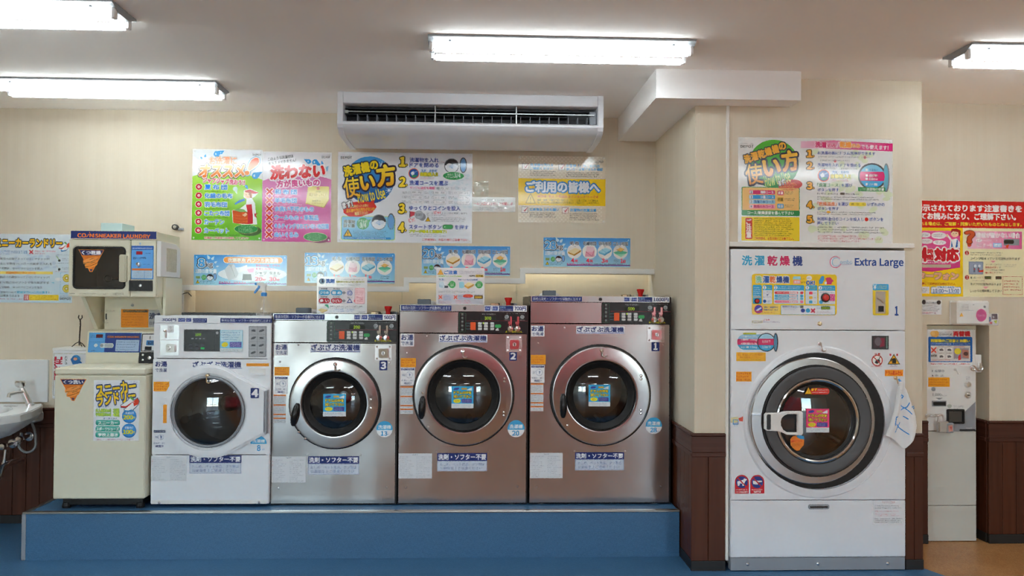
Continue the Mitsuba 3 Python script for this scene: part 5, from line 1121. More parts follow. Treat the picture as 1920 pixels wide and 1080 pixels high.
b.G((515, 526, 785, 560), 2, '#4a453a', 4, .5); b.T('コインが詰まっている可能性があります', (512, 570, 925, 592), '#3c3830', 4, .02); a.P([(680, 598), (722, 598), (702, 616)], '#e08a9a', 2); a.R(500, 606, 620, 710, '#7d8aa0', 2); a.R(506, 612, 614, 704, '#98a4b8', 3)
for x in (545, 580): a.R(x - 6, 632, x + 8, 692, '#5a6478', 4); a.E(x + 8, 642, 12, 12, '#d2d8e0', 5); a.R(x - 6, 664, x + 6, 674, '#b83a4a', 6)
a.P([(580, 680), (622, 672), (620, 690), (585, 692)], '#c8301f', 6)
b.T('コイン投入口の下の', (636, 622, 770, 636), '#4a453a', 4); b.T('銀色のボタン', (636, 644, 745, 660), '#b8302a', 4, .02); b.T('を', (750, 645, 766, 659), '#4a453a', 4); b.T('コインが戻るまで何回か', (636, 666, 798, 680), '#4a453a', 4); b.T('強く押して', (636, 688, 722, 704), '#b8302a', 4, .02); b.T('下さい', (726, 689, 780, 703), '#4a453a', 4); b.G((790, 622, 905, 650), 2, '#a8a08a', 4)
b.T('●お金を入れても', (514, 728, 622, 744), '#4a453a', 4); a.R(632, 724, 685, 748, '#3a3a2a', 2); a.R(722, 724, 772, 748, '#3a3a2a', 2); b.T('PUSH', (640, 730, 678, 742), '#8a9a3a', 4); b.T('00', (735, 730, 760, 742), '#8a4a3a', 4); b.G((530, 754, 640, 768), 1, '#6a645a', 4)
b.T('半ドアの可能性があります', (512, 780, 770, 800), '#3c3830', 4, .02); a.P([(615, 808), (665, 808), (640, 828)], '#e08a9a', 2); b.T('しっかりと閉め直して下さい', (510, 832, 772, 854), '#3c3830', 4, .02)
a.Fm(780, 724, 946, 872, 3, '#c86a5a', 2); b.G((790, 750, 935, 845), 4, '#b8402a', 4, .5)
a.build(t, 'artwork', 'print_gloss'); b.build(t, 'lettering', 'print_gloss')

t, a, b = poster('notice_sheet', 'small white notice sheet under the red sign beside the partition', wf(1783, 712, 2.867, .978, .003227, WR), -20, 85, 228, 187, 1700, 540, 3.7227, cat='notice', pins=False)
b.T('両替えの機能', (115, 100, 190, 112), '#5a5f6a', 3); b.G((20, 122, 222, 165), 4, '#8a8f9a', 3, .5); b.G((20, 168, 215, 182), 1, '#c86a7a', 3, .6); a.E(102, 100, 14, 17, '#3a3230', 2); a.E(208, 102, 15, 14, '#3a2f2c', 2)
a.build(t, 'artwork'); b.build(t, 'lettering')
# ------------------------------------------------------------------ tall washer dryer in the partition
FK = Fr(1535, 768, 4.42, 1.834, .864, .00286)
def combo():
    fr = FK; Y = fr.Y; L, R = 1369, 1701
    t = thing('washer_dryer', 'tall white washer dryer with a large round steel door, built into the partition', 'washer dryer')
    x0, x1 = fr.x(L), fr.x(R); zt, zb = fr.z(467.5), .004
    gx, gz, gl = fr.x(1533), fr.z(789), 66 * fr.k
    part(t, 'body', cat([box(x0 + .002, x0 + .03, Y + .02, 5.4, .03, zt - .002), box(x1 - .03, x1 - .002, Y + .02, 5.4, .03, zt - .002), box(x0, x1, Y + .5, 5.4, .03, zt - .002), box(x0 + .03, x1 - .03, Y + .02, 5.4, zt - .03, zt - .004)]), 'white_enamel')
    part(t, 'top_panel', fplate(fr, L, 468, R, 618.5, Y + .03, Y, .004, .003), 'white_enamel')
    pan = rrect(x0, fr.z(936.5), x1, fr.z(620), .004).difference(sg.Point(gx, gz).buffer(72 * fr.k, quad_segs=24))
    part(t, 'front_panel', plate(pan, Y + .03, Y, .003), 'white_enamel')
    lw = part(t, 'lower_panel', fplate(fr, L, 938, R, 1043, Y + .03, Y, .004, .003), 'white_enamel')
    kk = part(t, 'kick_plate', box(x0, x1, Y + .002, Y + .05, .006, fr.z(1044), .003), 'grey_plastic', label='grey-blue kick plate')
    for u in (1401, 1534, 1667): bolt(kk, fr, u, 1056, .008, Y + .002)
    for u in (1385, 1685): part(t, 'foot', lathe([(.0001, 0), (.03, 0), (.03, .03), (.0001, .03)], (fr.x(u), 4.6, .002), axis='z', seg=16), 'black_rubber')
    pl = part(lw, 'pull', plate(rrect(fr.x(1515), fr.z(954), fr.x(1555), fr.z(945), .010), Y, Y - .006, .003), 'grey_plastic', label='recessed grey pull')
    part(pl, 'pull_groove', fplate(fr, 1518, 948, 1552, 951, Y - .006, Y - .0065, .003, 0), 'black_plastic')
    # door: raised white surround, black seal, steel ring, grey ring, chrome rim, glass, drum
    x, z, k = fr.x(1530), fr.z(788), fr.k
    gx, zd = fr.x(1526), fr.z(786.6)
    part(t, 'door_surround', lathe([(143 * k, 0), (140 * k, .010), (134 * k, .013), (126 * k, .012), (125 * k, -.002)], (fr.x(1534), Y, fr.z(791)), seg=96), 'white_enamel', smooth=35)
    part(t, 'door_seal', lathe([(127 * k, .012), (126 * k, .022), (122 * k, .024), (96 * k, .022), (94 * k, 0)], (x, Y, z), seg=96), 'black_rubber', smooth=35, label='wide black seal')
    xs = fr.x(1517.5)
    d = part(t, 'door', lathe([(117 * k, .020), (117 * k, .046), (115.5 * k, .0495), (97 * k, .050), (95 * k, .02)], (xs, Y, zd), seg=96), 'steel_ring', smooth=35, label='brushed steel door ring')
    part(d, 'inner_ring', lathe([(100.5 * k, .046), (100 * k, .056), (96 * k, .060), (80 * k, .054), (78 * k, .030)], (gx, Y, zd), seg=96), 'grey_ring', smooth=35, label='matt grey inner ring')
    part(d, 'seam', lathe([(104 * k, .051), (103.5 * k, .0535), (100 * k, .0535), (99.5 * k, .050)], (fr.x(1524), Y, zd), seg=96), 'black_rubber', smooth=35)
    part(d, 'chrome_rim', lathe([(79 * k, .036), (78 * k, .052), (75.5 * k, .056), (73 * k, .050), (72 * k, .02)], (gx, Y, zd), seg=96), 'chrome', smooth=35, label='chrome glass rim')
    part(d, 'glass_seal', lathe([(72.5 * k, .034), (70 * k, .038), (66 * k, .030), (65 * k, .0)], (gx, Y, zd), seg=72), 'black_rubber', smooth=35)
    part(d, 'glass', lathe([(max(66.5 * k * s, 1e-4), .030 + .022 * (1 - s * s)) for s in np.linspace(0, 1, 9)], (gx, Y, zd), seg=64), 'smoked_glass', smooth=True, label='round door glass')
    part(d, 'inner_bowl', lathe([(64 * k, .01), (58 * k, -.05), (46 * k, -.10), (20 * k, -.12), (.0001, -.122)], (gx, Y, zd), seg=56), 'clear_film', smooth=True)
    for (u, v) in ((1616, 746), (1621, 764), (1621, 806), (1616, 824)): bolt(d, fr, u, v, .007, Y - .052)
    h = sg.Polygon([(fr.x(1339 + p / 3.176), fr.z(737 + q / 3.176)) for p, q in ((265, 118), (275, 108), (350, 106), (385, 98), (482, 96), (491, 106), (491, 228), (482, 237), (400, 234), (350, 214), (278, 210), (265, 200))]).buffer(-.003).buffer(.003)
    hole = sg.Polygon([(fr.x(1339 + p / 3.176), fr.z(737 + q / 3.176)) for p, q in ((380, 122), (400, 113), (460, 113), (460, 221), (400, 220), (375, 206), (362, 182), (360, 158), (365, 138))]).buffer(-.004).buffer(.004)
    hd = part(d, 'handle', plate(h.difference(hole), Y - .066, Y - .088, .005), 'white_plastic', label='white D-shaped door handle')
    part(hd, 'handle_mount', box(fr.x(1425), fr.x(1439), Y - .046, Y - .068, fr.z(801), fr.z(775), .004), 'grey_plastic')
    part(hd, 'latch_slot', plate(rrect(fr.x(1425.5), fr.z(801), fr.x(1433), fr.z(773), .007), Y - .088, Y - .0895), 'black_plastic', label='black slot')
    part(d, 'lock_bracket', box(fr.x(1401), fr.x(1419), Y - .045, Y - .056, fr.z(776), fr.z(772), .002), 'chrome')
    dm = part(t, 'drum', lathe([(70 * k, -.02), (84 * k, -.08), (88 * k, -.14), (88 * k, -.42), (.0001, -.44)], (gx, Y, z), seg=48), 'dark_steel', smooth=35, label='dark steel drum inside')
    for j, a_ in enumerate((205, 325, 85)):
        a = math.radians(a_); ca, sa_ = math.cos(a), math.sin(a); r0, r1 = 84 * k, 52 * k
        part(dm, 'lifter', tube([(gx + ca * r0, Y + .12, z + sa_ * r0), (gx + ca * r1, Y + .2, z + sa_ * r1), (gx + ca * r0, Y + .40, z + sa_ * r0)], .018, 8), 'chrome')
    # prints on the door glass
    a = Art(fr.at(Y - .0535)); lint_label(a, 1503.7, 764.1, 1547.2, 808, '#e8447e'); a.build(d, 'glass_sticker', label='pink sticker on the door glass')
    a = Art(fr.at(Y - .0535), 1473, 698.4, 6.83); a.R(262, 188, 508, 268, '#d22a1c', 1, 34); a.Tri(238, 182, 262, 42, '#f2c41e', 2, '#c88a14'); a.R(236, 205, 241, 240, '#3a2a10', 6); a.T('まず', (278, 192, 350, 222), '#f6d21e', 3, .05); a.G((358, 200, 500, 222), 1, '#f2d8d0', 3, .8); a.T('いてからご使用ください', (280, 234, 490, 250), '#f2d8d0', 3, .02); a.build(d, 'glass_sticker', label='red warning sticker on the door glass')
    a = Art(fr.at(Y - .0535), 1473, 698.4, 6.83); a.P([(5, 830), (40, 795), (90, 785), (150, 800), (186, 840), (180, 905), (120, 975), (90, 980), (50, 955), (10, 910)], '#e8842a', 1); a.P([(84, 790), (130, 782), (180, 796), (188, 835), (140, 830), (100, 815)], '#3f9fd8', 2); a.T('目安くださいな', (20, 842, 160, 870), '#d2301e', 2, .03, rot=-3); a.G((24, 885, 150, 930), 3, '#9a4a14', 2); a.build(d, 'glass_sticker', label='orange heart-shaped sticker')
    # top panel
    a = Art(fr.at(Y - .0006), 1350, 450, 3.273)
    for ch, c, x_ in (('洗', '#3fa8d4', 128), ('濯', '#3fa8d4', 206), ('乾', '#cc2a62', 286), ('燥', '#cc2a62', 363), ('機', '#2a3f86', 442)): a.T(ch, (x_, 100, x_ + 60, 158), c, 1, .03)
    a.build(t, 'title_lettering', label='large coloured lettering')
    a = Art(fr.at(Y - .0006), 1350, 450, 3.273); circ = lambda x_, y_, r, w: sg.Point(x_, y_).buffer(r).difference(sg.Point(x_, y_).buffer(r - w))
    a.S(circ(710, 134, 36, 3.5).difference(sg.Polygon([(710, 134), (760, 96), (760, 150)])), '#d2386c', 1); a.S(circ(714, 134, 27, 2.6).difference(sg.Polygon([(714, 134), (770, 100), (770, 168)])), '#3fa4d8', 1)
    a.T('ombo', (738, 120, 814, 146), '#7fb0d8', 1, 0); a.R(733, 150, 810, 152, '#b8b0d0', 1); a.T('Extra Large', (832, 110, 1136, 168), '#2a4a94', 1, .03); a.build(t, 'logo_lettering', label='blue Extra Large lettering')
    a = Art(fr.at(Y - .0006)); a.T('1', (1681, 574, 1687, 590), '#2a4a94', 1, .04); a.build(t, 'number', label='blue number 1')
    cp = part(t, 'control_panel', fplate(fr, 1407, 515, 1569, 590.5, Y, Y - .002, .012, .001), 'white_plastic', label='yellow and blue operating panel')
    a = Art(fr.at(Y - .0026), 1370, 480, 7.713)
    a.R(288, 265, 1535, 855, '#f0cc22', 1, 40)
    for i in range(10): a.R(290, 712 + 15 * i, 700, 718 + 15 * i, '#f4e0a0', 2)
    for ch, c, x_ in (('洗', '#7fc8a0', 345), ('濯', '#2f5aa8', 452), ('乾', '#e8743a', 548), ('燥', '#2a4a94', 648), ('機', '#2a4a94', 745)): a.T(ch, (x_, 300, x_ + 86, 392), c, 6, .04, [(.14, '#f2f2ea')])
    a.P([(880, 340), (900, 298), (1000, 296), (1010, 345)], '#a8dcea', 2); a.T('から', (1000, 318, 1058, 340), '#6a5a14', 3); a.R(895, 352, 1000, 406, '#f08aa0', 2); a.T('乾燥', (905, 360, 990, 398), '#f6eef0', 3, .03); a.T('まで', (1008, 372, 1070, 396), '#6a5a14', 3, .02); a.E(1128, 320, 42, 36, '#f4f2ea', 2); a.T('1台に', (1095, 308, 1158, 334), '#2a4a94', 3); a.T('OK!', (1086, 362, 1208, 418), '#2f5ab0', 4, .05, [(.1, '#f2f2ea')])
    a.P([(1310, 290), (1345, 285), (1350, 340), (1320, 400), (1275, 405), (1270, 360)], '#3f9fd8', 3, ); a.P([(1365, 325), (1400, 308), (1440, 308), (1490, 360), (1465, 375), (1452, 410), (1385, 410), (1380, 350)], '#d2386c', 3); a.E(1370, 390, 18, 22, '#eef4f8', 4)
    for x0_, x1_, hd_ in ((300, 432, None), (445, 585, '1'), (608, 1055, '2'), (1072, 1248, '3'), (1265, 1512, '4')):
        a.R(x0_, 425, x1_, 698, '#2fa4d4', 2, 18)
        if hd_: a.R(x0_ + 2, 500, x1_ - 2, 694, '#e6ecf2', 3, 12); a.E(x0_ + 28, 462, 27, 27, '#f2f6fa', 3); a.T(hd_, (x0_ + 20, 446, x0_ + 36, 478), '#2a4a74', 4, .03); a.G((x0_ + 62, 440, x1_ - 18, 486), 2, '#c8d84a' if hd_ in '13' else '#e0eef6', 4)
        else: a.G((315, 450, 418, 620), 6, '#d2eaf4', 3, .5); a.R(312, 590, 420, 612, '#b8b8b0', 4)
    for i, (c, y) in enumerate((('#d23a4a', 535), ('#3fa8d4', 580), ('#6ab8d8', 620), ('#e8749a', 664))): a.R(618, y - 18, 962, y + 18, c, 4, 16); a.R(830, y - 14, 950, y + 14, '#f0e4e8', 5, 4); a.G((660, y - 11, 820, y + 11), 1, '#fbe8ec', 6, .8); a.G((840, y - 10, 945, y + 10), 1, '#b86a7a', 6, .7); a.R(996, y - 18, 1042, y + 18, c, 4, 14)
    for c, y in (('#e0405c', 537), ('#e0b43a', 603), ('#3fa8d8', 665)): a.R(1126, y - 20, 1178, y + 20, c, 4, 12); a.G((1186, y - 10, 1240, y + 10), 1, '#7a8090', 4)
    a.G((455, 510, 580, 555), 3, '#8a90a8', 4); a.P([(495, 560), (532, 560), (514, 580)], '#2f4a94', 4); a.G((455, 585, 580, 612), 2, '#8a90a8', 4); a.E(476, 660, 24, 24, '#2f5aa8', 4); a.G((508, 645, 578, 680), 2, '#5a64a0', 4)
    a.G((1282, 515, 1500, 540), 2, '#8a7ab0', 4); a.R(1430, 550, 1506, 652, '#d2408c', 4); a.G((1436, 558, 1500, 646), 4, '#f2d0e2', 5); a.E(1302, 666, 28, 26, '#3fa8d8', 4); a.G((1340, 655, 1430, 685), 2, '#7a9ac0', 4)
    a.E(385, 775, 62, 62, '#d2386a', 3); a.E(385, 775, 55, 55, '#4a4ab0', 4); a.P([(345, 790), (420, 745), (432, 760), (370, 808)], '#e8ecf6', 5); a.R(345, 795, 440, 820, '#c83a6a', 5); a.T('洗剤・柔軟剤は', (462, 735, 672, 758), '#3a4a94', 4, .02); a.T('自動で入ります', (462, 770, 672, 794), '#3a4a94', 4, .02); a.G((462, 812, 660, 835), 1, '#d8782a', 4)
    a.R(712, 716, 1510, 850, '#5fb4d8', 2, 16); a.R(717, 721, 1505, 845, '#e6ecf2', 3, 14); a.T('柔軟剤が不要な方は→', (732, 725, 985, 750), '#3a4a94', 4, .02); a.R(995, 720, 1044, 755, '#6a6a6a', 5, 8); a.G((732, 755, 960, 782), 2, '#7a84b8', 4)
    a.E(1036, 790, 31, 29, '#3a4ca0', 4); a.E(1110, 790, 32, 31, '#3fa8d8', 4); a.X(1184, 792, 20, 22, '#d23a5a', 4); a.R(1302, 728, 1436, 774, '#2c3a1c', 4); a.T('2400', (1312, 734, 1426, 768), '#a8cc3a', 5, .03); a.T('円', (1446, 745, 1466, 768), '#5a6a8a', 4); a.G((1240, 735, 1295, 768), 2, '#5a8ac8', 4); a.G((1240, 800, 1470, 835), 2, '#b8a0b0', 4)
    a.build(cp, 'panel_print')
    for u, v, r in ((1417, 565.3, .010), (1547.2, 558, .018)):
        part(cp, 'push_button', lathe([(.0001, .015), (r * .7, .014), (r, .009), (r, 0)], (fr.x(u), Y - .002, fr.z(v)), seg=28), 'red_plastic', smooth=35, label='red push button')
        part(cp, 'button_bezel', lathe([(r, .006), (r * 1.35, .005), (r * 1.42, 0)], (fr.x(u), Y - .002, fr.z(v)), seg=28), 'black_plastic')
    a = Art(fr.at(Y - .0006), 1370, 480, 7.713); a.Fm(296, 940, 445, 975, 4, '#c8b84a', 1); a.T('ドラム洗浄', (305, 946, 436, 970), '#8a7a5a', 2); a.T('ご 注 意', (460, 918, 552, 940), '#c83a4a', 2, .02); a.T('使用中はドアが開きません', (456, 950, 700, 970), '#9a8ab8', 2); a.build(t, 'small_print')
    part(t, 'lock', lathe([(.0001, .008), (.006, .008), (.011, .005), (.012, 0)], (fr.x(1536.5), Y, fr.z(607)), seg=24), 'brass', smooth=30)
    cn = part(t, 'coin_unit', fplate(fr, 1637.5, 531, 1669, 591, Y, Y - .002, .01, .001), 'white_plastic', label='yellow coin slot unit')
    a = Art(fr.at(Y - .0026)); a.R(1638, 531.5, 1668.5, 590.5, '#ecd034', 1, 3); a.R(1638, 531.5, 1668.5, 543.5, '#3fa4d8', 2, 2); a.T('¥', (1639.5, 533, 1644.5, 541.5), '#f0f6fa', 3, .04); a.G((1647, 533.5, 1667, 541), 2, '#d8e4a0', 3); a.build(cn, 'coin_unit_print')
    part(cn, 'coin_plate', fplate(fr, 1643, 545, 1662, 587, Y - .002, Y - .006, .003, .001), 'chrome', label='chrome coin plate')
    part(cn, 'return_cup', fplate(fr, 1648, 573, 1658.5, 584, Y - .006, Y - .0065, .001, 0), 'black_plastic', label='black coin return')
    part(cn, 'lever', tube([(fr.x(1646), Y - .01, fr.z(558)), (fr.x(1652), Y - .016, fr.z(562)), (fr.x(1657), Y - .014, fr.z(568))], .003, 8), 'chrome')
    # stickers round the door
    a = Art(fr.at(Y - .0006), 1350, 450, 3.273)
    a.R(135, 572, 215, 584, '#b8c04a', 2); a.R(98, 582, 300, 676, '#3fa8d8', 1, 46); a.S(rrect(98, 582, 300, 676, 46).intersection(sg.box(90, 610, 310, 646)), '#d2386c', 2); a.S(rrect(98, 582, 300, 676, 46).intersection(sg.box(90, 582, 310, 609)), '#8ac4e4', 2)
    for i, (s, y) in enumerate((('3洗濯のみ 27kg', 597), ('1標準 16kg', 616), ('4乾燥のみ', 640), ('2少量 11kg', 662))): a.T(s, (120, y - 8, 222, y + 6), '#f2f4f8', 3, .02)
    a.E(279, 630, 57, 57, '#2c2a34', 3); a.E(279, 630, 52, 52, '#3fa8d8', 4); a.S(sg.Point(279, 630).buffer(52).intersection(sg.box(200, 608, 340, 647)), '#d2386c', 5); a.S(sg.Point(279, 630).buffer(52).intersection(sg.box(200, 570, 340, 608)), '#a8d4ec', 5); a.T('2/3以下', (252, 618, 306, 634), '#f6eef2', 6, .02); a.T('1/3以下', (252, 652, 306, 668), '#f0f6fa', 6, .02)
    a.E(337, 630, 15, 57, '#2c2a34', 5); a.E(336, 630, 10, 50, '#5a8fb0', 6); a.build(t, 'load_sticker', label='blue and pink load sticker')
    a = Art(fr.at(Y - .0006), 1350, 450, 3.273); a.R(93, 692, 275, 746, '#f0b42a', 1); a.T('洗濯・乾燥前にドラム内が異物なき', (100, 698, 270, 714), '#c8602a', 2); a.T('事をお確認してください', (115, 716, 252, 729), '#c8602a', 2); a.G((100, 732, 268, 742), 1, '#b8a03a', 2); a.build(t, 'sticker', label='orange sticker')
    a = Art(fr.at(Y - .0006), 1350, 450, 3.273); orange_label(a, 92, 810, 187, 870); a.build(t, 'sticker', label='orange sticker')
    a = Art(fr.at(Y - .0006), 1350, 740, 3.176); a.P([(58, 138), (100, 132), (105, 165), (60, 168)], '#d8d4a0', 1); a.Fm(70, 148, 104, 178, 4, '#3f8ac8', 2); a.T('開ける', (78, 168, 98, 188), '#3f8ac8', 2); a.P([(104, 142), (132, 130), (130, 160), (110, 158)], '#d25a4a', 1); a.build(t, 'sticker', label='small opening hint sticker')
    for i, x_ in enumerate((83, 176)):
        a = Art(fr.at(Y - .0006), 1350, 740, 3.176); w_ = 84
        g = sg.box(x_, 518, x_ + w_, 586).union(sg.Point(x_ + w_ / 2, 518).buffer(w_ / 2)); a.S(g, '#c41f2c', 1); cx_, cy_ = x_ + w_ / 2, 519
        a.E(cx_, cy_, 35, 35, '#2a3a86', 2)
        if i == 0: a.P([(cx_ - 28, cy_ - 4), (cx_ - 10, cy_ - 10), (cx_ + 8, cy_ - 14), (cx_ + 14, cy_ - 24), (cx_ + 32, cy_ - 16), (cx_ + 18, cy_ - 2), (cx_ + 12, cy_ + 22), (cx_ + 4, cy_ + 22), (cx_ + 2, cy_ + 8), (cx_ - 12, cy_ + 8), (cx_ - 14, cy_ + 22), (cx_ - 24, cy_ + 22)], '#f0f2f6', 3)
        else: a.P([(cx_ - 28, cy_ - 8), (cx_ + 28, cy_ - 10), (cx_ + 28, cy_ - 2), (cx_ + 6, cy_ + 2), (cx_ + 2, cy_ + 14), (cx_ - 24, cy_ + 12)], '#f0f2f6', 3)
        a.Ln([(cx_ - 25, cy_ - 25), (cx_ + 25, cy_ + 25)], 7, '#c41f2c', 4); a.G((x_ + 4, 558, x_ + 80, 568), 1, '#f0dcdc', 2, .8); a.T(('ペット用品お断り', '洗剤不要')[i], (x_ + (5 if i == 0 else 20), 570, x_ + (79 if i == 0 else 64), 582), '#f6f0f0', 2, .02)
        a.build(t, 'sticker', label=('red sticker with a white dog crossed out', 'red sticker with a soap scoop crossed out')[i])
    a = Art(fr.at(Y - .0006), 1350, 740, 3.176); a.R(918, 629, 1108, 768, '#e2e4e8', 1); a.T('ちょっとご注意', (972, 634, 1052, 646), '#b84a5a', 2); a.G((928, 655, 1098, 680), 2, '#6a707a', 2); a.G((928, 688, 1090, 698), 1, '#c86a7a', 2); a.G((928, 706, 1080, 724), 2, '#c86a7a', 2, .4); a.G((926, 732, 1100, 764), 3, '#5a606a', 2); a.build(t, 'notice_sheet')
    vw = part(t, 'status_window', fplate(fr, 1636, 629, 1668.5, 655, Y, Y - .004, .002, .001), 'grey_plastic', label='small sunken status window')
    a = Art(fr.at(Y - .0046), 1350, 450, 3.273); a.R(937, 587, 1040, 668, '#2c3230', 1); a.R(943, 592, 1022, 662, '#4a3a40', 2); a.E(975, 622, 22, 26, '#6a6268', 3); a.P([(990, 600), (1015, 600), (1015, 650), (985, 655)], '#8a3044', 3); a.R(1026, 590, 1034, 664, '#6a8a84', 2); a.build(vw, 'window_print')
    a = Art(fr.at(Y - .0006), 1350, 450, 3.273); a.E(971, 738, 33, 33, '#f0f0ee', 1); a.O(971, 738, 29, 35, '#b8322a', 2); a.P([(955, 752), (962, 738), (985, 728), (990, 745), (972, 760)], '#3a3a3e', 2); a.Ln([(985, 725), (992, 715)], 5, '#3a3a3e', 2); a.Ln([(948, 716), (994, 761)], 6, '#b8322a', 3); a.T('注 意', (955, 693, 990, 703), '#b8322a', 2, .04); a.G((935, 770, 1010, 782), 1, '#b8322a', 2); a.build(t, 'sticker', label='round red ban sticker')
    a = Art(fr.at(Y - .0006), 1350, 450, 3.273); a.P([(1076, 698), (1116, 762), (1036, 762)], '#3a2f14', 1); a.P([(1076, 706), (1109, 758), (1043, 758)], '#f0b42a', 2); a.E(1078, 735, 13, 12, '#2c2418', 3); a.P([(1064, 742), (1092, 740), (1088, 756), (1066, 756)], '#2c2418', 3); a.Ln([(1064, 730), (1058, 742)], 5, '#2c2418', 3)
    for x_ in (1054, 1097): a.R(x_ - 5, 697, x_ + 5, 709, '#c83a4a', 2)
    a.G((1050, 764, 1104, 778), 2, '#7a2a5a', 2); a.build(t, 'sticker', label='yellow triangular warning sticker')
    a = Art(fr.at(Y - .0006), 1350, 450, 3.273); a.R(1020, 795, 1134, 834, '#f09a1e', 1); a.T('ドラム用ふきん', (1026, 801, 1128, 827), '#c8281f', 2, .04); a.build(t, 'sticker', label='orange label above the towel hook')
    hook(t, fr, 1537, 645); hook(t, fr, 1682, 708, 'brass', .9)
    return t
combo()

# towel on the right-hand hook
def towel():
    fr = FK; nu, nv = 40, 60
    left = [(1683, 716), (1676, 735), (1668, 770), (1660, 800), (1653.5, 812)]
    right = [(1686, 716), (1698, 738), (1704, 760), (1712, 778), (1716.5, 793)]
    L_ = np.array([(1682.5, 713), (1677, 728), (1670, 765), (1661, 797), (1653.8, 812.5)]); R_ = np.array([(1684.5, 713), (1694, 730), (1706, 762), (1713, 778), (1716, 796)])
    s = np.linspace(0, 1, nv)
    li = np.stack([np.interp(s, np.linspace(0, 1, 5), L_[:, i]) for i in (0, 1)], 1); ri = np.stack([np.interp(s, np.linspace(0, 1, 5), R_[:, i]) for i in (0, 1)], 1)
    w = np.linspace(0, 1, nu)
    P = li[:, None] * (1 - w[None, :, None]) + ri[:, None] * w[None, :, None]
    # the lower edge hangs to a point: (1653,812) - (1700,838) - (1716,796)
    drop_ = np.interp(w, [0, .35, .58, .8, 1], [0, 17, 36, 22, 0]); P[..., 1] += drop_[None, :] * s[:, None] ** 1.6
    fold = np.sin(w * 3 * math.pi + .4)[None, :] * (.010 + .010 * s[:, None]) * np.minimum(1, .25 + 1.3 * s[:, None]) + .012 * np.sin(7 * w)[None, :] * np.sin(5 * s)[:, None]
    x, z = fr.x(P[..., 0]), fr.z(P[..., 1])
    y = fr.Y - .050 - fold * .8
    y = np.minimum(y, fr.Y - .016)
    front = np.stack([x, y, z], -1).reshape(-1, 3); back = front + [0, .006, 0]
    i, j = np.meshgrid(np.arange(nv - 1), np.arange(nu - 1), indexing='ij')
    q = np.stack([i * nu + j, i * nu + j + 1, (i + 1) * nu + j + 1, (i + 1) * nu + j], -1).reshape(-1, 4)
    n = nu * nv; F = [np.vstack([q[:, [0, 1, 2]], q[:, [0, 2, 3]]]), np.vstack([q[:, [2, 1, 0]], q[:, [3, 2, 0]]]) + n]
    ring = np.concatenate([np.arange(nu), np.arange(nu - 1, n, nu)[1:], np.arange(n - 1, n - nu - 1, -1)[1:], np.arange(n - nu, -1, -nu)[1:]])
    a_, b_ = ring[:-1], ring[1:]; F.append(np.vstack([np.stack([a_, b_, b_ + n], 1), np.stack([a_, b_ + n, a_ + n], 1)]))
    m = trimesh.Trimesh(np.vstack([front, back]), np.vstack(F), process=False); m.fix_normals()
    t = thing('hand_towel', 'white towel with blue handwriting hanging on a hook right of the washer dryer door', 'towel')
    part(t, 'cloth', m, 'towel_cloth', smooth=40)
    part(t, 'loop', tube([(fr.x(1683), fr.Y - .03, fr.z(710)), (fr.x(1684), fr.Y - .045, fr.z(714)), (fr.x(1683), fr.Y - .05, fr.z(721))], .005, 8), 'blue_plastic', label='blue hanging loop')
    part(t, 'gathers', lathe([(.0001, .012), (.010, .010), (.013, -.01), (.006, -.03)], (fr.x(1683.5), fr.Y - .048, fr.z(718)), axis='z', seg=12), 'towel_cloth', smooth=40)
    # marker strokes lie on the cloth
    from scipy.spatial import cKDTree
    kd = cKDTree(np.stack([x.ravel(), z.ravel()], 1)); yf = y.ravel()
    V, Fc, k = [], [], 0
    def stroke(pts, wpx):
        nonlocal k
        p = np.array(pts, float); d = np.linalg.norm(np.diff(p, axis=0), axis=1).sum(); m_ = max(6, int(d / .8)); tt = np.linspace(0, 1, m_); tp = np.linspace(0, 1, len(p))
        p = np.stack([np.interp(tt, tp, p[:, 0]), np.interp(tt, tp, p[:, 1])], 1); g = np.gradient(p, axis=0); g /= np.linalg.norm(g, axis=1, keepdims=True); nn = np.stack([-g[:, 1], g[:, 0]], 1) * wpx / 2
        for side in (p + nn, p - nn):
            X_, Z_ = fr.x(side[:, 0]), fr.z(side[:, 1]); V.append(np.stack([X_, yf[kd.query(np.stack([X_, Z_], 1))[1]] - .0022, Z_], 1))
        for i_ in range(m_ - 1): Fc.extend([(k + i_, k + i_ + 1, k + m_ + i_ + 1), (k + i_, k + m_ + i_ + 1, k + m_ + i_)])
        k += 2 * m_
    for pts in ([(1684, 742), (1686, 738), (1689, 741), (1687, 745), (1684, 743)], [(1683, 758), (1692, 763), (1703, 774)], [(1699, 752), (1694, 761), (1684, 767)], [(1703, 761), (1708, 759)], [(1706, 764), (1709, 762)], [(1689, 778), (1696, 783)], [(1672, 778), (1671, 795)], [(1675, 777), (1674, 780)], [(1674, 792), (1681, 799), (1696, 811)], [(1683, 790), (1676, 802), (1673, 808)]): stroke(pts, 1.7)
    part(t, 'handwriting', trimesh.Trimesh(np.vstack(V), np.array(Fc), process=False), 'blue_plastic', label='blue marker strokes')
towel()

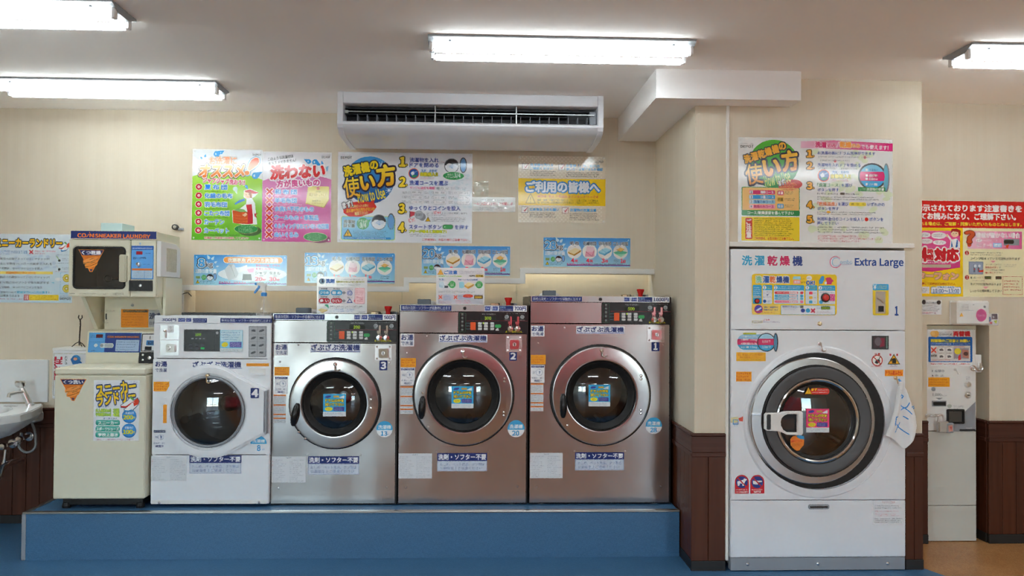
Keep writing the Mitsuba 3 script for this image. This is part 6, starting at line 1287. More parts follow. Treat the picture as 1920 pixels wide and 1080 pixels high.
# ------------------------------------------------------------------ notices standing on the washers
def stand_notice(label, u0, v0, u1, v1, X, Z, Y, k, draw, foot):
    fr = Fr((u0 + u1) / 2, (v0 + v1) / 2, Y, X, Z, k)
    t = thing('standing_notice', label, 'notice', 'white notices standing on the washers')
    part(t, 'board', fplate(fr, u0, v0, u1, v1, Y + .004, Y, .002, .0006), 'paper')
    part(t, 'foot', cat([box(fr.x(foot[0]), fr.x(foot[1]), Y - .012, Y + .05, foot[2], foot[2] + .006, .001), box(fr.x(foot[0]), fr.x(foot[1]), Y + .0045, Y + .010, foot[2], fr.z(v1 - 14), .001)]), 'white_plastic')
    a, b = Art(fr.at(Y - .0006)), Art(fr.at(Y - .0006)); draw(a, b)
    a.build(t, 'artwork'); b.build(t, 'lettering')

def nz1(a, b):
    for q in (a, b): q.crop(590, 510, 12)
    a.R(90, 330, 900, 720, '#dcdde2', 1); a.P([(650, 345), (900, 340), (880, 720), (640, 720)], '#e6e0e6', 2)
    a.E(168, 202, 64, 64, '#1f2f4a', 2); a.E(178, 200, 58, 60, '#a8cce0', 3); b.T('i', (160, 150, 200, 232), '#3a4a64', 4, .03); b.T('洗剤', (254, 152, 442, 242), '#2a6ac0', 4, .05); b.T('について', (258, 262, 440, 296), '#9ab4d8', 4)
    b.T('投入される洗剤の量は変わりません。', (485, 150, 1100, 168), '#5a5f6a', 4); b.T('洗濯物の量や汚れ具合により泡立ちに違いがあります', (485, 190, 1115, 232), '#a8a85a', 4, .05); b.G((490, 252, 1100, 298), 2, '#8a8f9a', 4)
    for y, c, s1, s2 in ((458, '#2f9ad0', '少なめ', '軽 め'), (640, '#b82438', '多 い', 'ひどい')):
        b.T('洗濯物量', (138, y - 104, 290, y - 70), '#4a4f58', 4, .02); b.T('汚れ具合', (415, y - 104, 568, y - 70), '#4a4f58', 4, .02); b.T('泡立ち', (735, y - 92, 845, y - 60), '#4a4f58', 4, .02)
        for x0, s in ((97, s1), (370, s2)): a.R(x0, y - 58, x0 + 250, y + 58, c, 2, 56); b.T(s, (x0 + 28, y - 34, x0 + 222, y + 34), '#eef6fa', 4, .04, [(.1, c)])
        a.P([(622, y - 22), (650, y - 22), (650, y - 45), (708, y), (650, y + 45), (650, y + 22), (622, y + 22)], '#8a8a92', 3)
    a.O(790, 464, 46, 60, '#4a5aa8', 3); a.O(790, 464, 22, 36, '#5a6ab0', 3); a.E(790, 464, 10, 10, '#dde2f2', 4)
    a.S(sg.Polygon([(790, 585), (848, 680), (732, 680)]).buffer(6).difference(sg.Polygon([(790, 610), (826, 666), (754, 666)])), '#4a5a98', 3)
    a.R(905, 348, 1128, 705, '#d8586c', 2, 30); a.R(911, 354, 1122, 699, '#f2cdd2', 3, 26); a.P([(906, 600), (872, 640), (906, 670)], '#d8586c', 3)
    b.G((930, 390, 1100, 515), 4, '#c86a7a', 4, .5); b.T('安心して', (940, 545, 1090, 578), '#d2506a', 4, .02); b.T('ご利用', (1000, 588, 1078, 618), '#d2506a', 4, .02); b.T('下さい!', (945, 632, 1080, 665), '#d2506a', 4, .02)
    a.E(265, 790, 55, 70, '#4fae8a', 3, 20); a.P([(145, 810), (225, 740), (300, 790), (310, 830), (180, 905), (140, 890)], '#eef0ee', 4); a.P([(80, 850), (150, 812), (300, 845), (180, 908)], '#ecd8a0', 5); a.P([(80, 850), (180, 908), (300, 845), (298, 862), (180, 915)], '#c8a05a', 5)
    b.T('柔軟剤などを使い過ぎていませんか?途中での追加', (342, 750, 1070, 776), '#4a4f5a', 4, .01); b.T('によりすすぎ不足や洗濯物のいたみにつながります', (342, 788, 1020, 812), '#5a5a68', 4); b.T('そのような洗濯物の場合は、こちらの再洗をして', (342, 824, 940, 848), '#3a7ac0', 4); b.T('から、または他の洗濯機をご利用下さい。', (342, 866, 870, 888), '#2a6ac0', 4); b.T('DEPOT', (985, 876, 1140, 906), '#a8acb2', 4, .02)

def nz2(a, b):
    for q in (a, b): q.crop(810, 495, 11.373)
    a.Tri(182, 118, 226, 62, '#f0b84a', 2, '#c8923a'); b.T('ご注意', (262, 138, 535, 216), '#2f72c0', 4, .04); b.G((565, 138, 1085, 222), 4, '#8a84a0', 4, .5); b.T('お得感ぎっしり!上手に節約!', (140, 246, 632, 274), '#9ac84a', 4, .03); b.T('洗濯物', (792, 234, 915, 264), '#4a4434', 4, .04); a.R(928, 222, 1098, 276, '#d8b43a', 2); b.T('目安量', (945, 230, 1085, 268), '#5a4a1c', 4, .03)
    b.T('衣 類', (148, 312, 248, 350), '#4a6ab0', 4, .02); b.T('など', (254, 330, 292, 346), '#5a74b0', 4); b.T('毛布 マットなどの大物類', (555, 315, 970, 350), '#3f62a8', 4, .03)
    a.P([(150, 400), (200, 370), (250, 380), (262, 480), (230, 520), (150, 490)], '#cfe2ee', 2); a.P([(150, 440), (235, 460), (230, 520), (150, 490)], '#b4cede', 3); a.P([(270, 380), (310, 375), (330, 440), (290, 450)], '#e6e2ec', 2); a.P([(268, 460), (345, 462), (350, 508), (265, 510)], '#4a5058', 3)
    a.P([(575, 400), (620, 370), (680, 385), (690, 490), (640, 520), (580, 500)], '#9cd4e4', 2); a.P([(690, 440), (770, 385), (895, 420), (770, 490)], '#f6e2a8', 3); a.P([(690, 440), (770, 490), (770, 528), (695, 480)], '#dca84a', 3); a.P([(770, 490), (895, 420), (895, 455), (770, 528)], '#c88a3a', 3)
    for x, n in ((432, '3/4'), (1008, '2/3')): a.E(x, 440, 80, 84, '#e6f0e4', 3); a.E(x - 2, 436, 74, 76, '#3f9e52', 4); a.P([(x - 70, 420), (x - 108, 440), (x - 66, 465)], '#3f9e52', 4); b.T('ドラムの', (x - 52, 392, x + 40, 416), '#e4f2e4', 5); b.T(n, (x - 40, 424, x + 28, 482), '#e4f2e4', 5, .03)
    b.G((128, 565, 1045, 622), 2, '#8a8f94', 4, .55); a.R(125, 640, 1090, 848, '#c9c6d0', 1)
    for x in (184, 503): a.X(x, 706, 30, 22, '#d8402a', 2, (5, '#f0dcd8'))
    b.T('生地の傷み', (250, 668, 380, 690), '#4a6ab8', 4); b.G((248, 700, 425, 778), 3, '#5a7ac0', 4, .5); b.T('縮みの', (568, 668, 640, 690), '#4a6ab8', 4); b.G((568, 700, 880, 750), 2, '#5a7ac0', 4, .5)
    a.E(768, 680, 108, 40, '#d83a24', 2); b.G((695, 662, 845, 700), 2, '#f0a08a', 4); a.R(900, 662, 1086, 740, '#6a5030', 2); a.R(912, 684, 1062, 722, '#c8a03a', 3)
    b.T('洗濯物の傷み・縮みについて', (145, 792, 430, 810), '#c8505c', 4); b.T('当店は責任を負えません', (175, 822, 420, 842), '#c8505c', 4); b.G((510, 762, 880, 845), 3, '#d2606a', 4, .55); b.G((940, 795, 1085, 840), 2, '#a8a4b0', 4)

stand_notice('white detergent notice with blue and red pills, standing on machine 3', 594.5, 518, 688, 587, -.793, 1.463, 4.94, .003128, nz1, (622, 662, F3.z(588.5) + .0005))
stand_notice('white caution notice with two green speech balloons, standing on machine 2', 818, 502, 908.5, 571, -.100, 1.520, 4.94, .003147, nz2, (844, 882, F2.z(572) + .0005))

# ------------------------------------------------------------------ spray bottle on the white machine
def bottle():
    k = .00305; X, Y = -1.497 + (482.5 - 397) * .00306, 4.90; z0 = F4.z(592) - .0035
    t = thing('spray_bottle', 'clear round spray bottle with a blue and white trigger on the white washing machine', 'spray bottle')
    prof = [(.0001, .001), (.036, .001), (.041, .006), (.045, .022), (.0455, .030), (.042, .042), (.033, .062), (.022, .085), (.016, .102), (.0125, .118), (.0125, .128)]
    part(t, 'flask', lathe(prof, (X, Y, z0), axis='z', seg=40), 'glass', smooth=40)
    part(t, 'water', lathe([(.0001, .003), (.034, .003), (.0385, .007), (.0425, .018), (.0001, .018)], (X, Y, z0), axis='z', seg=40), 'water', smooth=30)
    part(t, 'dip_tube', tube([(X, Y, z0 + .006), (X, Y, z0 + .125)], .002, 6), 'white_plastic')
    part(t, 'collar', lathe([(.013, .116), (.0165, .117), (.0165, .136), (.012, .138)], (X, Y, z0), axis='z', seg=24), 'blue_plastic', smooth=30, label='blue screw collar')
    hp = sg.Polygon([(-.010, .136), (.010, .136), (.010, .170), (.016, .182), (.012, .190), (-.018, .196), (-.040, .194), (-.041, .182), (-.022, .176), (-.010, .160)])
    hx = sa.translate(hp, X, z0)
    part(t, 'spray_head', plate(hx, Y + .011, Y - .011, .003), 'white_plastic')
    tg = sa.translate(sg.LineString([(-.026, .180), (-.032, .165), (-.046, .146), (-.052, .138)]).buffer(.0055), X, z0)
    part(t, 'trigger', plate(tg, Y + .007, Y - .007, .002), 'blue_plastic', label='blue trigger')
    part(t, 'nozzle', lathe([(.0001, -.052), (.007, -.052), (.008, -.041), (.0001, -.040)], (X, Y, z0 + .188), axis='x', seg=16), 'blue_plastic')
bottle()

# ------------------------------------------------------------------ sneaker washer and sneaker dryer
FSH = Fr(187, 810, 4.76, -2.096, .689, .002971)
FRZ = Fr(228, 650, 5.10, -2.125, 1.146, .003192)
FDR = Fr(215, 496, 4.95, -2.109, 1.63, .003101)
FST = Fr(235, 590, 5.20, -2.147, 1.335, .003257)
def shoe_art(a, x0, y0, x1, y1, s):
    w, h = x1 - x0, y1 - y0; X = lambda f: x0 + f * w; Y = lambda f: y0 + f * h
    a.P([(X(0), Y(0)), (X(1), Y(0)), (X(.55), Y(1)), (X(.45), Y(1))], '#e8832a', 1); a.P([(X(.03), Y(.02)), (X(.97), Y(.02)), (X(.53), Y(.97)), (X(.47), Y(.97))], '#d87420', 2)
    a.P([(X(.03), Y(.02)), (X(.97), Y(.02)), (X(.86), Y(.25)), (X(.14), Y(.25))], '#242a5c', 3); a.T(s, (X(.13), Y(.05), X(.87), Y(.22)), '#eef0f6', 4, .04)
    a.P([(X(.18), Y(.5)), (X(.4), Y(.38)), (X(.72), Y(.3)), (X(.8), Y(.4)), (X(.55), Y(.58)), (X(.2), Y(.64))], '#f09a4a', 3); a.P([(X(.24), Y(.68)), (X(.5), Y(.55)), (X(.78), Y(.48)), (X(.72), Y(.7)), (X(.46), Y(.84)), (X(.28), Y(.82))], '#f0923a', 3)
    for p in ([(.2, .6), (.5, .55), (.78, .4)], [(.26, .78), (.5, .72), (.76, .58)], [(.45, .45), (.62, .36)], [(.48, .62), (.66, .54)]): a.Ln([(X(q), Y(r)) for q, r in p], w * .018, '#6a3410', 5)
    a.P([(X(.44), Y(.88)), (X(.56), Y(.88)), (X(.5), Y(.99))], '#242a5c', 4)

def sneaker_washer():
    f, Y = FSH, FSH.Y
    t = thing('sneaker_washer', 'cream top-loading sneaker washer on the platform left of the white machine', 'sneaker washer')
    x0, x1, zl = f.x(102.5), f.x(271), 1.045
    part(t, 'cabinet', cat([box(x0, x1, Y, 5.36, f.z(935), f.z(704), .006)]), 'cream_enamel')
    part(t, 'lid', cat([box(x0 - .001, x1 + .001, Y - .002, 5.10, f.z(703), zl, .008), box(x0 + .06, x1 - .10, Y + .03, 5.07, zl - .002, zl + .004, .002)]), 'cream_enamel')
    part(t, 'base', box(f.x(113), f.x(262), Y + .05, 5.32, .272, f.z(934), .003), 'black_plastic', label='black base')
    for u in (119, 256):
        for y in (Y + .06, 5.28): part(t, 'foot', lathe([(.0001, 0), (.022, 0), (.024, .012), (.02, .03), (.0001, .03)], (f.x(u), y, .2565), axis='z', seg=14), 'black_rubber')
    g = FRZ; Yr = g.Y
    rs = part(t, 'console', xz_ext(sg.Polygon([(Yr, zl - .01), (Yr + .03, g.z(622)), (Yr + .10, g.z(619)), (5.36, g.z(619)), (5.36, zl - .01)]), g.x(161.5), g.x(296)), 'cream_enamel')
    n = .03 / (g.z(622) - zl)
    def face(u0, v0, u1, v1, d, m, name, label=None, par=rs):
        """A panel lying on the console's leaning front."""
        ya, yb = Yr + (g.z(v1) - zl) * n, Yr + (g.z(v0) - zl) * n
        m_ = xz_ext(sg.Polygon([(ya - d, g.z(v1)), (yb - d, g.z(v0)), (yb + .001, g.z(v0)), (ya + .001, g.z(v1))]), g.x(u0), g.x(u1)); return part(par, name, m_, m, label=label)
    bp = face(165, 624.5, 261.5, 661, .003, 'blue_plastic', 'operating_panel', 'blue operating panel')
    ys = Yr + (g.z(643) - zl) * n
    a = Art(Fr(g.u0, g.v0, ys - .0125, g.X, g.Z, g.k), 80, 550, 4.696); lean = n
    a.R(402, 352, 540, 520, '#5a9fd8', 1); a.R(540, 352, 850, 520, '#2a3f86', 1); a.R(555, 375, 838, 398, '#1f2c64', 2); a.T('COIN SNEAKER WASHING', (558, 378, 834, 394), '#d87a3a', 3, .03); a.R(636, 412, 838, 512, '#a8c0dc', 2); a.G((645, 420, 830, 508), 4, '#6a80a8', 3, .5)
    a.R(460, 365, 518, 395, '#5a1f2a', 2); a.G((415, 368, 455, 395), 2, '#2f5f94', 2); a.G((410, 425, 530, 435), 1, '#2f5f94', 2); a.E(464, 461, 16, 15, '#c8d2da', 2); a.R(500, 442, 618, 482, '#d2dade', 2, 16); a.E(515, 462, 14, 14, '#8a949c', 3); a.R(540, 448, 612, 476, '#a8b2ba', 3, 8); a.G((425, 500, 470, 514), 1, '#2f5f94', 2)
    V = np.vstack(a.V); V[:, 1] += (V[:, 2] - g.z(643)) * lean + .009; a.V = [V]; a.build(bp, 'panel_print')
    cm = face(262.5, 625, 290, 660, .004, 'plate_steel', 'coin_mechanism', 'metal coin mechanism')
    a = Art(Fr(g.u0, g.v0, ys - .0135, g.X, g.Z, g.k), 80, 550, 4.696)
    a.Fm(858, 356, 990, 512, 7, '#2a2c30', 1, 10); a.R(900, 415, 985, 458, '#3f7fc0', 1); a.T('¥200', (915, 424, 985, 450), '#16243c', 2, .03); a.R(890, 468, 950, 502, '#26282c', 1); a.R(896, 474, 944, 496, '#121316', 2)
    for x_ in (930, 975): a.R(x_ - 3, 378, x_ + 3, 404, '#3a3c40', 1)
    V = np.vstack(a.V); V[:, 1] += (V[:, 2] - g.z(643)) * lean + .009; a.V = [V]; a.build(cm, 'coin_print')
    cb = face(261, 660.5, 290, 680.5, .014, 'black_plastic', 'coin_box', 'black coin box')
    for u, v in ((268.5, 665), (268.5, 674.5)): part(cb, 'screw', lathe([(.0001, .004), (.006, .003), (.007, 0)], (g.x(u), Yr - .009, g.z(v)), seg=12), 'chrome', smooth=40)
    part(cb, 'lock', lathe([(.0001, .006), (.010, .005), (.011, 0)], (g.x(281), Yr - .009, g.z(670.5)), seg=16), 'plate_steel', smooth=40)
    a = Art(f.at(Y - .0006)); shoe_art(a, 113, 711, 161.5, 751.5, 'くつ洗い'); a.build(t, 'sticker', label='orange and navy triangular shoe sticker')
    a = Art(f.at(Y - .0006), 160, 690, 7.2)
    a.R(110, 165, 715, 980, '#e6ebf0', 1)
    for i in range(9): a.E(600 + 40 * (i % 3), 190 + 35 * (i // 3), 16, 5, '#b8c4d8', 2, -15)
    for s, q in (('スニーカー', (150, 200, 665, 345)), ('ランドリー', (150, 335, 660, 480))):
        a.T(s, q, '#f2cc1e', 5, .05, [(.15, '#2a3c6c')], rot=-8)
    sneakers(a, 560, 465, 1.75, 8)
    a.T('1回の洗濯で', (145, 512, 315, 534), '#4a6ab0', 4); a.T('大人用(25cm)', (140, 552, 340, 600), '#c8dc3a', 5, .05, [(.13, '#3f9a5a')]); a.T('2足', (372, 552, 450, 600), '#c8dc3a', 5, .05, [(.13, '#3f9a5a')]); a.T('子供用(20cm)', (140, 608, 340, 652), '#c8dc3a', 5, .05, [(.13, '#3f9a5a')]); a.T('4足', (372, 608, 450, 652), '#c8dc3a', 5, .05, [(.13, '#3f9a5a')]); a.T('まで洗えます', (245, 668, 428, 692), '#3a5aa8', 4, .02)
    for s, y in (('スニーカー', 738), ('スポーツシューズ', 820), ('学校上履き', 900)): a.R(140, y - 36, 462, y + 36, '#2f9a8c', 2, 26); a.R(148, y - 32, 454, y - 4, '#5ab8aa', 3, 20); a.T(s, (175 if s != 'スポーツシューズ' else 152, y - 20, 435 if s != 'スポーツシューズ' else 448, y + 24), '#eef6f4', 4, .05)
    for s1, s2, y in (('洗濯1回', '200', 648), ('乾燥20分', '100', 845)): a.E(585, y, 96, 96, '#1f72b8', 6); a.E(585, y - 6, 88, 86, '#3a8cd0', 7); a.T(s1, (528, y - 58, 642, y - 24), '#e0eef8', 8, .02); a.T(s2, (508, y - 10, 630, y + 44), '#d8d43a', 8, .06); a.T('円', (636, y + 8, 664, y + 40), '#e0dc6a', 8, .03)
    a.T('※革靴・ブーツ等は洗濯できません。ご注意下さい。', (145, 955, 682, 975), '#b84a6c', 4)
    a.build(t, 'poster_sticker', label='sneaker laundry poster sticker')
    return t
sneaker_washer()

def sneaker_dryer():
    f, Y, s = FDR, FDR.Y, FST
    t = thing('sneaker_dryer', 'cream sneaker dryer with a dark window, on a stand above the sneaker washer', 'sneaker dryer')
    x0, x1, xv = f.x(130.5), f.x(292), f.x(244)
    zt, zb = f.z(434), f.z(556)
    win = rrect(f.x(138), f.z(542), f.x(235), f.z(462), .026)
    part(t, 'cabinet', cat([box(x0 + .004, x0 + .02, Y + .02, 5.33, zb, zt), box(x1 - .02, x1 - .002, Y + .02, 5.33, zb, zt), box(x0 + .004, x1 - .002, Y + .02, 5.33, zt - .02, zt), box(x0 + .004, x1 - .002, Y + .02, 5.33, zb, zb + .02), box(x0 + .004, x1 - .002, 5.30, 5.33, zb, zt), box(xv, xv + .02, Y + .02, 5.32, zb, zt)]), 'cream_enamel')
    sb = part(t, 'sign_board', fplate(f, 134, 433, 292, 448.3, Y + .03, Y - .002, .002, .001), 'cream_enamel', label='navy sign board reading COIN SNEAKER LAUNDRY')
    a = Art(f.at(Y - .0026), 80, 400, 6.748); a.R(366, 224, 1428, 322, '#23306e', 1); a.R(366, 318, 1428, 325, '#d8c8c0', 2)
    for s_, q in (('CO', (450, 256, 552, 304)), ('N', (600, 260, 650, 304)), ('SNEAKER', (668, 260, 990, 306)), ('LAUNDRY', (1016, 264, 1348, 310))): a.T(s_, q, '#e8783a', 3, .05)
    a.P([(556, 302), (580, 262), (592, 262), (568, 302)], '#e8783a', 3); a.E(597, 242, 7, 8, '#e8783a', 3); a.build(sb, 'sign_lettering', label='orange lettering')
    dr_ = part(t, 'door', plate(rrect(x0, zb, xv - .002, f.z(449), .008).difference(win), Y + .02, Y, .005), 'cream_enamel', label='door with a large rounded window')
    part(dr_, 'window_seal', plate(win.difference(win.buffer(-.010)), Y + .006, Y - .001, .002), 'black_rubber', label='black window seal')
    part(dr_, 'window_pane', plate(win.buffer(-.009), Y + .0055, Y + .005), 'smoked_glass', label='dark window')
    part(dr_, 'handle', fplate(f, 226, 477, 239, 528.5, Y, Y - .026, .010, .006), 'cream_dark', label='beige grip')
    ch = part(t, 'chamber', cat([box(f.x(136), f.x(240), 5.27, 5.28, f.z(545), f.z(459)), box(f.x(136), f.x(240), Y + .03, 5.27, f.z(546), f.z(544)), box(f.x(136), f.x(240), Y + .03, 5.27, f.z(460), f.z(458)), box(f.x(136), f.x(137), Y + .03, 5.27, f.z(545), f.z(459)), box(f.x(239), f.x(240), Y + .03, 5.27, f.z(545), f.z(459))]), 'grey_ring', label='grey drying chamber')
    for u, v in ((209, 484), (209, 522)):
        part(ch, 'air_nozzle', lathe([(.0001, .05), (.034, .05), (.036, 0)], (f.x(u), 5.27, f.z(v)), seg=28), 'black_rubber', smooth=35)
    part(ch, 'shoe_hanger', cat([tube(arc((f.x(182), 5.1, f.z(521)), .022, 0, 360, 20), .003, 6, cap=False), tube([(f.x(190), 5.1, f.z(521)), (f.x(205), 5.26, f.z(522))], .004, 6)]), 'dark_steel')
    a = Art(f.at(Y + .0044), 80, 400, 6.748); shoe_art(a, 457, 460, 776, 742, 'くつ乾燥'); a.build(dr_, 'sticker', label='orange triangular shoe sticker')
    a = Art(f.at(Y - .0006), 80, 400, 6.748); a.G((360, 1008, 455, 1024), 1, '#5a5850', 2, .9); a.G((480, 1006, 860, 1032), 2, '#a8a498', 2, .6); a.G((895, 1002, 1050, 1032), 2, '#8a877c', 2, .7); a.build(dr_, 'small_print')
    cp = part(t, 'control_section', fplate(f, 245, 449, 290.5, 556, Y + .02, Y, .003, .003), 'cream_enamel')
    bp = part(cp, 'operating_panel', fplate(f, 245.7, 460, 286.8, 523, Y, Y - .002, .002, .0006), 'blue_plastic', label='blue operating panel')
    a = Art(f.at(Y - .0026), 80, 400, 6.748); a.R(1119, 405, 1394, 828, '#2f5fae', 1); a.R(1124, 458, 1390, 824, '#5fa4e4', 2); a.T('COIN SNEAKER DRYER', (1130, 430, 1380, 446), '#c8d8f0', 3, .02); a.R(1180, 475, 1258, 517, '#9a1f30', 3); a.G((1300, 488, 1370, 512), 1, '#2f62a8', 3); a.T('20', (1140, 548, 1182, 574), '#1f3a6c', 3, .03); a.T('分', (1188, 556, 1204, 574), '#3a5a8c', 3); a.T('100円', (1222, 548, 1300, 574), '#1f3a6c', 3, .02); a.G((1268, 630, 1375, 650), 1, '#2f62a8', 3); a.R(1130, 692, 1384, 718, '#d8783a', 3); a.R(1130, 720, 1384, 818, '#b4cce0', 3); a.R(1282, 720, 1288, 818, '#5f8fc4', 4); a.G((1140, 728, 1276, 812), 4, '#7a94b0', 4, .4); a.G((1294, 728, 1376, 812), 4, '#7a94b0', 4, .4); a.E(1228, 378, 10, 14, '#9ab8d8', 1); a.build(bp, 'panel_print')
    part(bp, 'knob', lathe([(.0001, .020), (.010, .018), (.015, .006), (.016, 0)], (f.x(260), Y - .002, f.z(494.8)), seg=28), 'chrome', smooth=35, label='chrome push knob')
    cb = part(cp, 'coin_box', fplate(f, 243.5, 525, 286, 545, Y, Y - .012, .002, .001), 'black_plastic', label='black coin box')
    part(cb, 'lock', lathe([(.0001, .006), (.008, .005), (.010, 0)], (f.x(264.5), Y - .012, f.z(535)), seg=18), 'plate_steel', smooth=40)
    # vent housing on the right-hand side
    vh = sg.Polygon([(Y + .01, f.z(450.5)), (5.20, f.z(452)), (5.27, f.z(458)), (5.28, f.z(470)), (5.28, f.z(517)), (Y + .01, f.z(517))])
    v_ = part(t, 'vent_cover', xz_ext(vh, x1 - .002, x1 + .022), 'white_plastic', label='white ribbed vent cover')
    for i in range(9):
        y = Y + .10 + i * .019
        part(v_, 'rib', box(x1 + .021, x1 + .025, y, y + .008, f.z(507), f.z(462)), 'cream_dark')
    # stand
    part(t, 'stand_panel', cat([box(f.x(160), x1 - .002, 5.22, 5.25, g0 := FRZ.z(619) + .0006, zb), box(f.x(160), x1 - .002, 5.22, 5.36, g0, g0 + .02)]), 'cream_enamel')
    for xx in (x0 + .045, x1 - .03):
        part(t, 'stand_leg', xz_ext(sg.Polygon([(Y + .06, zb), (5.33, zb), (5.33, g0), (5.19, g0)]), xx, xx + .022), 'cream_enamel')
    part(t, 'side_column', box(x1 - .002, x1 + .015, 5.06, 5.34, FRZ.z(640), f.z(517.5), .003), 'cream_enamel')
    part(t, 'slot', box(s.x(196), s.x(198.5), 5.2185, 5.221, s.z(599), s.z(588)), 'black_plastic'); part(t, 'screw', lathe([(.0001, .005), (.008, .004), (.009, 0)], (s.x(245.5), 5.22, s.z(572)), seg=12), 'grey_plastic', smooth=40)
    a = Art(Fr(s.u0, s.v0, 5.2190, s.X, s.Z, s.k), 80, 550, 4.696); a.T('COIN SYSTEM', (482, 148, 628, 164), '#a8a598', 1); a.G((518, 238, 578, 276), 3, '#b8b4a6', 1, .4)
    a.build(t, 'small_print')
    a = Art(Fr(s.u0, s.v0, 5.2190, s.X, s.Z, s.k), 80, 550, 4.696); a.R(680, 140, 918, 300, '#f0951e', 1); a.R(696, 146, 910, 166, '#3a2f34', 2); a.G((700, 148, 905, 163), 1, '#d8a45a', 3, .8); a.G((690, 172, 905, 292), 5, '#c8641a', 2, .5); a.R(918, 145, 1080, 296, '#b4b8bc', 1); a.T('洗剤', (926, 172, 1050, 225), '#2c3658', 2, .04); a.T('自動投入', (926, 245, 1066, 278), '#4a5268', 2); a.build(t, 'sticker', label='orange and grey detergent sticker')
    return t
sneaker_dryer()
single('carton', box(FDR.x(184.5) - .01, FDR.x(221) , 5.0, 5.18, FDR.z(434) + .0008, FDR.z(416.5), .002), 'pale_blue', 'pale blue box lying on top of the sneaker dryer', 'box')
kn = thing('wall_fitting', 'small round chrome fitting with a black rim above the right end of the sneaker dryer', 'fitting')
kx, kz = -1.945, 1.895
part(kn, 'rim', lathe([(.0001, .03), (.010, .03), (.018, .028), (.019, .0), (.0001, 0)], (kx, WB, kz), seg=28), 'black_plastic', smooth=35)
part(kn, 'cap', lathe([(.0001, .042), (.007, .039), (.0115, .030)], (kx, WB, kz), seg=24), 'chrome', smooth=40)
part(kn, 'bracket', box(kx + .014, kx + .05, WB, WB - .012, kz - .02, kz - .004, .003), 'grey_plastic')
cb = thing('power_cable', 'thin dark cable beside the white trim right of the sneaker dryer', 'cable')
part(cb, 'cord', tube([(-1.985, WB - .006, 1.60), (-1.975, WB - .006, 1.545), (-1.95, WB - .008, 1.49), (-1.905, WB - .02, 1.463), (-1.86, WB - .01, 1.475), (-1.84, WB - .004, 1.452)], .003, 8), 'wire')
part(cb, 'clip', box(-1.99, -1.97, WB, WB - .01, 1.595, 1.61, .002), 'white_plastic')

# ------------------------------------------------------------------ box with red writing, hook stand, wash basin
gb = thing('dispenser_box', 'white box with red sideways writing behind the sneaker washer', 'box')
bx0, bx1, bz0, bz1 = -2.603, -2.375, .815, 1.115
part(gb, 'box', cat([box(bx0, bx1, 5.25, WB - .002, bz0, bz1, .006)]), 'white_enamel')
part(gb, 'lid', box(bx0 - .002, bx1 + .003, 5.247, WB - .002, bz1 - .006, bz1 + .012, .004), 'white_plastic')
part(gb, 'frame', cat([box(bx0 + .008, bx1 - .008, 5.248, 5.251, z, z + .003) for z in (bz0 + .02, bz1 - .024)] + [box(x, x + .003, 5.248, 5.251, bz0 + .02, bz1 - .022) for x in (bx0 + .008, bx1 - .011)]), 'cream_dark')
fg = Fr(120, 700, 5.2494, -2.500, .986, .003277)
a = Art(fg, 0, 650, 4.319)
def side_text(s, x0, x1, y0, y1, col, w):
    n = len(s); st = (y1 - y0) / n
    for i, ch in enumerate(s):
        cx, cy, r = (x0 + x1) / 2, y0 + st * (i + .5), (x1 - x0) / 2
        a.T(ch, (cx - st * .45, cy - r, cx + st * .45, cy + r), col, 2, w, rot=90)
side_text('コカしボ取扱店', 400, 458, 100, 290, '#b82840', .05); side_text('ゴミ袋', 415, 445, 300, 420, '#b82840', .05); side_text('にんガ', 482, 502, 95, 165, '#5a6068', .02)
a.E(570, 118, 36, 32, '#3a86c0', 2); a.P([(525, 120), (560, 90), (600, 130), (620, 150), (545, 162)], '#2f6ca8', 3); a.E(565, 118, 16, 12, '#d8a088', 4)
a.build(gb, 'print', label='red sideways writing with a small blue picture')
hs = thing('hook_stand', 'thin dark wire stand with a twisted stem on top of the white box', 'stand')
hx, hy, hz = -2.485, 5.34, bz1 + .0125
part(hs, 'stem', tube([(hx, hy, hz + .012), (hx + .002, hy, hz + .08), (hx + .006, hy, hz + .15), (hx + .003, hy, hz + .175)], .0045, 8), 'wire')
for dx, dy in ((-.04, -.01), (.04, -.01), (.0, .035)): part(hs, 'leg', tube([(hx, hy, hz + .034), (hx + dx * .5, hy + dy * .5, hz + .024), (hx + dx, hy + dy, hz + .003)], .003, 6), 'wire')
for dx in (-.012, .012): part(hs, 'prong', tube([(hx + .003, hy, hz + .17), (hx + .004 + dx, hy, hz + .185), (hx + .005 + dx * .7, hy, hz + .2)], .003, 6), 'wire')

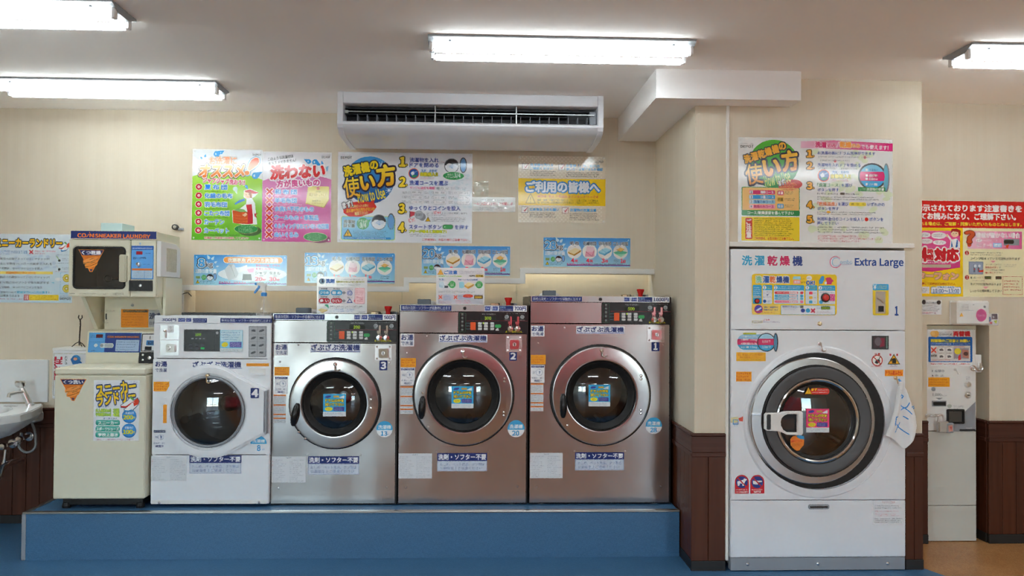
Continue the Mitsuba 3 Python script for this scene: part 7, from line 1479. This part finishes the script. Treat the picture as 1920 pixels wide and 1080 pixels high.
def basin():
    t = thing('wash_basin', 'white wall-hung wash basin with a chrome tap at the left edge', 'wash basin')
    part(t, 'splashback', box(-3.6, -2.730, WB - .0005, WB - .018, .77, 1.04, .002), 'ceramic', label='white splashback panel')
    # outline seen from above, a rounded front
    yb = WB - .024
    out = sg.Polygon([(-3.55, yb), (-2.755, yb), (-2.735, 5.40), (-2.69, 5.28), (-2.645, 5.10), (-2.635, 4.96), (-2.68, 4.83), (-2.80, 4.74), (-3.0, 4.70), (-3.3, 4.72), (-3.55, 4.85)]).buffer(-.03).buffer(.03)
    inn = sg.Polygon([(-3.45, 5.27), (-2.86, 5.27), (-2.80, 5.18), (-2.76, 5.04), (-2.76, 4.96), (-2.82, 4.86), (-3.0, 4.79), (-3.25, 4.80), (-3.45, 4.92)]).buffer(-.03).buffer(.03)
    def lay(g, z0, h):
        m = extrude_polygon(g, h, engine='earcut'); m.apply_translation([0, 0, z0]); return m
    zr = .762
    part(t, 'rim', cat([lay(out.difference(inn), zr - .045, .04), lay(out.buffer(-.006).difference(inn.buffer(.004)), zr - .005, .005)]), 'ceramic')
    def loft(polys):
        V, F = [], []; N = 72
        for k, (g, z) in enumerate(polys):
            ring = g.exterior; V.append(np.array([(*ring.interpolate(i / N, normalized=True).coords[0], z) for i in range(N)]))
        for k in range(len(polys) - 1):
            for i in range(N): a_, b_ = k * N + i, k * N + (i + 1) % N; F += [(a_, b_, b_ + N), (a_, b_ + N, a_ + N)]
        return trimesh.Trimesh(np.vstack(V), np.array(F), process=False)
    c = (-3.0, 5.12)
    part(t, 'underside', loft([(out, zr - .044), (out.buffer(-.02), zr - .07)] + [(sa.scale(out, s_, s_, origin=c), z) for s_, z in ((.85, .66), (.65, .615), (.4, .585), (.2, .575))]), 'ceramic', smooth=40)
    part(t, 'bowl', loft([(inn, zr + .0005), (inn.buffer(-.012), zr - .035)] + [(sa.scale(inn, s_, s_, origin=c), z) for s_, z in ((.8, .67), (.55, .64), (.2, .625), (.02, .62))]), 'ceramic', smooth=40)
    part(t, 'end_bracket', box(-2.80, -2.745, 5.33, WB - .024, .655, zr - .044, .01), 'ceramic')
    bx, by = -2.79, 5.36
    tp = part(t, 'tap', lathe([(.0001, 0), (.026, 0), (.026, .008), (.018, .014), (.0001, .016)], (bx, by, zr), axis='z', seg=24), 'chrome', smooth=35, label='chrome tap')
    part(tp, 'tap_body', tube([(bx, by, zr + .004), (bx - .025, by - .005, zr + .06), (bx - .048, by - .01, zr + .108)], [.019, .019, .018], 16), 'chrome', smooth=50)
    part(tp, 'spout', tube([(bx - .03, by - .006, zr + .085), (bx - .06, by - .05, zr + .085), (bx - .075, by - .10, zr + .078), (bx - .076, by - .103, zr + .06)], [.013, .012, .011, .011], 12), 'chrome', smooth=50)
    part(tp, 'tap_knob', lathe([(.0001, .045), (.028, .043), (.034, .032), (.030, .014), (.018, 0), (.0001, 0)], (bx - .054, by - .012, zr + .112), axis='z', seg=20), 'chrome', smooth=30)
    part(t, 'overflow', box(bx - .13, bx - .05, 5.30, 5.316, zr, zr + .004, .002), 'plate_steel')
    px_ = -2.885
    dp = part(t, 'drain_pipe', tube([(px_, 5.12, .60), (px_, 5.12, .48), (px_, 5.12, .37), (px_, 5.16, .335), (px_, 5.21, .345), (px_, 5.24, .40), (px_, 5.30, .41), (px_, WB - .014, .41)], .017, 14), 'chrome', smooth=50)
    part(dp, 'pipe_nut', lathe([(.0001, 0), (.026, 0), (.026, .025), (.0001, .026)], (px_, 5.12, .555), axis='z', seg=8), 'chrome')
    hz = .535
    part(t, 'hose', tube(np.vstack([[(-2.775, 5.34, .70), (-2.770, 5.34, .66), (-2.752, 5.34, .62), (-2.743, 5.34, .58)], arc((-2.795, 5.345, hz - .01), .053, 15, -170, 16), [(-2.847, 5.36, hz), (-2.846, 5.37, hz + .02)]]), .008, 10), 'grey_hose', smooth=50, label='grey flexible hose')
    for x, z in ((-2.945, .507), (-2.845, .552)):
        v = part(t, 'stop_valve', cat([lathe([(.0001, .004), (.026, .003), (.030, 0)], (x, WB - .013, z), seg=20), tube([(x, WB - .013, z), (x, WB - .075, z)], .010, 12)]), 'chrome', smooth=40)
        part(v, 'valve_wheel', lathe([(.0001, .12), (.018, .118), (.022, .10), (.016, .085), (.0001, .085)], (x, WB - .02, z), seg=16), 'chrome', smooth=35)
    part(t, 'elbow', tube([(-2.846, 5.37, hz + .02), (-2.846, 5.37, hz + .045), (-2.842, 5.41, .558), (-2.84, WB - .02, .558)], .011, 12), 'chrome', smooth=50)
    part(t, 'lower_valve', cat([tube([(-2.95, 5.39, .48), (-2.955, 5.39, .42), (-2.957, 5.39, .40)], [.009, .011, .013], 12), lathe([(.0001, 0), (.016, 0), (.016, .02), (.0001, .02)], (-2.957, 5.39, .385), axis='z', seg=12)]), 'chrome', smooth=40)
    return t
basin()

# ------------------------------------------------------------------ change machine in the niche
FCH = Fr(1783, 712, 4.955, 2.870, .978, .003230)
def changer():
    f, Y = FCH, FCH.Y
    t = thing('change_machine', 'grey and white money changing machine set in the wall niche', 'change machine')
    x0, x1 = f.x(1735.5), f.x(1831.5)
    part(t, 'cabinet', box(x0, x1, Y + .004, WR + .128, f.z(808), f.z(611), .003), 'grey_plastic')
    fp = part(t, 'front_panel', fplate(f, 1735.5, 618, 1831, 807.5, Y + .01, Y, .003, .002), 'white_plastic', label='white front panel')
    part(t, 'top_trim', fplate(f, 1735.5, 610.5, 1831, 617.5, Y + .01, Y - .004, .002, .001), 'cream_dark')
    part(t, 'lower_cover', fplate(f, 1735.5, 809, 1832, 947, WR + .128, Y + .004, .002, .002), 'cover_grey', label='pale grey cover panel')
    part(t, 'lower_cover', fplate(f, 1735.5, 948, 1832, 1013.5, WR + .128, Y + .004, .002, .002), 'cover_grey', label='pale grey cover panel')
    a = Art(f.at(Y - .0006), 1700, 540, 3.7227); a.P([(285, 1000), (483, 1000), (483, 795), (400, 870), (400, 945), (285, 945)], '#8d9096', 1); a.R(370, 985, 483, 1000, '#26282c', 2); a.G((415, 972, 468, 984), 1, '#d2d4d8', 2); a.build(fp, 'trim_print')
    sh = part(fp, 'instruction_sheet', fplate(f, 1739, 618.2, 1824, 686, Y, Y - .0015, .001, 0), 'paper', label='blue and white instruction sheet')
    a = Art(f.at(Y - .0021), 1740, 620, 10.8)
    a.P([(30, 60), (60, 15), (120, 10), (180, 10), (212, 40), (205, 110), (150, 140), (60, 120)], '#e8b05a', 3); a.E(90, 70, 40, 40, '#f0c47a', 4); a.T('CoinLaundry DEPOT', (228, 28, 480, 50), '#8a8a90', 2); a.T('DEPOT式', (228, 60, 488, 106), '#6a6a70', 2, .03); a.T('両替機', (512, 12, 858, 116), '#c8202a', 2, .05)
    a.R(-5, 128, 905, 640, '#1f5ca8', 1, 24); a.T('両替機のご注意とお願い', (45, 178, 852, 238), '#e8d43a', 4, .05, [(.09, '#4a6a3a')]); a.T('しわ・折れのない千円札を、まっすぐ入れて下さい', (45, 254, 852, 288), '#dce8f4', 2, .01); a.R(40, 305, 862, 622, '#d8d4d2', 2)
    a.X(103, 398, 42, 26, '#d83a24', 3, (6, '#f2ded8')); a.T('NO!', (54, 492, 162, 532), '#2c2a30', 3, .04)
    for x in (205, 370):
        for y in (350, 485): a.G((x, y - 32, x + 118, y - 12), 1, '#8a6a5a', 3, .8); a.R(x, y, x + 115, y + 80, '#f0eeea', 3); a.P([(x + 15, y + 25), (x + 70, y + 15), (x + 100, y + 40), (x + 95, y + 65), (x + 20, y + 65)], '#6a6668', 4)
    a.R(518, 355, 832, 570, '#9a8f98', 3); a.P([(690, 380), (832, 400), (832, 560), (700, 540)], '#b87a6a', 4); a.E(770, 470, 50, 40, '#5a3a34', 5); a.E(600, 420, 70, 62, '#e8d23a', 6); a.P([(610, 520), (660, 470), (668, 590), (610, 600)], '#c8303a', 6); a.R(520, 318, 745, 340, '#c8a0a0', 3)
    a.G((62, 585, 500, 608), 1, '#c8503a', 3, .8); a.R(38, 640, 905, 720, '#eceef0', 1); a.T('両替をご利用でない方の両替は、ご遠慮下さい', (40, 660, 858, 692), '#c84a5a', 3, .02); a.build(sh, 'sheet_print')
    a = Art(f.at(Y - .0006), 1740, 620, 10.8); a.E(80, 820, 12, 12, '#5a5c62', 1); a.E(84, 912, 14, 14, '#3a3c42', 1); a.T('両替中', (128, 795, 325, 850), '#8a8c92', 1, .02); a.T('中  止', (128, 890, 320, 935), '#8a8c92', 1, .02); a.build(fp, 'lamp_print')
    a = Art(f.at(Y - .0006)); a.R(1739.5, 708, 1780.5, 725.5, '#f0a41e', 1); a.G((1741, 710, 1779, 724), 3, '#c8641e', 2, .6); a.build(fp, 'sticker', label='orange sticker')
    a = Art(f.at(Y - .0006), 1700, 540, 3.7227); a.T('1,000', (176, 736, 238, 758), '#7a7c82', 1, .02); a.T('円札専用', (242, 746, 278, 758), '#8a8c92', 1); a.P([(200, 768), (250, 768), (225, 782)], '#8a8c92', 1); a.T('コイン払出口', (325, 820, 395, 834), '#9a9ca2', 1); a.E(298, 825, 16, 13, '#a8b0a8', 1); a.T('返却', (415, 618, 445, 642), '#a8aab0', 1); a.O(428, 748, 23, 25, '#8a8c92', 1); a.build(fp, 'panel_print')
    part(fp, 'lock', lathe([(.0001, .006), (.007, .006), (.012, .003), (.013, 0)], (f.x(1749.3), Y, f.z(730)), seg=20), 'grey_plastic', smooth=40)
    sl = part(fp, 'note_slot', plate(rrect(f.x(1746.5), f.z(762), f.x(1773.5), f.z(751.5), .002), Y, Y - .006, .002), 'grey_plastic', label='bank note slot'); part(sl, 'slot_mouth', fplate(f, 1748, 753.5, 1772, 760.5, Y - .006, Y - .0066, .001, 0), 'black_plastic')
    part(fp, 'push_knob', lathe([(.0001, .020), (.014, .018), (.019, .006), (.021, 0)], (f.x(1814.5), Y, f.z(721)), seg=28), 'chrome', smooth=35, label='chrome push knob')
    kn_ = part(fp, 'key_lock', lathe([(.0001, .008), (.012, .008), (.018, .003), (.019, 0)], (f.x(1815.5), Y, f.z(741)), seg=28), 'chrome', smooth=35); part(kn_, 'keyhole', box(f.x(1815.5) - .008, f.x(1815.5) + .008, Y - .009, Y - .008, f.z(741) - .0025, f.z(741) + .0025), 'black_plastic')
    tr_ = part(fp, 'coin_tray', plate(rrect(f.x(1774), f.z(794.5), f.x(1807.5), f.z(767), .008).difference(rrect(f.x(1777.5), f.z(791), f.x(1804), f.z(771), .005)), Y, Y - .014, .004), 'black_plastic', label='black coin tray'); part(tr_, 'tray_flap', fplate(f, 1777.5, 771, 1804, 791, Y - .001, Y - .003, .003, .001), 'dark_steel')
    hook(fp, f, 1791.5, 692, 'white_plastic', .8)
    hs_ = part(t, 'hasp', cat([fplate(f, 1829, 665, 1841, 698, Y + .002, Y - .004, .002, .001)]), 'white_plastic')
    part(hs_, 'hasp_staple', cat([tube(arc((f.x(1823.5), Y - .012, f.z(690)), .014, 0, 360, 20), .005, 8, cap=False), tube(np.vstack([[(f.x(1828), Y - .012, f.z(690))], arc((f.x(1836), Y - .014, f.z(690)), .016, 200, 460, 20)]), .005, 8), box(f.x(1833), f.x(1838), Y - .004, Y - .03, f.z(690), f.z(680), .003)]), 'chrome', smooth=40)
    return t
changer()
pd = thing('padlock', 'large steel padlock on a chain at the lower left of the change machine', 'padlock')
f = FCH; Yp = f.Y - .036
part(pd, 'body', box(f.x(1751), f.x(1771), Yp - .016, Yp + .016, f.z(809), f.z(788), .006), 'plate_steel')
part(pd, 'end_block', box(f.x(1765), f.x(1779.5), Yp - .018, Yp + .014, f.z(809.5), f.z(791), .004), 'grey_plastic')
part(pd, 'shackle', tube(np.vstack([[(f.x(1752.5), Yp, f.z(790))], arc((f.x(1757), Yp, f.z(781)), .016, 180, 0, 12), [(f.x(1762), Yp, f.z(790))]]), .0055, 10), 'chrome', smooth=50)
a = Art(Fr(f.u0, f.v0, Yp - .0186, f.X, f.Z, f.k)); a.P([(1768, 796), (1776, 794), (1777, 806), (1769, 807)], '#c8968a', 1); a.P([(1770, 798), (1775, 797), (1774, 804)], '#b8504a', 2); a.build(pd, 'emblem')
ch = thing('chain', 'short steel chain running from the padlock to the left of the change machine', 'chain')
for i, u in enumerate((1733, 1740, 1747, 1752.5)):
    g = arc((0, 0, 0), 1, 0, 360, 18, 'xz'); g = np.stack([g[:, 0] * .014, g[:, 2] * (.003 if i % 2 else 0), g[:, 2] * (.004 if i % 2 else .008)], 1)
    if i % 2: g[:, 1] = np.sin(np.linspace(0, 2 * math.pi, 18)) * .008
    part(ch, 'link', tube(g + [f.x(u), f.Y - .036 if i else f.Y - .034, f.z(778 - .3 * i)], .0032, 8, cap=False), 'chrome', smooth=50)
ib = thing('intercom_box', 'white wall box with a round pink sticker above the change machine', 'intercom')
f = Fr(1783, 712, WR, 2.867, .978, .003227)
part(ib, 'case', box(f.x(1777), f.x(1838), WR - .085, WR - .0005, f.z(608.5), f.z(564), .010), 'white_plastic')
part(ib, 'back_plate', box(f.x(1776), f.x(1839), WR - .012, WR - .0002, f.z(609), f.z(563.5), .004), 'white_plastic')
fi = Fr(1807.5, 586, WR - .0856, f.x(1807.5), f.z(586), .003227)
a = Art(fi); a.E(1821.5, 590.5, 10, 11.5, '#d86a9c', 1); a.E(1821.5, 590.5, 8.8, 10.2, '#c85a90', 2); a.T('インターホン', (1814, 589, 1829, 593), '#f2dce8', 3); a.P([(1784, 586), (1788, 593), (1780.5, 593)], '#e8b85a', 1); a.G((1785, 569, 1800, 582), 4, '#a8aab0', 1, .4); a.R(1781, 582, 1815, 582.4, '#c8cad0', 1); a.E(1828, 575, 2.4, 2.4, '#8a8c92', 1); a.R(1805, 571, 1808, 572, '#8a8c92', 1); a.build(ib, 'print', label='round pink sticker and fine print')
part(ib, 'seam', box(f.x(1777.2), f.x(1778), WR - .07, WR - .02, f.z(605), f.z(568)), 'grey_plastic')
fo = thing('foil_pouch', 'shiny plastic pouch with a printed card taped beside the intercom box', 'pouch')
nn_ = 14; gx, gz = np.meshgrid(np.linspace(f.x(1838.5), f.x(1870), nn_), np.linspace(f.z(610), f.z(587), nn_)); gy = WR - .012 - .010 * meshkit.noise(np.stack([gx * 60, gx * 0, gz * 60], -1), 4)
i, j = np.meshgrid(np.arange(nn_ - 1), np.arange(nn_ - 1), indexing='ij'); q = np.stack([i * nn_ + j, i * nn_ + j + 1, (i + 1) * nn_ + j + 1, (i + 1) * nn_ + j], -1).reshape(-1, 4)
part(fo, 'film', trimesh.Trimesh(np.stack([gx, gy, gz], -1).reshape(-1, 3), np.vstack([q[:, [0, 1, 2]], q[:, [0, 2, 3]]]), process=False), 'clear_film')
part(fo, 'card', fplate(f, 1839, 587.5, 1869.5, 609.5, WR - .001, WR - .003, .002, 0), 'paper')
a = Art(Fr(f.u0, f.v0, WR - .0036, f.X, f.Z, f.k)); a.P([(1842, 589), (1849, 588), (1850, 594), (1843, 597)], '#d89a5a', 1); a.E(1852, 598, 4, 5, '#5a6a9a', 1); a.R(1857, 588, 1868, 598, '#5a4a5c', 1); a.P([(1860, 601), (1867, 600), (1866, 607)], '#b8c84a', 1); a.E(1845, 603, 4, 3, '#8a9ab8', 1); a.R(1853, 603, 1858, 607, '#c86a7a', 1); a.build(fo, 'print')
